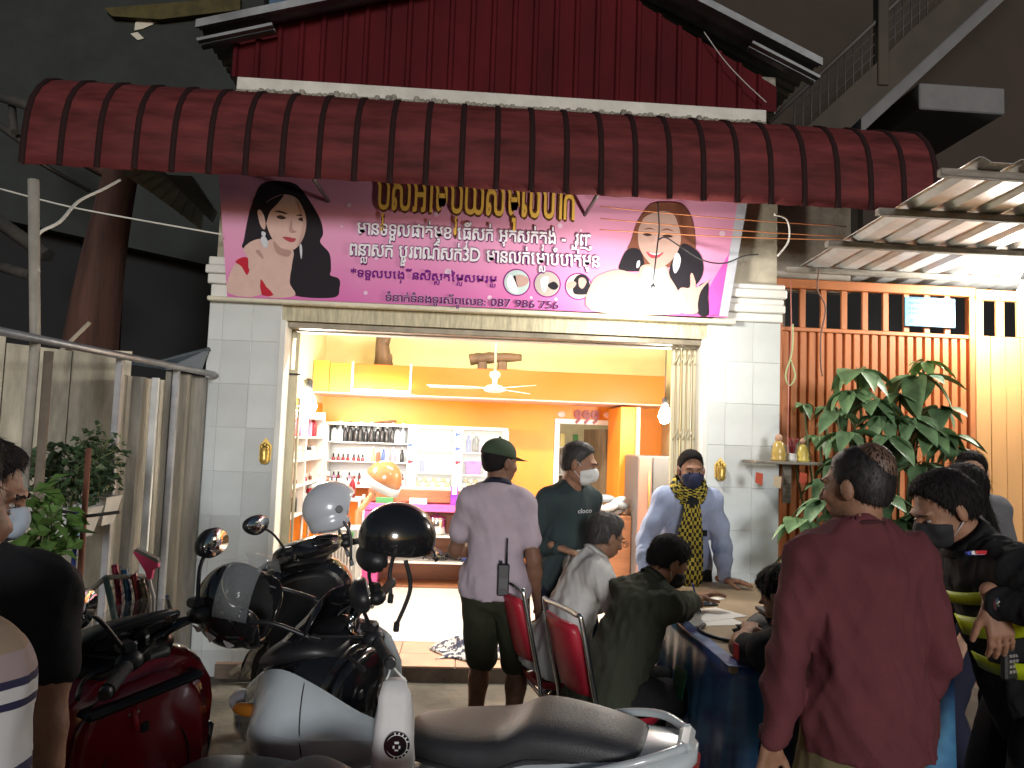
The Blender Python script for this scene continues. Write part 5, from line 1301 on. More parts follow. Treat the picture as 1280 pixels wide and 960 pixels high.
def umbrella_plant(label, heads, base, seed):
    r = random.Random(seed); t = thing('umbrella_plant', label, 'plant', tuple(base)); protos = {}
    m_pot = mat('clay_pot', (.2, .09, .05), rough=.8)
    MB().lathe([(.11, 0), (.15, .24), (.165, .25), (.165, .28), (.14, .28), (.13, .22), (.001, .22)], n=18).build('pot', m_pot, t)
    for hi, (px, py, Y, size, nl, tone) in enumerate(heads):
        c = PY(px, py, Y) - Vector(base)
        sx = Vector((c.x * .3, c.y * .3, .26 + .3 * c.z))
        MB().tube(smooth_line([Vector((r.uniform(-.05, .05), r.uniform(-.05, .05), .22)), sx, Vector((c.x * .8, c.y * .8, c.z * .8)), c], 4), [.012] * 5 + [.008] * 8, 6).build('stem', m_stem, t)
        for k in range(nl):
            key = (tone, k % 2)
            if key not in protos:
                o = leaf_mesh(1.0, .25 + .05 * (k % 2), .5 + .25 * (k % 2), 'leaf', None).build('leaf', m_lf[tone], t, fix=False, thick=0); protos[key] = o
            else: o = protos[key].copy(); col.objects.link(o)
            o.parent = t
            az = 2 * math.pi * k / nl + r.uniform(-.25, .25); el = r.uniform(-.5, .18)
            sz = size * r.uniform(.85, 1.3)
            o.location = c + Vector((-math.sin(az) * .012, math.cos(az) * .012, 0)); o.rotation_euler = (el, r.uniform(-.3, .3), az); o.scale = (sz * r.uniform(.75, 1.2), sz, sz * r.uniform(.7, 1.1))
    return t
hd1 = [(1062, 488, 5.0, .17, 8, 1), (1100, 520, 4.85, .18, 8, 0), (1165, 535, 4.8, .18, 8, 1), (1060, 540, 4.8, .18, 8, 0), (1125, 492, 4.95, .16, 8, 1), (1195, 560, 4.85, .15, 7, 0), (1070, 462, 5.0, .22, 8, 1), (1148, 470, 4.95, .27, 8, 1), (1155, 452, 5.05, .16, 7, 2), (1092, 500, 4.9, .20, 8, 0), (1140, 522, 4.8, .19, 8, 0), (1175, 510, 4.9, .17, 8, 0), (1045, 515, 4.95, .17, 8, 0), (1110, 545, 4.75, .20, 8, 0), (1185, 545, 4.8, .20, 7, 0), (1080, 560, 4.8, .2, 8, 0), (1150, 580, 4.7, .2, 8, 0)]
hd2 = [(992, 560, 5.46, .12, 7, 0), (1060, 600, 4.7, .18, 8, 0), (1035, 670, 4.7, .2, 8, 0), (1100, 620, 4.6, .2, 8, 0), (1015, 700, 4.7, .18, 8, 0), (1005, 505, 5.44, .10, 6, 0), (1033, 508, 5.4, .11, 6, 0), (1025, 545, 5.4, .15, 8, 1), (1052, 575, 5.1, .17, 8, 0), (1030, 600, 5.05, .15, 8, 0), (1000, 648, 4.8, .18, 8, 1), (1030, 625, 4.8, .19, 8, 0), (1060, 640, 4.75, .2, 8, 0), (1120, 650, 4.7, .22, 8, 0), (1000, 690, 4.8, .15, 7, 0), (1140, 690, 4.65, .2, 8, 0), (1090, 690, 4.7, .2, 8, 0), (1160, 640, 4.6, .2, 8, 1)]
umbrella_plant('tall umbrella plant with big drooping glossy leaves before the orange gate', hd1, (PY(1120, 600, 5.05).x, 5.05, 0), 3)
umbrella_plant('lower bushy umbrella plant with dark leaves under the shrine shelf', hd2, (PY(1045, 600, 4.98).x, 4.98, 0), 5)
# potted shrub on the fence
def small_shrub(label, c, rad, nleaf, potw, seed, m1, size, parent_name='potted_shrub', pot=True, base=None):
    r = random.Random(seed); t = thing(parent_name, label, 'plant', tuple(base if base else c - Vector((0, 0, rad[2] + .18))))
    b0 = Vector(base) if base else c - Vector((0, 0, rad[2] + .18))
    if pot:
        rg_ = lambda z, w, d: [b0 + Vector((sx * w, sy * d, z)) for sx, sy in ((-1, -1), (1, -1), (1, 1), (-1, 1))]
        MB().loft([rg_(0, potw * .75, .07), rg_(.13, potw, .09), rg_(.15, potw * 1.04, .095), rg_(.15, potw * .9, .08), rg_(.11, potw * .88, .078)], smooth=False).build('planter', mat('foam_planter', (.58, .58, .56), rough=.8, var=.15), t, world=True)
    for k in range(7):
        d = Vector((r.uniform(-1, 1) * rad[0], r.uniform(-1, 1) * rad[1], r.uniform(.2, 1) * rad[2])); MB().tube([b0 + Vector((0, 0, .1 if pot else 0)), c + d * .4, c + d], [.006, .004, .002], 5).build('stem', m_stem, t, world=True)
    a = MB()
    for k in range(nleaf):
        while True:
            d = Vector((r.uniform(-1, 1), r.uniform(-1, 1), r.uniform(-1, 1)))
            if d.length < 1: break
        p = c + Vector((d.x * rad[0], d.y * rad[1], d.z * rad[2])) * (1 + .25 * r.random()); M = Euler((r.uniform(-1, 1), r.uniform(-1, 1), r.uniform(0, 6.28))).to_matrix(); s_ = size * r.uniform(.6, 1.3)
        a.add([p + M @ Vector(q) * s_ for q in ((0, 0, 0), (.4, .5, .12), (0, 1.1, -.1), (-.4, .5, .12))], [(0, 1, 2), (0, 2, 3)])
    o = a.build('foliage', m1, t, world=True, fix=False); o['kind'] = 'stuff'
    return t
m_sl = mat('small_leaf', (.045, .085, .035), rough=.55, var=.4, vscale=25)
q1 = fence_at(85, 590) + Vector((.04, -.02, 0)); q2 = fence_at(120, 600)
small_shrub('bushy small leaved shrub in a white foam planter on the fence', PY(88, 590, q1.y), (.22, .12, .14), 420, .13, 4, m_sl, .05)
small_shrub('small leaved shrub spilling over a white planter beside the metal frame', PY(122, 575, q2.y), (.13, .1, .16), 200, .1, 6, m_sl, .045)
small_shrub('light green leafy plant beneath the foam planter', PY(55, 660, 3.35), (.10, .1, .16), 90, .1, 8, mat('bright_leaf', (.09, .17, .04), rough=.5, var=.3, vscale=20), .09, pot=False)
bst = thing('planter_bracket', 'thin steel bracket holding the foam planters on the fence', 'bracket', (PY(95, 640, 3.7).x, 3.7, 0))
MB().tube([PY(60, 636, 3.75), PY(110, 645, 3.75), PY(150, 640, 3.75)], .009, 6).build('bar', MATS['dark_steel'], bst, world=True); MB().tube([PY(97, 640, 3.75), Vector((PY(97, 640, 3.75).x, 3.75, 0))], .012, 6).build('upright', mB['blue'], bst, world=True); MB().tube([PY(111, 560, 3.75), Vector((PY(108, 640, 3.75).x, 3.75, 0))], .013, 6).build('rusty_upright', mat('rust', (.17, .06, .035), rough=.8, var=.3), bst, world=True)
MB().prism([PY(66, 690, 3.7), PY(96, 665, 3.7), PY(97, 671, 3.7), PY(70, 698, 3.7)], (0, .02, 0)).build('blue_batten', mat('blue_paint', (.05, .16, .33), rough=.6), bst, world=True)

# ---------------- clutter by the fence
rk = thing('garland_rack', 'folding drying rack hung with red and blue tinsel garlands', 'rack', (PZ(150, 860, 0).x, 3.0, 0))
ry = 3.0
MB().tube([PY(132, 722, ry), PY(163, 860, ry - .1)], .012, 6).build('rack_leg', mat('green_pipe', (.08, .14, .12), rough=.5), rk, world=True)
MB().tube([PY(105, 745, ry + .2), PY(132, 722, ry), PY(185, 720, ry + .1)], .010, 6).build('rack_bar', m_pipe, rk, world=True)
MB().tube([PY(110, 742, ry + .2), Vector((PY(118, 742, ry).x, ry + .25, 0))], .011, 6).build('rack_leg', m_pipe, rk, world=True)
MB().tube([PY(185, 720, ry + .1), Vector((PY(188, 742, ry).x, ry + .2, 0))], .011, 6).build('rack_leg', m_pipe, rk, world=True)
MB().tube([PY(163, 860, ry - .1), Vector((PY(163, 860, ry).x + .05, ry - .15, 0))], .012, 6).build('rack_leg', MATS['green_pipe'], rk, world=True)
for k, (px, mm, n) in enumerate(((143, (.25, .02, .06), 'red'), (155, (.03, .12, .25), 'blue'), (167, (.27, .03, .05), 'crimson'), (176, (.2, .18, .14), 'beige'))):
    t = thing('tinsel_garland', n + ' tinsel garland hanging on the drying rack', 'garland', tuple(PY(px, 722, ry))); r = random.Random(k); a = MB()
    top_ = PY(px, 706 + 6 * k, ry + .06); bot_ = PY(px - 2, 800 - 8 * k, ry + .05)
    core = MB().tube(smooth_line([top_, top_.lerp(bot_, .5) + Vector((.02, 0, 0)), bot_]), .012, 6).build('core', mat('tinsel_' + n, mm, rough=.3, metal=.4), t, world=True)
    for j in range(420):
        f = r.random(); p = top_.lerp(bot_, f) + Vector((.02 * math.sin(math.pi * f), 0, 0)); d = Vector((r.uniform(-1, 1), r.uniform(-1, 1), r.uniform(-.6, .4))).normalized() * r.uniform(.025, .045); e = d.cross(Vector((0, 0, 1))).normalized() * .003
        a.add([p - e, p + e, p + d], [(0, 1, 2)])
    o = a.build('tinsel', MATS['tinsel_' + n], t, world=True, fix=False); o['kind'] = 'stuff'
bq = thing('pink_squeegee', 'bright pink plastic squeegee head on a thin white rod', 'squeegee', (PY(192, 745, 3.05).x, 3.05, 0))
m_hp = mat('hot_pink', (.85, .06, .22), rough=.4)
MB().prism([PY(x, y, 3.05) for x, y in ((166, 690), (172, 688), (197, 702), (198, 709), (191, 713), (189, 724), (184, 724), (181, 714))], (0, .02, 0)).build('head', m_hp, bq, world=True)
MB().prism([PY(x, y, 3.045) for x, y in ((166, 688), (171, 686), (198, 700), (197, 704))], (0, .03, 0)).build('rubber', mat('grey_rubber', (.2, .2, .18), rough=.7), bq, world=True)
MB().tube([PY(186, 722, 3.06), PY(192, 745, 3.06), Vector((PY(205, 800, 3.06).x, 3.06, 0))], .006, 6).build('rod', m_wl_, bq, world=True)
def crumple(name, label, c, r, m, seed, cat):
    F_ = Field(.03); rs = random.Random(seed)
    for k in range(7): F_.ell(np.array(c) + np.array((rs.uniform(-.5, .5) * r[0], rs.uniform(-.5, .5) * r[1], rs.uniform(-.2, .4) * r[2])), np.array(r) * rs.uniform(.45, .75))
    v, q = F_.mesh(.014); v = folds(v, q, .014, 26, seed, (1, 1, 1)); v[:, 2] = np.maximum(v[:, 2], .004)
    o = mesh_obj(name, [(v, q)], m, None); props(o, label, cat); return o
# ================================================================= bodies: distance fields meshed by surface nets
def _n3(v):
    v = np.asarray(v, float); return v / (np.linalg.norm(v) + 1e-12)
class Field:
    def __init__(s, k=0.02): s.p = []; s.k = k; s.cuts = []
    def cone(s, a, b, ra, rb, ax=None, sc=1.0, k=None):
        s.p.append(('c', np.asarray(a, float), np.asarray(b, float), ra, rb, None if ax is None else _n3(ax), sc, k)); return s
    def chain(s, pts, rs, ax=None, sc=1.0, k=None):
        for i in range(len(pts) - 1): s.cone(pts[i], pts[i + 1], rs[i], rs[i + 1], ax, sc, k)
        return s
    def ell(s, c, r, M=None, k=None, sub=False):
        s.p.append(('e' if not sub else 's', np.asarray(c, float), np.asarray(r, float), np.eye(3) if M is None else np.asarray(M, float), k)); return s
    def cut(s, p, n):                     # remove what lies on the side n points to
        s.cuts.append((np.asarray(p, float), _n3(n))); return s
    def bounds(s):
        lo = np.full(3, 9e9); hi = -lo
        for q in s.p:
            if q[0] == 'c':
                r = max(q[3], q[4]) * max(1, q[6])
                lo = np.minimum(lo, np.minimum(q[1], q[2]) - r); hi = np.maximum(hi, np.maximum(q[1], q[2]) + r)
            elif q[0] == 'e': lo = np.minimum(lo, q[1] - q[2].max()); hi = np.maximum(hi, q[1] + q[2].max())
        return lo, hi
    def mesh(s, h):
        lo, hi = s.bounds(); lo = lo - 3 * h - .01; hi = hi + 3 * h + .01
        n = np.ceil((hi - lo) / h).astype(int) + 1
        D = np.full(tuple(n), 1.0, np.float32)
        ax = [(lo[i] + np.arange(n[i]) * h).astype(np.float32) for i in range(3)]
        for q in s.p:
            if q[0] == 'c': r = max(q[3], q[4]) * max(1, q[6]); l = np.minimum(q[1], q[2]) - r; u = np.maximum(q[1], q[2]) + r; k = q[7]
            else: l = q[1] - q[2].max(); u = q[1] + q[2].max(); k = q[4]
            k = s.k if k is None else k
            m = .03 + k
            i0 = np.maximum(((l - m - lo) / h).astype(int), 0); i1 = np.minimum(((u + m - lo) / h).astype(int) + 2, n)
            if (i1 <= i0).any(): continue
            X, Y, Z = np.meshgrid(ax[0][i0[0]:i1[0]], ax[1][i0[1]:i1[1]], ax[2][i0[2]:i1[2]], indexing='ij')
            P = np.stack([X, Y, Z], -1)
            if q[0] == 'c':
                ab = q[2] - q[1]; t = np.clip(((P - q[1].astype(np.float32)) @ ab.astype(np.float32)) / max(1e-9, ab @ ab), 0, 1)
                v = P - (q[1] + t[..., None] * ab).astype(np.float32)
                if q[5] is not None:
                    w = v @ q[5].astype(np.float32); v = v + w[..., None] * (q[5] * (1 / q[6] - 1)).astype(np.float32)
                d = np.sqrt((v * v).sum(-1)) - (q[3] + (q[4] - q[3]) * t)
                if q[5] is not None and q[6] < 1: d = d * (.5 + .5 * q[6])
            else:
                v = (P - q[1].astype(np.float32)) @ q[3].astype(np.float32)
                a = v / q[2].astype(np.float32); k0 = np.sqrt((a * a).sum(-1)); k1 = np.sqrt(((a / q[2].astype(np.float32)) ** 2).sum(-1)) + 1e-9
                d = k0 * (k0 - 1) / k1
            sl = tuple(slice(i0[i], i1[i]) for i in range(3)); o = D[sl]
            if q[0] == 's':
                hh = np.clip(.5 - .5 * (o + d) / max(k, 1e-6), 0, 1); D[sl] = o * (1 - hh) + (-d) * hh + k * hh * (1 - hh)
            else:
                hh = np.clip(.5 + .5 * (o - d) / max(k, 1e-6), 0, 1); D[sl] = o * (1 - hh) + d * hh - k * hh * (1 - hh)
        if s.cuts:
            X, Y, Z = np.meshgrid(*ax, indexing='ij')
            for p, nn in s.cuts: D = np.maximum(D, (X - p[0]) * nn[0] + (Y - p[1]) * nn[1] + (Z - p[2]) * nn[2])
        return surface_nets(D, lo, h)
def surface_nets(D, lo, h):
    S = D < 0; nx, ny, nz = D.shape
    cnt = np.zeros((nx - 1, ny - 1, nz - 1), np.int8)
    for a in (0, 1):
        for b in (0, 1):
            for c in (0, 1): cnt += S[a:nx - 1 + a, b:ny - 1 + b, c:nz - 1 + c]
    act = (cnt > 0) & (cnt < 8); I, J, K = np.nonzero(act)
    idx = np.full(act.shape, -1, np.int64); idx[I, J, K] = np.arange(len(I))
    pos = np.zeros((len(I), 3)); num = np.zeros(len(I))
    cr = [(a, b, c) for a in (0, 1) for b in (0, 1) for c in (0, 1)]
    for p in cr:
        for d in range(3):
            if p[d]: continue
            q = list(p); q[d] = 1
            d0 = D[I + p[0], J + p[1], K + p[2]]; d1 = D[I + q[0], J + q[1], K + q[2]]
            m = (d0 < 0) != (d1 < 0); t = np.where(m, d0 / np.where(m, d0 - d1, 1), 0)
            e = np.array(p, float)[None] + t[:, None] * (np.array(q) - np.array(p))[None]
            pos += e * m[:, None]; num += m
    pos = pos / num[:, None]; V = lo + (np.stack([I, J, K], 1) + pos) * h
    F = []
    for d in range(3):
        o1, o2 = [(1, 2), (2, 0), (0, 1)][d]
        a = [slice(None)] * 3; b = [slice(None)] * 3; a[d] = slice(0, -1); b[d] = slice(1, None)
        A = S[tuple(a)]; B = S[tuple(b)]; e = np.argwhere(A != B)
        e = e[(e[:, o1] > 0) & (e[:, o2] > 0) & (e[:, o1] < D.shape[o1] - 1) & (e[:, o2] < D.shape[o2] - 1)]
        if not len(e): continue
        def g(u, v):
            f = e.copy(); f[:, o1] -= u; f[:, o2] -= v; return idx[f[:, 0], f[:, 1], f[:, 2]]
        q = np.stack([g(1, 1), g(0, 1), g(0, 0), g(1, 0)], 1)
        fl = A[e[:, 0], e[:, 1], e[:, 2]]
        q[~fl] = q[~fl][:, ::-1]; F.append(q)
    F = np.concatenate(F) if F else np.zeros((0, 4), int)
    F = F[(F >= 0).all(1)]
    return V, F
def vnormals(V, F):
    N = np.zeros_like(V); n = np.cross(V[F[:, 2]] - V[F[:, 0]], V[F[:, 3]] - V[F[:, 1]])
    for i in range(4): np.add.at(N, F[:, i], n)
    return N / (np.linalg.norm(N, axis=1, keepdims=True) + 1e-12)
def relax(V, F, it=1, lam=.5):
    for _ in range(it):
        A = np.zeros_like(V); c = np.zeros(len(V))
        for i in range(4):
            np.add.at(A, F[:, i], V[F[:, (i + 1) % 4]]); np.add.at(A, F[:, i], V[F[:, (i - 1) % 4]]); np.add.at(c, F[:, i], 2)
        c[c == 0] = 1
        V = V * (1 - lam) + lam * A / c[:, None]
    return V
def folds(V, F, amp, freq=9.0, seed=0, stretch=(1, 1, .45), lean=None):
    """soft cloth folds pushed out along the surface"""
    r = np.random.RandomState(seed); P = V * np.array(stretch)
    f = np.zeros(len(V)); w = np.zeros(len(V))
    for i in range(4): k = r.randn(3) * freq * .5; w += np.sin(P @ k + r.rand() * 6.28)
    for i in range(5):
        k = r.randn(3) * freq * (.7 + .5 * i); f += (1 - 2 * np.abs(np.sin(P @ k + 1.3 * w + r.rand() * 6.28))) / (1 + .6 * i)
    f = f / 3.0
    return V + vnormals(V, F) * (amp * (f + .35))[:, None]
def mesh_obj(name, VFs, m, parent, label=None):
    V = np.concatenate([v for v, f in VFs]); off = 0; F = []
    for v, f in VFs: F.append(f + off); off += len(v)
    F = np.concatenate(F)
    me = bpy.data.meshes.new(name)
    me.vertices.add(len(V)); me.vertices.foreach_set('co', V.astype(np.float32).ravel())
    me.loops.add(F.size); me.loops.foreach_set('vertex_index', F.astype(np.int32).ravel())
    me.polygons.add(len(F)); me.polygons.foreach_set('loop_start', np.arange(0, F.size, 4, dtype=np.int32)); me.polygons.foreach_set('loop_total', np.full(len(F), 4, np.int32))
    me.polygons.foreach_set('use_smooth', np.ones(len(F), bool))
    me.update(); me.validate(); me.materials.append(m)
    o = bpy.data.objects.new(name, me); col.objects.link(o); o.parent = parent
    if label: o['label'] = label
    return o
def strands(V, F, Hm, n, ln, seed, longh=False):
    """short flat locks lying on a hair shell"""
    r = np.random.RandomState(seed); N = vnormals(V, F); i = r.randint(0, len(V), n); p = V[i]; nn = N[i]
    c = V.mean(0); up = Hm[:, 2]; back = -Hm[:, 1]
    d = (p - (c + up * .12 + back * .03)); d = d - nn * (d * nn).sum(1, keepdims=True); d /= np.linalg.norm(d, axis=1, keepdims=True) + 1e-9
    d = d + nn * r.uniform(.03, .3, (n, 1)) + r.randn(n, 3) * .18; d /= np.linalg.norm(d, axis=1, keepdims=True)
    s = np.cross(d, nn); s /= np.linalg.norm(s, axis=1, keepdims=True) + 1e-9
    L = ln * r.uniform(.6, 1.5, (n, 1)) * (2.2 if longh else 1); w = .0012
    A = p - s * w; B = p + s * w; C = p + d * L + s * w * .25; D = p + d * L - s * w * .25
    return np.stack([A, B, C, D], 1).reshape(-1, 3), np.arange(4 * n).reshape(-1, 4)
def ik(a, t, l1, l2, hint):
    a, t = np.array(a, float), np.array(t, float); d = t - a; L = np.linalg.norm(d)
    if L > (l1 + l2) * .999: t = a + d / L * (l1 + l2) * .999; d = t - a; L = np.linalg.norm(d)
    u = d / L; x = (l1 * l1 - l2 * l2 + L * L) / (2 * L); y = math.sqrt(max(0, l1 * l1 - x * x))
    h = np.array(hint, float); h = h - u * (h @ u); h = _n3(h)
    return a + u * x + h * y, t
def rot_ypr(yaw, pitch, roll):
    """head frame: columns right, forward, up. yaw>0 turns to the left, pitch>0 looks up, roll>0 tips to the right"""
    M = Matrix.Rotation(R_(yaw), 3, 'Z') @ Matrix.Rotation(R_(pitch), 3, 'X') @ Matrix.Rotation(R_(roll), 3, 'Y')
    return np.array(M)
def hand_mesh(wr, d, palm, side, s=1.0, curl=.5, spread=.12, thumb=.5, h=.0042):
    """palm and five fingers; d: pointing direction, palm: way the palm faces, side +1 right hand"""
    d = _n3(d); palm = np.asarray(palm, float); palm = _n3(palm - d * (palm @ d))
    lat = np.cross(d, palm) * side            # towards the thumb
    f = Field(.007)
    k0 = wr + d * .088 * s
    f.cone(wr - d * .03 * s, wr + d * .015 * s, .026 * s, .025 * s, palm, .78)
    for o_ in (-.026, -.009, .009, .026): f.cone(wr + d * .012 * s + lat * o_ * .62 * s, k0 + lat * o_ * s, .0165 * s, .0135 * s, palm, .9)
    f.cone(wr + d * .03 * s + lat * .022 * s + palm * .006 * s, wr + d * .055 * s + lat * .03 * s + palm * .008 * s, .016 * s, .012 * s)
    curls = curl if isinstance(curl, (list, tuple)) else [curl] * 4
    for i, (o_, L) in enumerate(((.028, .070), (.0095, .079), (-.0095, .073), (-.027, .057))):
        p = k0 + lat * o_ * s; a = 0.0; r = .0098 * s * (1 if i < 3 else .88)
        dir_ = _n3(d + lat * spread * (1.5 - i) * .6)
        for j, fr in enumerate((.46, .31, .23)):
            a += curls[i] * (.85, 1.05, .7)[j]
            v = dir_ * math.cos(a) + palm * math.sin(a); q = p + v * L * fr * s
            f.cone(p, q, r, r * .9, k=.003); p = q; r *= .9
    p = wr + d * .03 * s + lat * .026 * s; v = _n3(d * .75 + lat * (.75 - .3 * thumb) + palm * (.2 + .4 * thumb))
    q = p + v * .036 * s; f.cone(p, q, .0145 * s, .0115 * s); v2 = _n3(v + d * .35 + palm * .25 * thumb - lat * .25 * thumb); f.cone(q, q + v2 * .03 * s, .0112 * s, .0098 * s, k=.003)
    f.cone(q + v2 * .03 * s, q + v2 * .052 * s, .0098 * s, .0082 * s, k=.003)
    return f.mesh(h)

def person(label, loc, yaw, H=1.66, skin='mid', hair='short', pelvis=None, lean=0, side=0, twist=0, hands=None, feet=None, head=(0, 0, 0), neckf=.02,
           top=None, sleeve='short', topcol=None, hem=-.10, bottom=None, legs='long', shoes=None, mask=None, belly=0.0, elbow=None, curl=None, handdir=None, palm=None,
           hairmat=None, res=.013, fold=.006, seed=1, collar=None, body_w=1.0, face=True, cuffs=None, shoulder_drop=0, knee=None, slv=.62):
    s = H / 1.66
    t = thing('person', label, 'person', loc, yaw)
    sk = {'mid': (.30, .155, .095), 'dark': (.20, .10, .062), 'light': (.44, .26, .18)}[skin]
    m_skin = mat('skin_' + skin, sk, rough=.58, spec=.35, var=.2, vscale=18, bump=.15, bscale=90)
    P = np.array(pelvis if pelvis is not None else (0, 0, .88 * s))
    la, sa = R_(lean), R_(side)
    u = _n3((math.sin(sa), math.sin(la) * math.cos(sa), math.cos(la) * math.cos(sa)))
    tw = R_(twist)
    r0 = np.array((1, 0, 0.)); fwd0 = np.array((0, 1, 0.))
    r = _n3(np.array((math.cos(tw), math.sin(tw), 0)) - u * (u @ np.array((math.cos(tw), math.sin(tw), 0)))); f = np.cross(u, r)
    N = P + u * .505 * s
    S = {k: P + u * (.428 - shoulder_drop) * s + r * k * .172 * s * body_w for k in (1, -1)}
    Hc = N + u * .055 * s + f * (.02 + neckf) * s + np.array((0, 0, .08 * s))
    Hm = rot_ypr(*head) if len(head) == 3 else head
    # ---- arms
    E = {}; W = {}
    hands = hands or {}; elbow = elbow or {}
    for k in (1, -1):
        tgt = hands.get(k, S[k] + r * k * .06 - np.array((0, 0, .50)) * s + f * .06)
        hint = elbow.get(k, -f * 1.0 + r * k * .35 - np.array((0, 0, .1)))
        E[k], W[k] = ik(S[k] + r * k * .01, tgt, .285 * s, .245 * s, hint)
    # ---- legs
    hip = {k: P + np.array((.085 * k * s, 0, -.02 * s)) for k in (1, -1)}; A = {}; Kn = {}
    feet = feet or {}; knee = knee or {}
    for k in (1, -1):
        tgt = np.array(feet.get(k, (.10 * k * s, -.01, .075 * s)), float)
        Kn[k], A[k] = ik(hip[k], tgt, .42 * s, .41 * s, knee.get(k, (0.05 * k, 1, .15)))
    wmul = body_w
    def torso(F, e=0.0, bel=0.0):
        F.cone(P - r0 * .065 * s, P + r0 * .065 * s, .118 * s + e, .118 * s + e, f, .84)
        F.cone(P + u * .02 * s + f * bel * .4, P + u * .2 * s + f * bel * .5, .135 * s * wmul + e, .138 * s * wmul + e + bel * .4, f, .76)
        F.cone(P + u * .2 * s, P + u * .36 * s, .150 * s * wmul + e, .150 * s * wmul + e, f, .70)
        F.cone(S[-1] * .72 + S[1] * .28 - u * .03 * s, S[1] * .72 + S[-1] * .28 - u * .03 * s, .088 * s + e, .088 * s + e, f, .85)
        F.cone(S[-1], S[1], .054 * s + e, .054 * s + e)
        for k in (1, -1): F.cone(N - u * .005 * s, S[k] * .8 + N * .2, .05 * s + e, .052 * s + e)
    def arm(F, k, e=0.0, upto='hand'):
        F.cone(S[k], S[k] * .4 + E[k] * .6, .057 * s + e, .047 * s + e); F.cone(S[k] * .4 + E[k] * .6, E[k], .047 * s + e, .040 * s + e)
        if upto == 'hand': F.chain([E[k], E[k] * .7 + W[k] * .3, W[k]], [.040 * s + e, .041 * s + e, .026 * s + e])
    B = Field(.03)
    torso(B, -.024); B.cone(N - u * .04 * s, Hc - np.array((0, 0, .03 * s)) - Hm[:, 1] * .02 * s, .058 * s, .052 * s)
    for k in (1, -1):
        arm(B, k, -.009 if sleeve == 'long' else -.003)
        B.chain([hip[k], Kn[k], Kn[k] * .68 + A[k] * .32, A[k]], [.082 * s, .054 * s, .053 * s, .034 * s])
    meshes = [B.mesh(.016)]
    # ---- head
    def L_(x, y, z): return Hc + Hm @ (np.array((x, y, z)) * s)
    Fh = Field(.018)
    Fh.ell(L_(0, -.018, .032), np.array((.074, .092, .085)) * s, Hm); Fh.ell(L_(0, .022, -.015), np.array((.064, .072, .088)) * s, Hm)
    Fh.ell(L_(0, .042, -.072), np.array((.042, .042, .034)) * s, Hm); Fh.ell(L_(0, .01, -.06), np.array((.058, .05, .045)) * s, Hm)
    if face:
        Fh.ell(L_(0, .078, .022), np.array((.05, .02, .013)) * s, Hm, k=.012)
        for k in (1, -1): Fh.ell(L_(.031 * k, .094, -.002), np.array((.017, .014, .011)) * s, Hm, k=.01, sub=True); Fh.ell(L_(.037 * k, .066, -.028), np.array((.02, .02, .018)) * s, Hm)
        Fh.cone(L_(0, .088, .006), L_(0, .108, -.030), .009 * s, .0125 * s, k=.01)
        for k in (1, -1): Fh.ell(L_(.012 * k, .096, -.034), np.array((.009, .01, .008)) * s, Hm, k=.006)
        Fh.ell(L_(0, .086, -.058), np.array((.025, .012, .006)) * s, Hm, k=.006); Fh.ell(L_(0, .083, -.067), np.array((.022, .012, .007)) * s, Hm, k=.006)
    for k in (1, -1): Fh.ell(L_(.077 * k, -.008, -.008), np.array((.011, .02, .033)) * s, Hm @ np.array(Matrix.Rotation(R_(-18 * k), 3, 'Z')), k=.006)
    Fh.cone(L_(0, -.012, -.03), N + u * .01 * s, .054 * s, .057 * s)
    meshes.append(Fh.mesh(.0062))
    for k in (1, -1):
        fd_ = _n3(W[k] - E[k]); dd = (handdir or {}).get(k, fd_); pp = (palm or {}).get(k, -r * k)
        v, q = hand_mesh(W[k], dd, pp, k, s, (curl or {}).get(k, .42)); meshes.append((v, q))
    body = mesh_obj('body', meshes, m_skin, t)
    # ---- eyes, brows
    if face:
        for k in (1, -1):
            MB().ell(L_(.031 * k, .080, -.003), (.0125 * s, .0085 * s, .0052 * s), 10, 7, Matrix([list(x) for x in Hm])).build('eye', mat('eye_white', (.36, .33, .30), rough=.3), t)
            MB().ell(L_(.031 * k, .0868, -.003), (.0052 * s, .003 * s, .0048 * s), 10, 6, Matrix([list(x) for x in Hm])).build('iris', mat('eye_dark', (.012, .008, .006), rough=.15), t)
            MB().tube([L_(.014 * k, .099, .017), L_(.031 * k, .097, .0235), L_(.05 * k, .083, .018)], [.002 * s, .0028 * s, .0014 * s], 6).build('eyebrow', mat('hair_black', (.012, .01, .01), rough=.75, spec=.2, bump=.9, bscale=160, stretch=(1, 1, .35)), t)
    # ---- hair
    hm_ = hairmat or mat('hair_black', (.012, .01, .01), rough=.75, spec=.2, bump=.9, bscale=160, stretch=(1, 1, .35))
    if hair in ('short', 'bald', 'crop', 'long', 'buzz'):
        e = {'short': .010, 'bald': .006, 'crop': .0045, 'long': .02, 'buzz': .005}[hair]
        F2 = Field(.012)
        F2.ell(L_(0, -.018, .034), (np.array((.074, .092, .085)) + e) * s, Hm)
        if hair != 'buzz': F2.ell(L_(0, -.04, .005), (np.array((.068, .065, .075)) + e) * s, Hm)
        else: F2.ell(L_(0, -.04, .012), (np.array((.066, .064, .07)) + e) * s, Hm)
        if hair == 'short': F2.ell(L_(0, .012, .085), np.array((.064, .062, .043)) * s, Hm)
        if hair == 'crop': F2.ell(L_(0, -.004, .074), np.array((.064, .078, .052)) * s, Hm)
        if hair == 'long':
            F2.cone(L_(0, -.05, .02), L_(0, -.095, -.22), .085 * s, .07 * s, Hm[:, 1], .6); F2.cone(L_(.055, -.02, -.02), L_(.07, -.04, -.24), .04 * s, .035 * s); F2.cone(L_(-.055, -.02, -.02), L_(-.07, -.04, -.24), .04 * s, .035 * s)
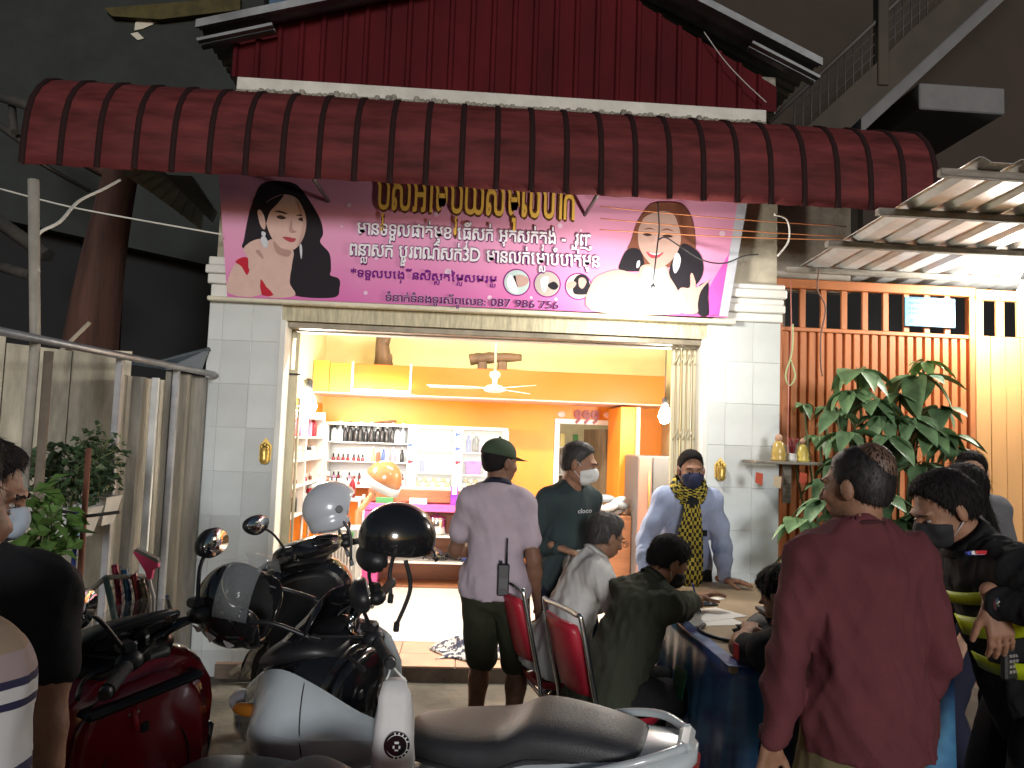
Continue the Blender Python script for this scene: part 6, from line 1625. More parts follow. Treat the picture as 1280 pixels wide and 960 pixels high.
        # hairline: front plane and nape plane
        F2.cut(L_(0, .047, .055), Hm @ np.array((0, .86, -.5)))
        if hair != 'long': F2.cut(L_(0, -.06, -.052), Hm @ np.array((0, .35, -1.0)))
        v, q = F2.mesh(.007); v = relax(v, q, 1, .4)
        v = folds(v, q, .0022 if hair in ('buzz', 'crop', 'bald') else .0045, 90, seed, (1, 1, .5))
        mesh_obj('hair', [(v, q), strands(v, q, Hm, 2600, .011 if hair in ('buzz', 'crop', 'bald') else .02, seed, hair == 'long')], hm_, t)
    if hair == 'cap':
        F2 = Field(.008); F2.ell(L_(0, -.018, .034), (np.array((.074, .092, .085)) + .006) * s, Hm); F2.ell(L_(0, -.045, .0), np.array((.070, .06, .07)) * s, Hm); F2.cut(L_(0, .045, .05), Hm @ np.array((0, .8, -.55))); F2.cut(L_(0, -.06, -.05), Hm @ np.array((0, .35, -1.0)))
        v, q = F2.mesh(.007); mesh_obj('hair', [(v, q)], hm_, t)
        F3 = Field(.01); F3.ell(L_(0, -.016, .045), np.array((.086, .104, .085)) * s, Hm); F3.cut(L_(0, 0, .028), Hm @ np.array((0, -.12, -1.0)))
        v, q = F3.mesh(.007); c_ = mesh_obj('cap', [(v, q)], cloth('cap_green', (.05, .075, .045)), t)
        F4 = Field(.004); F4.cone(L_(0, .07, .034), L_(0, .135, .022), .062 * s, .05 * s, Hm[:, 2], .09); v, q = F4.mesh(.005); mesh_obj('cap_peak', [(v, q)], MATS['cloth_cap_green'], t)
        MB().ell(L_(0, -.016, .131), (.008 * s,) * 3).build('cap_button', MATS['cloth_cap_green'], t)
    # ---- mask
    if mask:
        F2 = Field(.014); F2.ell(L_(0, .022, -.017), np.array((.070, .079, .092)) * s, Hm); F2.ell(L_(0, .044, -.074), np.array((.05, .050, .038)) * s, Hm); F2.ell(L_(0, .09, -.042), np.array((.036, .036, .044)) * s, Hm)
        for k in (1, -1): F2.ell(L_(.037 * k, .062, -.032), np.array((.028, .03, .03)) * s, Hm)
        F2.cut(L_(0, .030, -.04), Hm @ np.array((0, -1, -.10))); F2.cut(L_(0, .105, .0), Hm @ np.array((0, -.42, 1)))
        v, q = F2.mesh(.006); v = relax(v, q, 1); mesh_obj('mask', [(v, q)], mask, t)
        for k in (1, -1):
            MB().tube([L_(.055 * k, .04, -.02), L_(.074 * k, .01, .012), L_(.08 * k, -.015, .012)], .0022, 5).build('mask_strap', mat('strap_white', (.7, .7, .7), rough=.8), t)
            MB().tube([L_(.055 * k, .035, -.07), L_(.072 * k, .0, -.04), L_(.08 * k, -.018, -.02)], .0022, 5).build('mask_strap', MATS['strap_white'], t)
    # ---- shirt
    if top is not None:
        F2 = Field(.03); torso(F2, .013, belly)
        hemp = P + u * hem * s
        F2.cone(P + u * .05 * s + f * belly * .3, hemp - u * .02 * s, .163 * s * max(wmul, 1.04) + belly * .2, .176 * s * max(wmul, 1.04) + belly * .15, f, .86)
        for k in (1, -1):
            if sleeve == 'short':
                q = S[k] * (1 - slv) + E[k] * slv; F2.cone(S[k] - r * k * .02 * s, q, .070 * s, .062 * s)
            elif sleeve == 'long':
                F2.chain([S[k] - r * k * .02 * s, S[k] * .45 + E[k] * .55, E[k], E[k] * .6 + W[k] * .4, E[k] * .06 + W[k] * .94], [.071 * s, .06 * s, .054 * s, .052 * s, .037 * s])
            elif sleeve == 'rolled':
                F2.chain([S[k] - r * k * .02 * s, E[k], E[k] * .7 + W[k] * .3], [.071 * s, .056 * s, .05 * s])
        F2.cut(hemp, -u)
        F2.p.append(('s', N + f * .016 * s + u * .012 * s, np.array((.066, .062, .05)) * s, np.stack([r, f, u], 1), .006))
        v, q = F2.mesh(res); v = relax(v, q, 1, .5); v = folds(v, q, fold * 1.5, 12, seed, (1, 1, .38)); v = folds(v, q, fold * .55, 30, seed + 5, (1, 1, .45))
        sh_ = mesh_obj('shirt', [(v, q)], top, t)
        if collar is not None:
            ring = [N + u * (.018 - .02 * math.cos(a)) * s + (r * math.sin(a) * .064 + f * (.016 + .064 * math.cos(a))) * s for a in [2 * math.pi * i / 24 for i in range(24)]]
            ring2 = [N + u * (.042 - .02 * math.cos(a)) * s + (r * math.sin(a) * .066 + f * (.014 + .066 * math.cos(a))) * s for a in [2 * math.pi * i / 24 for i in range(24)]]
            ring3 = [N + u * (.012 - .028 * math.cos(a)) * s + (r * math.sin(a) * .087 + f * (.014 + .085 * math.cos(a))) * s for a in [2 * math.pi * i / 24 for i in range(24)]]
            MB().loft([ring, ring2, ring3], cap=False).build('collar', collar, t, thick=.005)
        if cuffs is not None:
            for k in (1, -1):
                w_ = E[k] * .05 + W[k] * .95 if sleeve == 'long' else (S[k] * (1 - slv) + E[k] * slv)
                d_ = _n3(W[k] - E[k]) if sleeve == 'long' else _n3(E[k] - S[k]); rr_ = (.039 if sleeve == 'long' else .066) * s
                MB().cyl(w_ - d_ * .02, w_ + d_ * .012, rr_, rr_ * .98, n=16, cap=False).build('cuff', cuffs, t, thick=.004)
    # ---- trousers
    if bottom is not None:
        F2 = Field(.022)
        F2.cone(P - r0 * .06 * s - u * .03 * s, P + r0 * .06 * s - u * .03 * s, .122 * s, .122 * s, fwd0, .84); F2.cone(P, P + u * .04 * s, .126 * s * wmul, .124 * s * wmul, f, .76)
        for k in (1, -1):
            if legs == 'long': F2.chain([hip[k], Kn[k], Kn[k] * .45 + A[k] * .55, A[k] + (Kn[k] - A[k]) * .04], [.103 * s, .076 * s, .068 * s, .062 * s])
            else: F2.chain([hip[k], Kn[k] + (A[k] - Kn[k]) * .02], [.100 * s, .088 * s])
        v, q = F2.mesh(res); v = relax(v, q, 1, .5); v = folds(v, q, fold * 1.2, 12, seed + 3, (1, 1, .5))
        mesh_obj('trousers' if legs == 'long' else 'shorts', [(v, q)], bottom, t)
    # ---- shoes
    if shoes is not None:
        for k in (1, -1):
            fd2 = _n3(np.array((.12 * k, 1, 0))); a = A[k]
            F2 = Field(.015); F2.cone(a - fd2 * .035 * s + np.array((0, 0, -.03)) * s, a + fd2 * .13 * s + np.array((0, 0, -.04)) * s, .042 * s, .034 * s); F2.cone(a, a + np.array((0, 0, -.03)) * s, .042 * s, .045 * s)
            F2.cut((0, 0, a[2] - .073 * s), (0, 0, -1)); v, q = F2.mesh(.009); mesh_obj('shoe', [(v, q)], shoes, t)
    info = dict(t=t, P=P, N=N, S=S, E=E, W=W, A=A, K=Kn, Hc=Hc, Hm=Hm, u=u, r=r, f=f, s=s, L=L_, hip=hip)
    return info
def to_local(loc, yaw, p):
    """world point to the person's own frame"""
    d = Vector(p) - Vector(loc); c, s_ = math.cos(-yaw), math.sin(-yaw)
    return np.array((d.x * c - d.y * s_, d.x * s_ + d.y * c, d.z))
# ================================================================= scooters (x forward, y left, z up)
m_tyre = mat('tyre_rubber', (.015, .015, .015), rough=.8, bump=.2, bscale=60)
m_seat = mat('seat_vinyl', (.04, .041, .045), rough=.5, var=.15, vscale=10, bump=.18, bscale=220)
m_bplast = mat('scooter_black_plastic', (.016, .016, .018), rough=.42, bump=.06, bscale=150)
m_bgloss = mat('scooter_gloss_black', (.010, .010, .012), rough=.1, coat=.8)
m_mirr = mat('mirror_glass', (.8, .82, .83), rough=.03, metal=1)
m_alloy = mat('alloy', (.10, .10, .105), rough=.4, metal=.7)
m_redl = mat('red_lens', (.30, .008, .012), rough=.12, coat=.5)
m_clear = mat('clear_plastic', (.75, .8, .82), rough=.06, alpha=.13, spec=.7)
m_smoke = mat('smoked_plastic', (.02, .022, .025), rough=.06, alpha=.72, spec=.7)
def sring(x, zc, w, h, n=2.6, yc=0.0, m=22, tilt=0.0):
    out = []
    for k in range(m):
        a = 2 * math.pi * k / m; c, s = math.cos(a), math.sin(a)
        y = math.copysign(abs(c) ** (2 / n), c) * w; z = math.copysign(abs(s) ** (2 / n), s) * h
        out.append(Vector((x + tilt * z, yc + y, zc + z)))
    return out
def sl_(keys, n):
    """interpolate rows of numbers smoothly"""
    K = np.array(keys, float); t = np.linspace(0, len(K) - 1, n); o = []
    for q in t:
        i = min(int(q), len(K) - 2); f = q - i; p0, p1, p2, p3 = K[max(i - 1, 0)], K[i], K[i + 1], K[min(i + 2, len(K) - 1)]
        o.append(.5 * ((2 * p1) + (-p0 + p2) * f + (2 * p0 - 5 * p1 + 4 * p2 - p3) * f * f + (-p0 + 3 * p1 - 3 * p2 + p3) * f ** 3))
    return o
def wheel(parent, x, r, M=None):
    w = MB(); n = 28; c = Vector((x, 0, r)); T = lambda p: (M @ p if M is not None else p)
    rings = []
    for k in range(n):
        a = 2 * math.pi * k / n; d = Vector((math.cos(a), 0, math.sin(a)))
        rings.append([T(c + d * (r - .05 + .05 * math.cos(b)) + Vector((0, .048 * math.sin(b), 0))) for b in [2 * math.pi * j / 10 for j in range(10)]])
    rings.append(rings[0]); w.loft(rings, cap=False)
    o = w.build('wheel', m_tyre, parent)
    rm = MB()
    for s in (-.03, .03): rm.tube([T(c + Vector((math.cos(a) * (r - .085), s, math.sin(a) * (r - .085)))) for a in [2 * math.pi * j / 24 for j in range(24)]], .014, 6, closed=True)
    rm.build('rim', m_alloy, o)
    sp = MB().cyl(T(c + Vector((0, -.05, 0))), T(c + Vector((0, .05, 0))), .035, n=12)
    for k in range(5):
        a = 2 * math.pi * k / 5; sp.tube([T(c), T(c + Vector((math.cos(a) * (r - .085), 0, math.sin(a) * (r - .085))))], [.022, .014], 6)
    sp.build('spokes', m_alloy, o)
    return o
def grip_set(t, M, side, hw, bar_z, bar_x, m_bar, lever=True):
    """grip, switch housing, brake lever on one end of the bar"""
    a = M @ Vector((bar_x - .05, side * (hw - .13), bar_z)); b = M @ Vector((bar_x - .085, side * hw, bar_z - .005))
    g = MB().tube([a, a.lerp(b, .1), a.lerp(b, .5), a.lerp(b, .93), b], [.019, .0165, .0175, .0175, .020], 12).build('grip', mat('grip_rubber', (.02, .02, .021), rough=.75, bump=.5, bscale=200), t)
    MB().cyl(b, b + (b - a).normalized() * .022, .018, .014, 10).build('bar_end', m_alloy, t)
    hc = M @ Vector((bar_x - .038, side * (hw - .165), bar_z + .002))
    MB().ell(hc, (.032, .036, .028), 12, 8).build('switch_housing', m_bplast, t)
    MB().box(hc + Vector((-.01, -.022, .02)), hc + Vector((.04, .022, .05)), .008).build('reservoir', m_bplast, t)
    if lever:
        l0 = M @ Vector((bar_x + .0, side * (hw - .15), bar_z - .008)); l1 = M @ Vector((bar_x + .035, side * (hw - .09), bar_z - .014)); l2 = M @ Vector((bar_x - .015, side * (hw + .01), bar_z - .02))
        MB().tube(smooth_line([l0, l1, l2]), .0065, 6).build('brake_lever', m_bplast, t)
def mirror(t, M, side, base, head, m_case, ang=0.0, size=(.062, .04)):
    b = M @ Vector(base); h = M @ Vector(head)
    MB().tube(smooth_line([b, b.lerp(h, .45) + Vector((.02, 0, .03)), h]), .0065, 6).build('mirror_stem', m_bplast, t)
    R = M.to_3x3() @ Matrix.Rotation(R_(ang), 3, 'Z'); 
    back = []; sh = []
    def oval(k, f, d): 
        a = 2 * math.pi * k / 22; return h + R @ Vector((d, math.cos(a) * size[0] * 1.15 * f * (1 + .12 * math.sin(a) * side), math.sin(a) * size[1] * 1.15 * f))
    o = MB().loft([[oval(k, .96, -.012) for k in range(22)], [oval(k, 1.05, -.004) for k in range(22)], [oval(k, .95, .02) for k in range(22)], [oval(k, .5, .036) for k in range(22)]]).build('mirror', m_case, t)
    MB().loft([[oval(k, .92, -.0125) for k in range(22)], [oval(k, .9, -.0145) for k in range(22)]]).build('mirror_glass', m_mirr, o)

def scooter(label, handle, yaw, lean, body, inner, seat_m, steer=20, style='maxi', group=None, mirrors=(1, -1), lower=None, binnacle=False, screen='black', wing=None):
    fwd = Vector((math.cos(R_(yaw)), math.sin(R_(yaw)), 0))
    loc = Vector((handle[0], handle[1], 0)) - fwd * .34
    lf = Vector((-fwd.y, fwd.x, 0)); loc = loc - lf * math.sin(R_(lean)) * 1.0
    t = thing('scooter', label, 'scooter', tuple(loc), rot=(-R_(lean), 0, R_(yaw)))
    lower = lower or m_bplast
    # steering frame
    ax = Vector((.44, 0, .9)); MS = Matrix.Translation(ax) @ Matrix.Rotation(R_(steer), 4, 'Z') @ Matrix.Translation(-ax)
    wheel(t, -.50, .27); wheel(t, .72, .27, MS)
    # fork and mudguard
    for s in (-1, 1): MB().tube([MS @ Vector((.72, .065 * s, .27)), MS @ Vector((.56, .07 * s, .68))], [.022, .026], 8).build('fork_leg', m_alloy, t)
    rg_ = []
    for j in range(9):
        a = R_(15 + 140 * j / 8); rr = .305
        rg_.append([MS @ Vector((.72 + rr * math.cos(a) - 0 * k, w, .27 + rr * math.sin(a) - .035 * (abs(w) / .075) ** 2)) for k, w in ((0, -.075), (0, -.045), (0, 0), (0, .045), (0, .075))])
    MB().loft(rg_, cap=False, closed=False).build('front_mudguard', body, t, fix=False, thick=.006)
    # tail body
    MB().loft([sring(*r, n=2.9) for r in sl_([(-.735, .80, .035, .018), (-.70, .785, .085, .04), (-.60, .735, .14, .085), (-.42, .685, .175, .12), (-.2, .635, .18, .13), (.0, .59, .165, .12), (.12, .54, .14, .10)], 26)]).build('tail_body', body, t)
    MB().loft([sring(*r, n=3) for r in sl_([(-.60, .60, .09, .06), (-.42, .52, .13, .10), (-.2, .46, .15, .12), (.0, .42, .15, .11), (.14, .38, .12, .08)], 14)]).build('engine_cover', lower, t)
    MB().box((-.74, -.055, .745), (-.705, .055, .785), .012).build('tail_light', m_redl, t)
    # rear grab handles
    for s in (-1, 1): MB().tube(smooth_line([(-.36, .165 * s, .755), (-.50, .165 * s, .80), (-.62, .125 * s, .83), (-.70, .05 * s, .835)]), [.013] * 18 + [.018], 8).build('grab_rail', m_bplast if style != 'maxi' else body, t)
    MB().box((-.725, -.06, .822), (-.68, .06, .848), .012).build('grab_bridge', m_bplast if style != 'maxi' else body, t)
    # seat with a raised passenger part
    sk = sl_([(-.60, .815, .06, .02), (-.56, .815, .105, .045), (-.42, .822, .128, .06), (-.27, .818, .142, .066), (-.17, .775, .15, .062), (-.05, .757, .15, .055), (.06, .748, .125, .05), (.15, .735, .09, .045), (.20, .70, .055, .03)], 40)
    so = MB().loft([sring(x, z - .025, w, h, n=3.2) for x, z, w, h in sk]).build('seat', seat_m, t)
    MB().tube([Vector((x, w * .985, z - .012 - h * .45)) for x, z, w, h in sk[3:-2]], .0035, 5).build('seam', m_bplast, so)
    MB().tube([Vector((x, -w * .985, z - .012 - h * .45)) for x, z, w, h in sk[3:-2]], .0035, 5).build('seam', m_bplast, so)
    # tunnel, floorboards
    MB().loft([sring(*r, n=3) for r in sl_([(.08, .50, .11, .12), (.2, .50, .105, .11), (.32, .53, .11, .13), (.42, .60, .13, .16)], 12)]).build('tunnel', body if style == 'maxi' else lower, t)
    for s in (-1, 1):
        a, b = sorted((.10 * s, .235 * s)); MB().box((.0, a, .30), (.46, b, .335), .012).build('floorboard', m_bplast, t)
        a, b = sorted((.215 * s, .24 * s)); MB().box((-.12, a, .24), (.50, b, .34), .01).build('side_skirt', body, t)
    # front cowl: outer shell, lower shell, inner shield facing the rider
    MB().loft([sring(x, z, w, h, n=2.5, tilt=ti) for x, z, w, h, ti in sl_([(.375, .80, .235, .185, -.12), (.45, .815, .25, .20, -.12), (.55, .80, .225, .19, -.18), (.66, .765, .165, .15, -.25), (.76, .73, .095, .10, -.3), (.82, .70, .03, .04, -.3)], 22)]).build('front_cowl', body if not wing else m_bgloss, t)
    MB().loft([sring(x, z, w, h, n=2.8, tilt=ti) for x, z, w, h, ti in sl_([(.37, .55, .205, .22, .05), (.44, .56, .215, .23, .05), (.54, .57, .17, .20, .0), (.62, .58, .10, .14, 0), (.66, .58, .04, .08, 0)], 14)]).build('lower_cowl', lower, t)
    MB().loft([sring(.378, .70, .19, .25, n=3, tilt=-.1), sring(.362, .70, .205, .26, n=3, tilt=-.1), sring(.352, .70, .17, .22, n=3, tilt=-.1)]).build('inner_shield', inner, t)
    if wing:
        for s in (-1, 1):
            X_ = (.12, .24, .36, .48, .58, .66); rows = (((.735, .70, .655, .615, .60, .64), (.16, .205, .25, .255, .215, .15)), ((.772, .765, .76, .748, .73, .695), (.178, .23, .288, .292, .245, .168)), ((.79, .80, .81, .81, .785, .715), (.178, .23, .287, .290, .243, .166)), ((.81, .86, .94, .975, .93, .79), (.15, .18, .215, .215, .185, .13)))
            rw = [[Vector((q[0], s * q[1], q[2])) for q in sl_(list(zip(X_, yy, zz)), 26)][0 if s > 0 else 9:] for zz, yy in rows]
            MB().loft(rw, cap=False, closed=False).build('fairing_wing', wing, t, fix=False, thick=.010, autosm=22)
            MB().tube([Vector((.37 + .03 * f, s * (.297 - .078 * f * f), .765 + .195 * f)) for f in np.linspace(0, 1, 6)], .0022, 4).build('panel_gap', m_bplast, t)
    # dark wedge let into each flank of the cowl
    for s in (-1, 1) if not wing else ():
        w = MB(); pts = [(.40, .235, .70), (.50, .24, .72), (.60, .205, .735), (.70, .15, .72), (.62, .165, .655), (.50, .205, .60), (.41, .212, .60)]
        w.loft([[Vector((x, s * (y + .003), z)) for x, y, z in pts], [Vector((x, s * (y + .016), z)) for x, y, z in pts], [Vector((x * .97 + .016, s * (y + .019), z * .97 + .02)) for x, y, z in pts]]); w.build('flank_panel', m_bgloss, t)
    # panel joints and trim
    for s in (-1, 1):
        MB().tube([Vector((x, s * (w * .985 + .001), z - h * .25)) for x, z, w, h in sl_([(-.60, .735, .14, .085), (-.42, .685, .175, .12), (-.2, .635, .18, .13), (.0, .59, .165, .12)], 12)], .0022, 4).build('panel_gap', m_bplast, t)
        MB().box((-.40, .176 * s - .003, .70), (-.24, .176 * s + .003, .716), .002).build('trim_badge', m_chrome, t)
    MB().tube([Vector((.347, .13 * math.cos(a), .68 + .16 * math.sin(a))) for a in [2 * math.pi * k / 28 for k in range(28)]], .003, 4, closed=True).build('panel_gap', m_bplast, t)
    MB().box((.335, -.012, .80), (.352, .012, .83), .004).build('bag_hook', m_bplast, t)
    # headlight pair and indicators
    for s in (-1, 1):
        MB().ell((.735, .075 * s, .775), (.055, .05, .035), 14, 8).build('headlight', mat('headlight_lens', (.5, .52, .55), rough=.05, coat=.6), t)
        MB().ell((.66, .17 * s, .80), (.05, .02, .022), 12, 8).build('indicator', mat('amber_lens', (.45, .16, .02), rough=.15), t)
    # screen
    sc = MB(); rg_ = []
    sx = {'black': ((.66, .93, .13), (.58, 1.01, .15), (.50, 1.09, .145), (.44, 1.155, .11)), 'clear': ((.66, .93, .14), (.57, 1.02, .16), (.47, 1.10, .155), (.40, 1.16, .11)), None: ()}[screen]
    if sx:
        for x, z, w in sx: rg_.append([Vector((x - .22 * (y / .15) ** 2 * .28, y, z - .03 * (y / .15) ** 2)) for y in np.linspace(-w, w, 9)])
        sc.loft(rg_, cap=False, closed=False); sc.build('windscreen', m_bgloss if screen == 'black' else m_clear, t, fix=False, thick=.004)
    MB().loft([sring(.64, .93, .12, .03, n=2.5), sring(.52, .985, .165, .045, n=2.5), sring(.42, 1.0, .15, .04, n=2.5), sring(.36, .985, .10, .025, n=2.5)]).build('dash_cowl', m_bplast, t)
    # bar
    HW, BZ, BX = .345, 1.055, .335
    bar = smooth_line([MS @ Vector((BX - .05, -HW + .13, BZ)), MS @ Vector((BX + .02, -.12, BZ - .02)), MS @ Vector((BX + .045, 0, BZ - .035)), MS @ Vector((BX + .02, .12, BZ - .02)), MS @ Vector((BX - .05, HW - .13, BZ))], 5)
    MB().tube(bar, .0125, 10).build('handlebar', m_bgloss if style == 'maxi' else m_bplast, t)
    if style == 'maxi':
        MB().box((-.03, -.05, 0), (.03, .05, .05), .012, MS @ Matrix.Translation(Vector((BX + .045, 0, BZ - .075)))).build('bar_clamp', m_bgloss, t)
        for s in (-1, 1): MB().cyl(MS @ Vector((BX + .045, .03 * s, BZ - .03)), MS @ Vector((BX + .045, .03 * s, BZ - .0)), .009, n=8).build('clamp_bolt', m_chrome, t)
        MB().tube([MS @ Vector((BX + .05, 0, .98)), MS @ Vector((BX + .09, 0, .80))], .03, 10).build('steering_stem', m_bplast, t)
    else:
        MB().loft([[MS @ p for p in sring(x, z, w, h, n=2.4)] for x, z, w, h in sl_([(BX - .07, BZ + .0, .10, .03), (BX - .02, BZ + .015, .20, .05), (BX + .06, BZ + .0, .21, .06), (BX + .13, BZ - .03, .15, .055), (BX + .18, BZ - .06, .06, .03)], 14)]).build('handlebar_cover', body, t)
        MB().ell(MS @ Vector((BX - .035, 0, BZ + .03)), (.05, .09, .03), 14, 8).build('speedometer', m_bgloss, t)
    for s in (1, -1): grip_set(t, MS, s, HW, BZ, BX, m_bplast)
    for s in (1, -1):
        if s in mirrors: mirror(t, MS, s, (BX - .03, .185 * s, BZ + .03), (BX - .015, .33 * s, BZ + .19), m_bplast, ang=8 * s)
    # cables
    for s in (-1, 1): MB().tube(smooth_line([MS @ Vector((BX - .03, .17 * s, BZ)), Vector((.47, .12 * s, 1.04)), Vector((.50, .05 * s, .96))]), .005, 6).build('brake_cable', m_bplast, t)
    # swing arm engine, exhaust, stands, shock
    MB().loft([sring(x, z, w, h, n=3, yc=.09) for x, z, w, h in ((-.60, .27, .03, .05), (-.45, .28, .06, .09), (-.2, .31, .07, .10), (.0, .33, .06, .09))]).build('engine_case', m_alloy, t)
    MB().tube(smooth_line([(-.02, -.10, .25), (-.2, -.15, .24), (-.36, -.17, .28)]), .018, 8).build('exhaust_pipe', m_alloy, t)
    MB().cyl((-.34, -.17, .275), (-.74, -.18, .36), .048, .055, 14).build('silencer', m_bplast, t)
    MB().tube([(-.46, .13, .32), (-.36, .15, .62)], .028, 8).build('shock_absorber', m_redl, t)
    MB().tube([(-.02, .16, .26), (-.04, .26, .0 + math.tan(R_(lean)) * -.26 + .02)], .012, 6).build('side_stand', m_bplast, t)
    MB().loft([sring(x, z, w, h, n=2.5) for x, z, w, h in ((-.62, .60, .06, .02), (-.78, .45, .07, .02), (-.80, .36, .055, .015))]).build('rear_mudguard', m_bplast, t)
    MB().box((-.80, -.075, .44), (-.79, .075, .55), .004).build('number_plate', mat('plate_white', (.6, .6, .58), rough=.5), t)
    return t, MS
WH = mat('pearl_white_paint', (.55, .60, .62), rough=.22, coat=.7, var=.05, vscale=3)
RD = mat('deep_red_paint', (.30, .010, .02), rough=.2, coat=.8, var=.1)
BKP = mat('gloss_black_paint', (.014, .014, .016), rough=.15, coat=.8)
sw1, MS1 = scooter('pearl white scooter with grey seat parked across the front of the shop', (-.31, 2.58), 158, 9, WH, m_bgloss, m_seat, steer=27, mirrors=(1,), screen='black', wing=WH, lower=WH)
sw2, MS2 = scooter('dark red scooter with clear windscreen and an instrument panel', (-.88, 2.28), 141, 8, RD, RD, m_seat, steer=29, screen='clear', style='maxi', lower=m_bplast)
sw3, MS3 = scooter('black scooter standing between the red scooter and the doorway', (-.78, 4.05), 108, 8, BKP, m_bplast, m_bplast, steer=30, style='city', screen=None, mirrors=(1,))
# instrument binnacle of the red scooter
MB().loft([sring(.60, 1.0, .12, .085, n=3, tilt=-.9), sring(.43, 1.058, .15, .075, n=3, tilt=-1.4), sring(.408, 1.057, .145, .07, n=3, tilt=-1.4)]).build('binnacle', m_bplast, sw2)
gq = Matrix.Translation(Vector((.40, 0, 1.062))) @ Matrix.Rotation(R_(-55), 4, 'Y')
MB().box((-.004, -.12, -.085), (.0, .12, .085), .003, gq).build('gauge_glass', mat('gauge_glass', (.03, .04, .055), rough=.05, coat=1), sw2)
for y, z, r in ((.055, .02, .045), (-.055, .02, .045), (0, -.05, .028)):
    MB().tube([gq @ Vector((-.006, y + r * math.cos(a), z + r * math.sin(a))) for a in [2 * math.pi * k / 20 for k in range(20)]], .0022, 5, closed=True).build('gauge_ring', m_alloy, sw2)
    MB().cyl(gq @ Vector((-.0055, y, z)), gq @ Vector((-.007, y, z)), r * .9, n=18).build('gauge_dial', mat('dial_face', (.05, .055, .07), rough=.4), sw2)
for s in (-1, 1): MB().tube(smooth_line([Vector((.52, .16 * s, .98)), Vector((.47, .168 * s, 1.06)), Vector((.41, .13 * s, 1.14))]), .006, 6).build('screen_trim', m_chrome, sw2)
MB().box((-.01, -.02, 0), (.0, .02, .05), .004, Matrix.Translation(Vector((.345, .03, .86)))).build('key_switch', m_chrome, sw2)
MB().tube([(.335, .03, .885), (.325, .03, .82)], .008, 6).build('key_fob', mB['red'], sw2)
MB().box((.30, -.17, .90), (.42, .17, .925), .01).build('glove_tray', m_bplast, sw2)

# ================================================================= helmets
def helmet(kind, label, c, Rz, tilt, m_shell, size=1.0, hook=None):
    t = thing('helmet', label, 'helmet', tuple(c), rot=(tilt[0], tilt[1], Rz))
    F_ = Field(.008); r = np.array((.125, .148, .135)) * size
    F_.ell((0, 0, 0), r)
    if kind != 'half': F_.ell((0, -.005 * size, -.075 * size), np.array((.118, .13, .085)) * size)
    F_.ell((0, .02 * size, -.06 * size), r * np.array((.82, .80, .92)), k=.004, sub=True)
    F_.ell((0, .02 * size, -.17 * size), r * np.array((.86, .88, .8)), k=.004, sub=True)
    if kind != 'half': F_.ell((0, .16 * size, -.045 * size), np.array((.13, .11, .085)) * size, k=.006, sub=True)
    F_.cut((0, 0, -.045 * size if kind == 'half' else -.125 * size), (0, 0 if kind == 'half' else -.15, -1))
    v, q = F_.mesh(.006); v = relax(v, q, 1, .4); mesh_obj('shell', [(v, q)], m_shell, t)
    F2 = Field(.005); F2.ell((0, .0, -.012 * size), r * .93); F2.cut((0, 0, (-.05 if kind == 'half' else -.11) * size), (0, 0, -1)); F2.ell((0, .03 * size, -.07 * size), r * np.array((.76, .78, .85)), k=.004, sub=True)
    if kind != 'half': F2.ell((0, .16 * size, -.045 * size), np.array((.128, .108, .08)) * size, k=.006, sub=True)
    v, q = F2.mesh(.008); mesh_obj('lining', [(v, q)], mat('helmet_lining', (.02, .02, .02), rough=.9), t)
    if kind == 'half':
        MB().loft([[Vector((x, (.128 + .05 * (1 - (x / .11) ** 2) * f) * size, (-.02 - .025 * f - .015 * (x / .11) ** 2) * size)) for x in np.linspace(-.105, .105, 11)] for f in (0, .5, 1)], cap=False, closed=False).build('peak', m_shell, t, fix=False, thick=.006)
        F3 = Field(.006); F3.ell((0, -.07, -.075), (.10, .075, .06)); F3.ell((0, -.03, -.08), (.088, .085, .07), sub=True); F3.cut((0, -.02, 0), (0, 1, 0)); v, q = F3.mesh(.008); mesh_obj('neck_guard', [(v, q)], m_bplast, t)
    for s in (-1, 1):
        if kind != 'half': MB().cyl((.118 * s * size, .03, -.03), (.134 * s * size, .03, -.03), .02, .017, 14).build('visor_pivot', m_bplast, t)
        MB().tube(smooth_line([(.10 * s, .02, -.06 * size), (.105 * s, .03 + .02 * s, -.16), (.09 * s + .01, .02, -.24 - .05 * (s > 0))]), .008, 6).build('chin_strap', m_bplast, t)
        MB().box((.085 * s, .01, -.27 - .05 * (s > 0)), (.085 * s + .02, .03, -.235 - .05 * (s > 0)), .003).build('strap_buckle', m_bplast, t)
    if kind == 'jet':
        rg_ = [[Vector((.142 * size * math.sin(a), .02 + .165 * size * math.cos(a) * ff, z)) for a in np.linspace(-1.35, 1.35, 15)] for z, ff in ((.02, .98), (-.03, 1.03), (-.09, 1.0))]
        MB().loft(rg_, cap=False, closed=False).build('visor', m_clear, t, fix=False, thick=.003)
    return t
hp = PY(497, 672, 2.93)
h1 = helmet('half', 'black half helmet with loose straps hung on the white scooter mirror', hp, R_(-75), (R_(-4), R_(6)), BKP, .98)
MB().box((-.004, -.02, -.02), (.0, .02, .02), .002, Matrix.Translation(Vector((-.118, .02, .0)))).build('sticker', mat('sticker_grey', (.4, .4, .4), rough=.4), h1)
h2 = helmet('full', 'pale silver open face helmet hung on the black scooter bar', PY(414, 634, 4.1), R_(-80), (R_(18), R_(-10)), mat('silver_helmet', (.55, .57, .62), rough=.25, coat=.5), 1.0)
h3 = helmet('jet', 'black helmet with silver flashes and clear visor lying on the red scooter', PY(296, 756, 2.62), R_(-100), (R_(80), R_(25)), BKP, .98)
m_fl = mat('silver_flash', (.6, .6, .62), rough=.3)
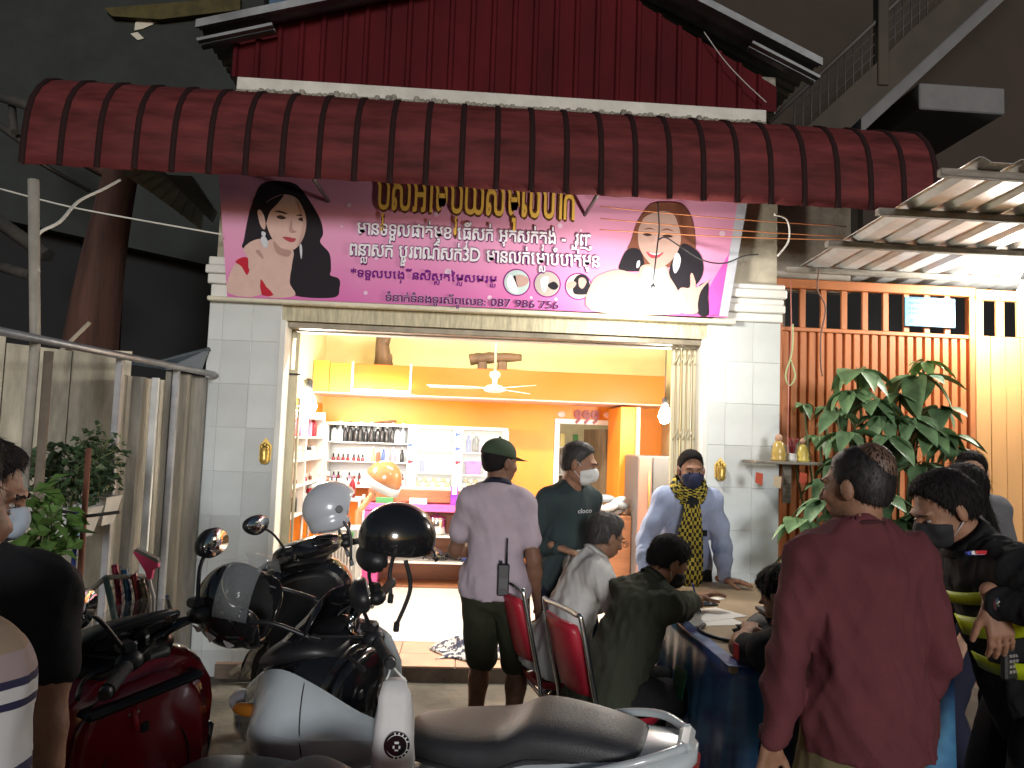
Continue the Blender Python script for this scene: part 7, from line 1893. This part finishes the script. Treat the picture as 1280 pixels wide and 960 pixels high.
for z, y, w in ((.03, -.06, .04), (-.03, -.07, .03), (.07, -.03, .025)):
    for s in (-1, 1): MB().prism([(.119 * s, y, z), (.122 * s, y + w, z + .015), (.122 * s, y + w * .6, z - .02)], (.006 * s, 0, 0)).build('silver_flash', m_fl, h3)
# posts of the right mirror of the white scooter that carry the black helmet
mt = hp - Vector((0, 0, .02))
I_ = rootm(sw1).inverted()
MB().tube(smooth_line([MS1 @ Vector((.31, -.185, 1.08)), (MS1 @ Vector((.32, -.25, 1.14))), I_ @ mt]), .007, 6).build('mirror_stem', m_bplast, sw1)
MB().ell(I_ @ (mt + Vector((0, 0, .01))), (.05, .03, .035), 12, 8).build('mirror', m_bplast, sw1)
I3 = rootm(sw3).inverted(); q3 = PY(414, 640, 4.1)
MB().tube(smooth_line([MS3 @ Vector((.31, -.185, 1.08)), MS3 @ Vector((.31, -.22, 1.16)), I3 @ q3]), .007, 6).build('mirror_stem', m_bplast, sw3)
# paper carrier with a round black emblem on the white scooter's bar
cbk = rootm(sw1) @ (MS1 @ Vector((.255, .31, 1.035))) + Vector((.03, -.05, -.175))
bagp = thing('paper_carrier', 'white paper carrier with a round black emblem hung on the white scooter bar', 'bag', tuple(cbk))
rings = []
for z, w, d in ((.14, .03, .02), (.10, .04, .035), (.03, .05, .045), (-.08, .055, .05), (-.14, .055, .05)):
    rings.append([Vector((sx * w + .006 * math.sin(z * 40 + k), sy * d, z)) for k, (sx, sy) in enumerate(((-1, -1), (-.5, -1.15), (0, -.95), (.5, -1.12), (1, -1), (1.05, 0), (1, 1), (0, 1.1), (-1, 1), (-1.05, 0)))])
MB().loft(rings).build('bag', mat('white_paper', (.68, .67, .66), rough=.6, var=.08, bump=.3, bscale=12), bagp)
qe = Vector((.014, -.058, -.02))
MB().lathe([(.036, 0), (.036, .003)], qe, 26, (0.1, -1, 0)).build('emblem', m_bgloss, bagp)
MB().tube([qe + Vector((.029 * math.cos(a), -.0045, .029 * math.sin(a))) for a in [2 * math.pi * k / 24 for k in range(24)]], .0012, 4, closed=True).build('emblem_ring', m_wl_, bagp)
em = MB()
for k in range(18):
    a = 2 * math.pi * k / 18
    if k % 6: em.box((-.0018, -.0005, -.003), (.0018, .0005, .003), 0, Matrix.Translation(qe + Vector((.0325 * math.cos(a), -.0042, .0325 * math.sin(a)))) @ Matrix.Rotation(-a + math.pi / 2, 4, 'Y'))
for (x, z, w, h) in ((0, .008, .012, .006), (-.008, -.004, .005, .008), (.008, -.004, .005, .008), (0, -.012, .01, .004)): em.box((x - w / 2, -.0048, z - h / 2), (x + w / 2, -.0040, z + h / 2), 0, Matrix.Translation(qe))
em.build('emblem_marks', m_wl_, bagp)
for s in (-1, 1): MB().tube(smooth_line([Vector((.03 * s, 0, .135)), Vector((-.01 + .01 * s, .01, .16)), Vector((-.03, .045, .178))]), .003, 5).build('carrier_handle', m_wl_, bagp)
# ================================================================= the people
c_navy = cloth('navy', (.018, .02, .04)); c_black = cloth('black', (.018, .018, .020)); c_olive = cloth('olive', (.045, .052, .03)); c_khaki = cloth('khaki', (.17, .14, .075))
m_shoe = mat('dark_shoe', (.03, .027, .025), rough=.6)
BLK = mat('radio_black', (.02, .02, .022), rough=.45)
# 1 the man with the cap
loc = Vector((.20, 4.15, 0)); yaw = R_(-16)
i1 = person('man seen from behind in green cap, pale lilac polo shirt and olive cargo shorts', loc, yaw, 1.67, 'dark', 'cap', lean=-2, head=(-38, -4, 0),
    hands={-1: (-.14, .27, 1.02), 1: (.22, .06, .80)}, elbow={-1: (-.45, -.8, -.2), 1: (.3, -1, 0)}, feet={1: (.12, .0, .075), -1: (-.10, .05, .075)},
    top=cloth('lilac_polo', (.46, .38, .43), bump=.4), sleeve='short', hem=-.06, bottom=cloth('olive_shorts', (.035, .036, .022)), legs='short', shoes=m_shoe, collar=c_navy, fold=.007, seed=4, res=.011, body_w=.88)
r_ = thing('handheld_radio', 'black handheld radio with antenna clipped on the cargo shorts belt', 'radio', tuple(PY(629, 722, 3.985)))
MB().box((-.03, -.02, -.09), (.03, .02, .07), .006).build('body', BLK, r_); MB().cyl((.015, 0, .07), (.015, 0, .2), .006, .004, 8).build('antenna', BLK, r_); MB().cyl((-.015, 0, .07), (-.015, 0, .085), .008, n=8).build('knob', BLK, r_); MB().box((-.022, -.0225, -.05), (.022, -.0205, .0)).build('grille', mat('radio_grey', (.06, .06, .065), rough=.5), r_)
# 2 the man in the teal jersey
loc = Vector((.60, 4.42, 0)); yaw = R_(-140)
hd = to_local(loc, yaw, PY(697, 684, 4.14))
i2 = person('standing man in dark teal long sleeved jersey and white mask, hand on a shoulder', loc, yaw, 1.68, 'mid', 'crop', lean=4, head=(30, -12, 0), neckf=.035,
    hands={1: hd, -1: (-.24, .12, .84)}, elbow={1: (.25, -.35, -1)}, handdir={1: to_local((0, 0, 0), yaw, (.9, -.25, -.25))}, palm={1: (0, 0, -1)}, curl={1: .22},
    top=cloth('teal_jersey', (.035, .05, .052)), sleeve='long', hem=-.13, bottom=cloth('navy_trousers', (.012, .014, .03)), shoes=m_shoe, mask=mat('mask_white', (.72, .72, .70), rough=.8, bump=.1), collar=None, fold=.008, seed=8, res=.011, hairmat=mat('hair_greying', (.03, .026, .024), rough=.6))
v, f, W = text_line(list('cloco'), .02, .05)
L = i2; a = MB()
def chest(i, x, z, out): return i['P'] + i['u'] * z + i['r'] * x + i['f'] * out
a.add([chest(i2, .085 - .12 * x / W, .385 + y * .035, .146 + l * .0001) for x, y, l in v], f); a.build('chest_lettering', mat('shirt_print', (.6, .6, .6), rough=.7), i2['t'], fix=False)
# 3 seated, white shirt
loc = Vector((.545, 4.06, 0)); yaw = R_(-78)
i3 = person('seated man with greying hair in a white shirt bent over the table', loc, yaw, 1.64, 'mid', 'short', pelvis=(0, -.02, .59), lean=23, head=(8, -20, 0), neckf=.03,
    hands={1: (.14, .42, .86), -1: (-.12, .46, .86)}, elbow={1: (.6, -.2, -.8), -1: (-.6, -.2, -.8)}, feet={1: (.12, .32, .075), -1: (-.1, .36, .075)}, knee={1: (0.1, 1, 1), -1: (-.1, 1, 1)},
    top=cloth('white_shirt', (.62, .60, .57), bump=.5, var=.08), sleeve='long', hem=-.14, bottom=cloth('beige_trousers', (.18, .15, .10)), shoes=m_shoe, collar=cloth('white_shirt', (0, 0, 0)), fold=.010, seed=12, hairmat=mat('hair_salt', (.045, .04, .037), rough=.6), palm={1: (0, 0, -1), -1: (0, 0, -1)})
gl = thing('spectacles', 'thin dark spectacles on the seated man in the white shirt', 'glasses', tuple(loc), yaw)
Lf = i3['L']
for k in (1, -1):
    MB().tube([Lf(.033 * k + .022 * math.cos(a_), .112, -.002 + .017 * math.sin(a_)) for a_ in [2 * math.pi * j / 14 for j in range(14)]], .0018, 5, closed=True).build('rim', BLK, gl)
    MB().tube([Lf(.056 * k, .11, 0), Lf(.08 * k, .0, .004)], .0018, 5).build('temple', BLK, gl)
MB().tube([Lf(-.011, .115, .002), Lf(.011, .115, .002)], .0018, 5).build('bridge', BLK, gl)
# 4 seated, olive jacket, writing
loc = Vector((.76, 3.60, 0)); yaw = R_(-72)
hw = to_local(loc, yaw, (1.20, 3.92, .875)); hl = to_local(loc, yaw, (1.24, 4.02, .865))
i4 = person('seated man in olive jacket and black mask writing on paper', loc, yaw, 1.66, 'mid', 'short', pelvis=(0, -.06, .55), lean=27, head=(-4, -34, 0), neckf=.05,
    hands={1: hw, -1: hl}, elbow={1: (.7, -.3, -.8), -1: (-.7, 0, -.8)}, feet={1: (.1, .30, .075), -1: (-.12, .38, .075)}, knee={1: (0.1, 1, 1), -1: (-.1, 1, 1)},
    top=cloth('olive_jacket', (.05, .056, .038), bump=.5), sleeve='long', hem=-.17, bottom=c_black, shoes=mat('canvas_shoe', (.16, .15, .12), rough=.8), mask=mat('mask_black', (.02, .02, .022), rough=.8), collar=cloth('olive_jacket', (0, 0, 0)), fold=.012, seed=21, res=.011, palm={1: (0, 0, -1), -1: (0, 0, -1)}, curl={1: .75, -1: .25}, body_w=1.08)
# 5 behind the table, light blue shirt
loc = Vector((1.46, 5.0, 0)); yaw = R_(180 - 4)
i5 = person('man in light blue shirt and navy mask leaning on the table behind it', loc, yaw, 1.70, 'mid', 'crop', pelvis=(0, -.03, .89), lean=18, head=(2, -6, 0), neckf=.02,
    hands={-1: to_local(loc, yaw, (1.64, 4.72, .845)), 1: to_local(loc, yaw, (1.14, 4.70, .845))}, elbow={1: (.35, -1, 0), -1: (-.35, -1, 0)}, handdir={-1: to_local((0, 0, 0), yaw, (.8, -.45, -.05)), 1: to_local((0, 0, 0), yaw, (-.5, -.8, -.05))}, palm={1: (0, 0, -1), -1: (0, 0, -1)}, curl={1: .12, -1: .12},
    top=cloth('light_blue_shirt', (.36, .42, .60), bump=.4, var=.1), sleeve='long', hem=-.12, bottom=cloth('dark_trousers', (.02, .02, .022)), shoes=m_shoe, mask=mat('mask_navy', (.02, .028, .08), rough=.8, bump=.2), collar=cloth('light_blue_shirt', (0, 0, 0)), cuffs=cloth('light_blue_shirt', (0, 0, 0)), fold=.009, seed=31, res=.010, body_w=.93)
# checked scarf: a wrap round the neck and one long tail
ck = checks('krama_check', (.50, .40, .06), (.02, .02, .022), None, .026)
def ribbon(pts, wd, thick, name, m, parent, nrm):
    a = MB(); V = []; UV = []; n = len(pts); wn = 9
    pts = [Vector(p) for p in pts]; L = 0
    for i, p in enumerate(pts):
        d = (pts[min(i + 1, n - 1)] - pts[max(i - 1, 0)]).normalized(); nn = Vector(nrm(i, p)).normalized(); s_ = d.cross(nn).normalized()
        if i: L += (p - pts[i - 1]).length
        w = wd(i / (n - 1))
        for j in range(wn):
            q = j / (wn - 1) - .5
            V.append(p + s_ * q * w + nn * (.012 * math.sin(j * 2.3 + i * .35) + .03 * (0.25 - q * q))); UV.append((q * .24, L))
    F = [(i * wn + j, (i + 1) * wn + j, (i + 1) * wn + j + 1, i * wn + j + 1) for i in range(n - 1) for j in range(wn - 1)]
    a.add(V, F, True); o = a.build(name, m, parent, fix=False)
    uv = o.data.uv_layers.new(name='UVMap')
    for lp in o.data.loops: uv.data[lp.index].uv = UV[lp.vertex_index]
    md = o.modifiers.new('thick', 'SOLIDIFY'); md.thickness = thick
    return o
sc_ = thing('checked_scarf', 'yellow and black checked scarf around the neck of the man in light blue', 'scarf', tuple(loc), yaw)
N5, u5, r5, f5 = i5['N'], i5['u'], i5['r'], i5['f']
for tn, (rad, dz) in enumerate(((.088, .012), (.098, -.02))):
    pts = [N5 + u5 * (dz - .028 * math.cos(a_) + .02) + r5 * math.sin(a_) * rad + f5 * (.012 + math.cos(a_) * rad) for a_ in [2 * math.pi * j / 28 for j in range(29)]]
    ribbon(pts, lambda t_: .085, .006, 'neck_wrap', ck, sc_, lambda i, p: (np.array(p) - N5 - f5 * .012) * np.array((1, 1, .4)))
kn = N5 - u5 * .05 + f5 * .125
pts = smooth_line([Vector(kn + u5 * .03), Vector(kn - u5 * .08 + f5 * .03), Vector(kn - u5 * .2 + f5 * .045), Vector(kn + np.array((.01, .05, -.42))), Vector(kn + np.array((.015, .035, -.50)))], 7)
ribbon(pts, lambda t_: .085 + .06 * math.sin(t_ * 2.6), .008, 'tail', ck, sc_, lambda i, p: f5)
for k in range(12):
    b = Vector(kn + np.array((-.035 + .009 * k, .035, -.49))); MB().tube([b, b + Vector((random.uniform(-.01, .01), .0, -.05))], .002, 4).build('fringe', mat('fringe_grey', (.12, .1, .05), rough=.9), sc_)
MB().ell(kn + u5 * .01, (.04, .035, .035)).build('knot', ck, sc_)
a = MB(); a.box((-.035, 0, -.02), (.035, .004, .02), .002); o = a.build('chest_badge', c_black, i5['t']); q = chest(i5, -.08, .27, .118); o.location = q
# 6 maroon jumper
loc = Vector((1.225, 2.26, 0)); yaw = R_(4)
i6 = person('balding man seen from behind in a maroon jumper and khaki trousers', loc, yaw, 1.69, 'mid', 'bald', lean=3, head=(34, -4, 0), neckf=.015,
    hands={-1: (-.285, .03, .80), 1: (.22, .13, .83)}, elbow={-1: (-.8, -.6, 0), 1: (.45, -1, 0)}, top=cloth('maroon_jumper', (.135, .038, .045), bump=.6, var=.12), sleeve='long', hem=-.115, bottom=c_khaki, shoes=m_shoe,
    collar=None, cuffs=cloth('maroon_rib', (.06, .02, .022)), fold=.011, seed=44, res=.009, body_w=1.0, belly=.01, palm={-1: (.3, -.9, 0)}, curl={-1: [.25, .5, .6, .7]},
    hairmat=mat('hair_thin_crown', (.016, .013, .012), rough=.6))
Lf = i6['L']; 
F2 = Field(.01); F2.ell(Lf(0.0, -.05, .058), np.array((.058, .072, .076)) * 1.0, i6['Hm']); v, q = F2.mesh(.007); v = folds(v, q, .0014, 80, 3); mesh_obj('crown_hair', [strands(v, q, i6['Hm'], 1500, .012, 9)], MATS['hair_black'], i6['t']); mesh_obj('bald_patch', [(v, q)], mat('thin_hair_scalp', (.13, .075, .05), rough=.55, var=.35, vscale=60), i6['t'])
N6, u6, r6, f6 = i6['N'], i6['u'], i6['r'], i6['f']
MB().tube([N6 + u6 * (.012 - .022 * math.cos(a_)) + r6 * math.sin(a_) * .068 + f6 * (.014 + .068 * math.cos(a_)) for a_ in [2 * math.pi * j / 24 for j in range(24)]], .009, 8, closed=True).build('neckband', cloth('maroon_rib', (.06, .02, .022)), i6['t'])
for dx, mm, w in ((.0, mat('stripe_red', (.4, .015, .03), rough=.8), .014), (.02, mat('stripe_white', (.6, .6, .62), rough=.8), .007)):
    k_ = i6['K'][1]; h_ = i6['hip'][1]; a = MB()
    a.tube([h_ + np.array((.118, dx - .01, .05)), h_ * .5 + k_ * .5 + np.array((.098, dx - .01, 0)), k_ + np.array((.080, dx - .01, 0))], w, 8); a.build('side_stripe', mm, i6['t'])
# 7 black uniform with reflective bands
loc = Vector((1.92, 2.47, 0)); yaw = R_(84)
hl = to_local(loc, yaw, PY(1240, 752, 2.22))
i7 = person('man in black uniform with lime reflective bands bending forward, black mask', loc, yaw, 1.70, 'mid', 'short', lean=25, head=(6, -26, 0), neckf=.05,
    hands={-1: hl, 1: (.05, .42, .95)}, elbow={-1: (-.6, -1, .1), 1: (.6, -.6, -.3)}, handdir={-1: to_local((0, 0, 0), yaw, (.12, -.2, -.9))}, curl={-1: .35},
    top=c_black, sleeve='long', hem=-.12, bottom=cloth('black_trousers', (.010, .010, .012)), shoes=m_shoe, mask=MATS['mask_black'], collar=c_black, fold=.010, seed=52, res=.010, body_w=1.1)
m_lime = mat('reflective_lime', (.55, .68, .02), rough=.4, var=.15, vscale=20)
P7, u7, r7, f7, s7 = i7['P'], i7['u'], i7['r'], i7['f'], i7['s']
def band(a0, a1, ang0, ang1, name, m, e=.030, zt=0.0):
    """a strip of tape lying on the uniform's chest"""
    b = MB(); R0 = []; R1 = []
    for j in range(15):
        a_ = R_(ang0 + (ang1 - ang0) * j / 14)
        def pt(h):
            w = (.150 * 1.1 + e) * s7 if h > .14 else (.148 * 1.1 + e) * s7
            return P7 + u7 * (h + zt * j / 14) + r7 * math.sin(a_) * w + f7 * math.cos(a_) * w * .74
        R0.append(pt(a0)); R1.append(pt(a1))
    b.loft([R0, R1], cap=False, closed=False); return b.build(name, m, i7['t'], fix=False, thick=.004)
band(.37, .41, -66, 0, 'reflective_band', m_lime, e=.036); band(.255, .325, -72, 0, 'reflective_band', m_lime, e=.034); band(.10, .155, -100, 0, 'reflective_band', m_lime, e=.036, zt=.04); band(.15, .20, -128, -108, 'reflective_band', m_lime, e=.03)
q = i7['S'][-1] + u7 * .06 + np.array((.05, .03, 0)); a = MB()
for k, mm in enumerate(((.55, .03, .04), (.75, .75, .75), (.03, .06, .35))):
    o = MB().box((-.015 - 0, -.06, -.006 + 0), (.015, .06, .006), .003).build('shoulder_stripe', mat('flag_%d' % k, mm, rough=.5), i7['t']); o.location = q + f7 * (.012 * k) + u7 * .004 * k; o.rotation_euler = (0, R_(10), R_(20)); o.scale = (.45, 1, 1)
wt = thing('wrist_watch', 'steel wrist watch on the man in black uniform', 'watch', tuple(loc), yaw)
W7, E7 = i7['W'][-1], i7['E'][-1]; d7 = _n3(W7 - E7)
MB().cyl(W7 - d7 * .035, W7 - d7 * .012, .036, .034, 18, cap=False).build('strap', m_chrome, wt, thick=.004)
MB().cyl(W7 - d7 * .023 + np.array((-.034, -.012, .01)), W7 - d7 * .023 + np.array((-.045, -.016, .012)), .018, n=16).build('dial', m_chrome, wt)
ph = thing('belt_phone', 'black keypad handset in a belt holster on the uniformed man', 'handset', tuple(PY(1262, 812, 2.35)), R_(20))
MB().box((-.032, -.012, -.09), (.032, .012, .07), .006).build('body', BLK, ph); MB().box((-.024, -.0135, .0), (.024, -.0122, .055)).build('screen', mat('handset_screen', (.06, .05, .055), rough=.2), ph)
for k in range(12): MB().box((-.021 + (k % 3) * .015, -.0145, -.02 - (k // 3) * .016), (-.010 + (k % 3) * .015, -.0122, -.011 - (k // 3) * .016)).build('key', mat('handset_key', (.25, .22, .22), rough=.5), ph)
MB().box((-.02, .012, -.05), (.02, .06, .05), .004).build('belt_clip', BLK, ph)
# 8, 9 two people further back by the gate
i8 = person('man with swept black hair standing by the pale gate leaf', Vector((3.06, 4.5, 0)), R_(168), 1.70, 'light', 'short', head=(-20, -4, 0), top=cloth('grey_tee', (.12, .12, .13)), sleeve='short', bottom=c_navy, shoes=m_shoe, seed=61, mask=MATS['mask_black'])
i9 = person('woman with long black hair turned away beside the uniformed man', Vector((2.54, 3.72, 0)), R_(62), 1.62, 'light', 'long', head=(0, -8, 0), top=cloth('grey_blouse', (.20, .18, .17)), sleeve='short', bottom=c_navy, shoes=m_shoe, seed=66, body_w=.92)
# 10 seated behind the maroon man
loc = Vector((1.40, 2.86, 0)); yaw = R_(8)
i10 = person('seated person in black short sleeves, elbow on the table, head bowed', loc, yaw, 1.62, 'mid', 'short', pelvis=(0, -.10, .53), lean=24, side=-8, head=(30, -36, 0), neckf=.06,
    hands={-1: (-.05, .52, .86), 1: (.18, .48, .86)}, elbow={-1: (-1, .2, -.5), 1: (1, -.2, -.6)}, feet={1: (.12, .30, .075), -1: (-.12, .32, .075)}, knee={1: (.1, 1, 1), -1: (-.1, 1, 1)}, palm={1: (0, 0, -1), -1: (0, 0, -1)}, top=c_black, sleeve='short', hem=-.14, bottom=c_navy, shoes=m_shoe, seed=71)
o = MB().box((-.003, -.02, -.03), (.003, .02, .03), .002).build('sleeve_badge', mat('flag_0', (.5, .03, .04)), i10['t']); o.location = i10['S'][-1] * .5 + i10['E'][-1] * .5 + np.array((-.072, -.01, 0))
# 11, 12 at the near edge
loc = Vector((-1.08, 1.74, 0)); yaw = R_(4)
i11 = person('man in black polo shirt and pale mask standing beside the red scooter', loc, yaw, 1.63, 'mid', 'short', head=(-76, -16, 0), neckf=.03, body_w=1.15, slv=.55, lean=3, hands={1: (.23, -.06, .74), -1: (-.2, .1, .8)}, elbow={1: (.8, -.5, 0)}, top=c_black, sleeve='short', bottom=c_navy, shoes=m_shoe, mask=mat('mask_pale_blue', (.5, .58, .68), rough=.8), collar=c_navy, seed=81, res=.010)
tan, wh, nv, mv = (.32, .24, .17), (.62, .6, .6), (.03, .028, .07), (.36, .28, .28)
st_m = stripes('striped_polo', 2, [(.7, tan), (1.11, nv), (1.125, mv), (1.185, nv), (1.205, wh), (1.28, nv), (1.29, wh), (1.305, nv), (1.318, mv), (1.35, tan), (1.6, tan)])
i12 = person('person in a tan, white and navy striped polo shirt', Vector((-.785, 1.16, 0)), R_(-25), 1.66, 'mid', 'short', head=(0, -5, 0), top=st_m, sleeve='short', bottom=c_navy, shoes=m_shoe, collar=cloth('tan_collar', tan), seed=91, res=.010, hands={1: (.20, .10, .80)})
bb_ = PZ(120, 872, .12)
crumple('plastic_bag', 'crumpled blue plastic bag on the ground behind the red scooter', (bb_.x, bb_.y + .1, .14), (.22, .16, .17), mat('blue_plastic', (.02, .13, .22), rough=.3, var=.2, vscale=6), 3, 'bag')
rb = random.Random(6)
for k, (px, py, z, c_, n) in enumerate(((75, 935, .10, (.16, .02, .02), 'red'), (90, 945, .08, (.06, .12, .03), 'green'), (105, 940, .07, (.15, .09, .04), 'brown'))):
    q = PZ(px, py, z); crumple('snack_packet', n + ' crumpled snack packet on the dark ground by the fence', (q.x, q.y, z), (.07, .05, .045), mat('packet_' + n, c_, rough=.3), k + 30, 'packet')
for k, (px, py) in enumerate(((312, 842), (325, 838), (333, 848))):
    q = PZ(px, py, .05); o = MB().tube(smooth_line([q + Vector((-.12, .02 * k, 0)), q + Vector((-.03, -.03, .05)), q + Vector((.12, 0, .0))]), .022, 8).build('rag_roll', mat('dirty_rag', (.35, .31, .24), rough=.9, var=.3)); props(o, 'dirty rolled rag at the foot of the tiled pillar', 'rag', 'rags by the pillar')
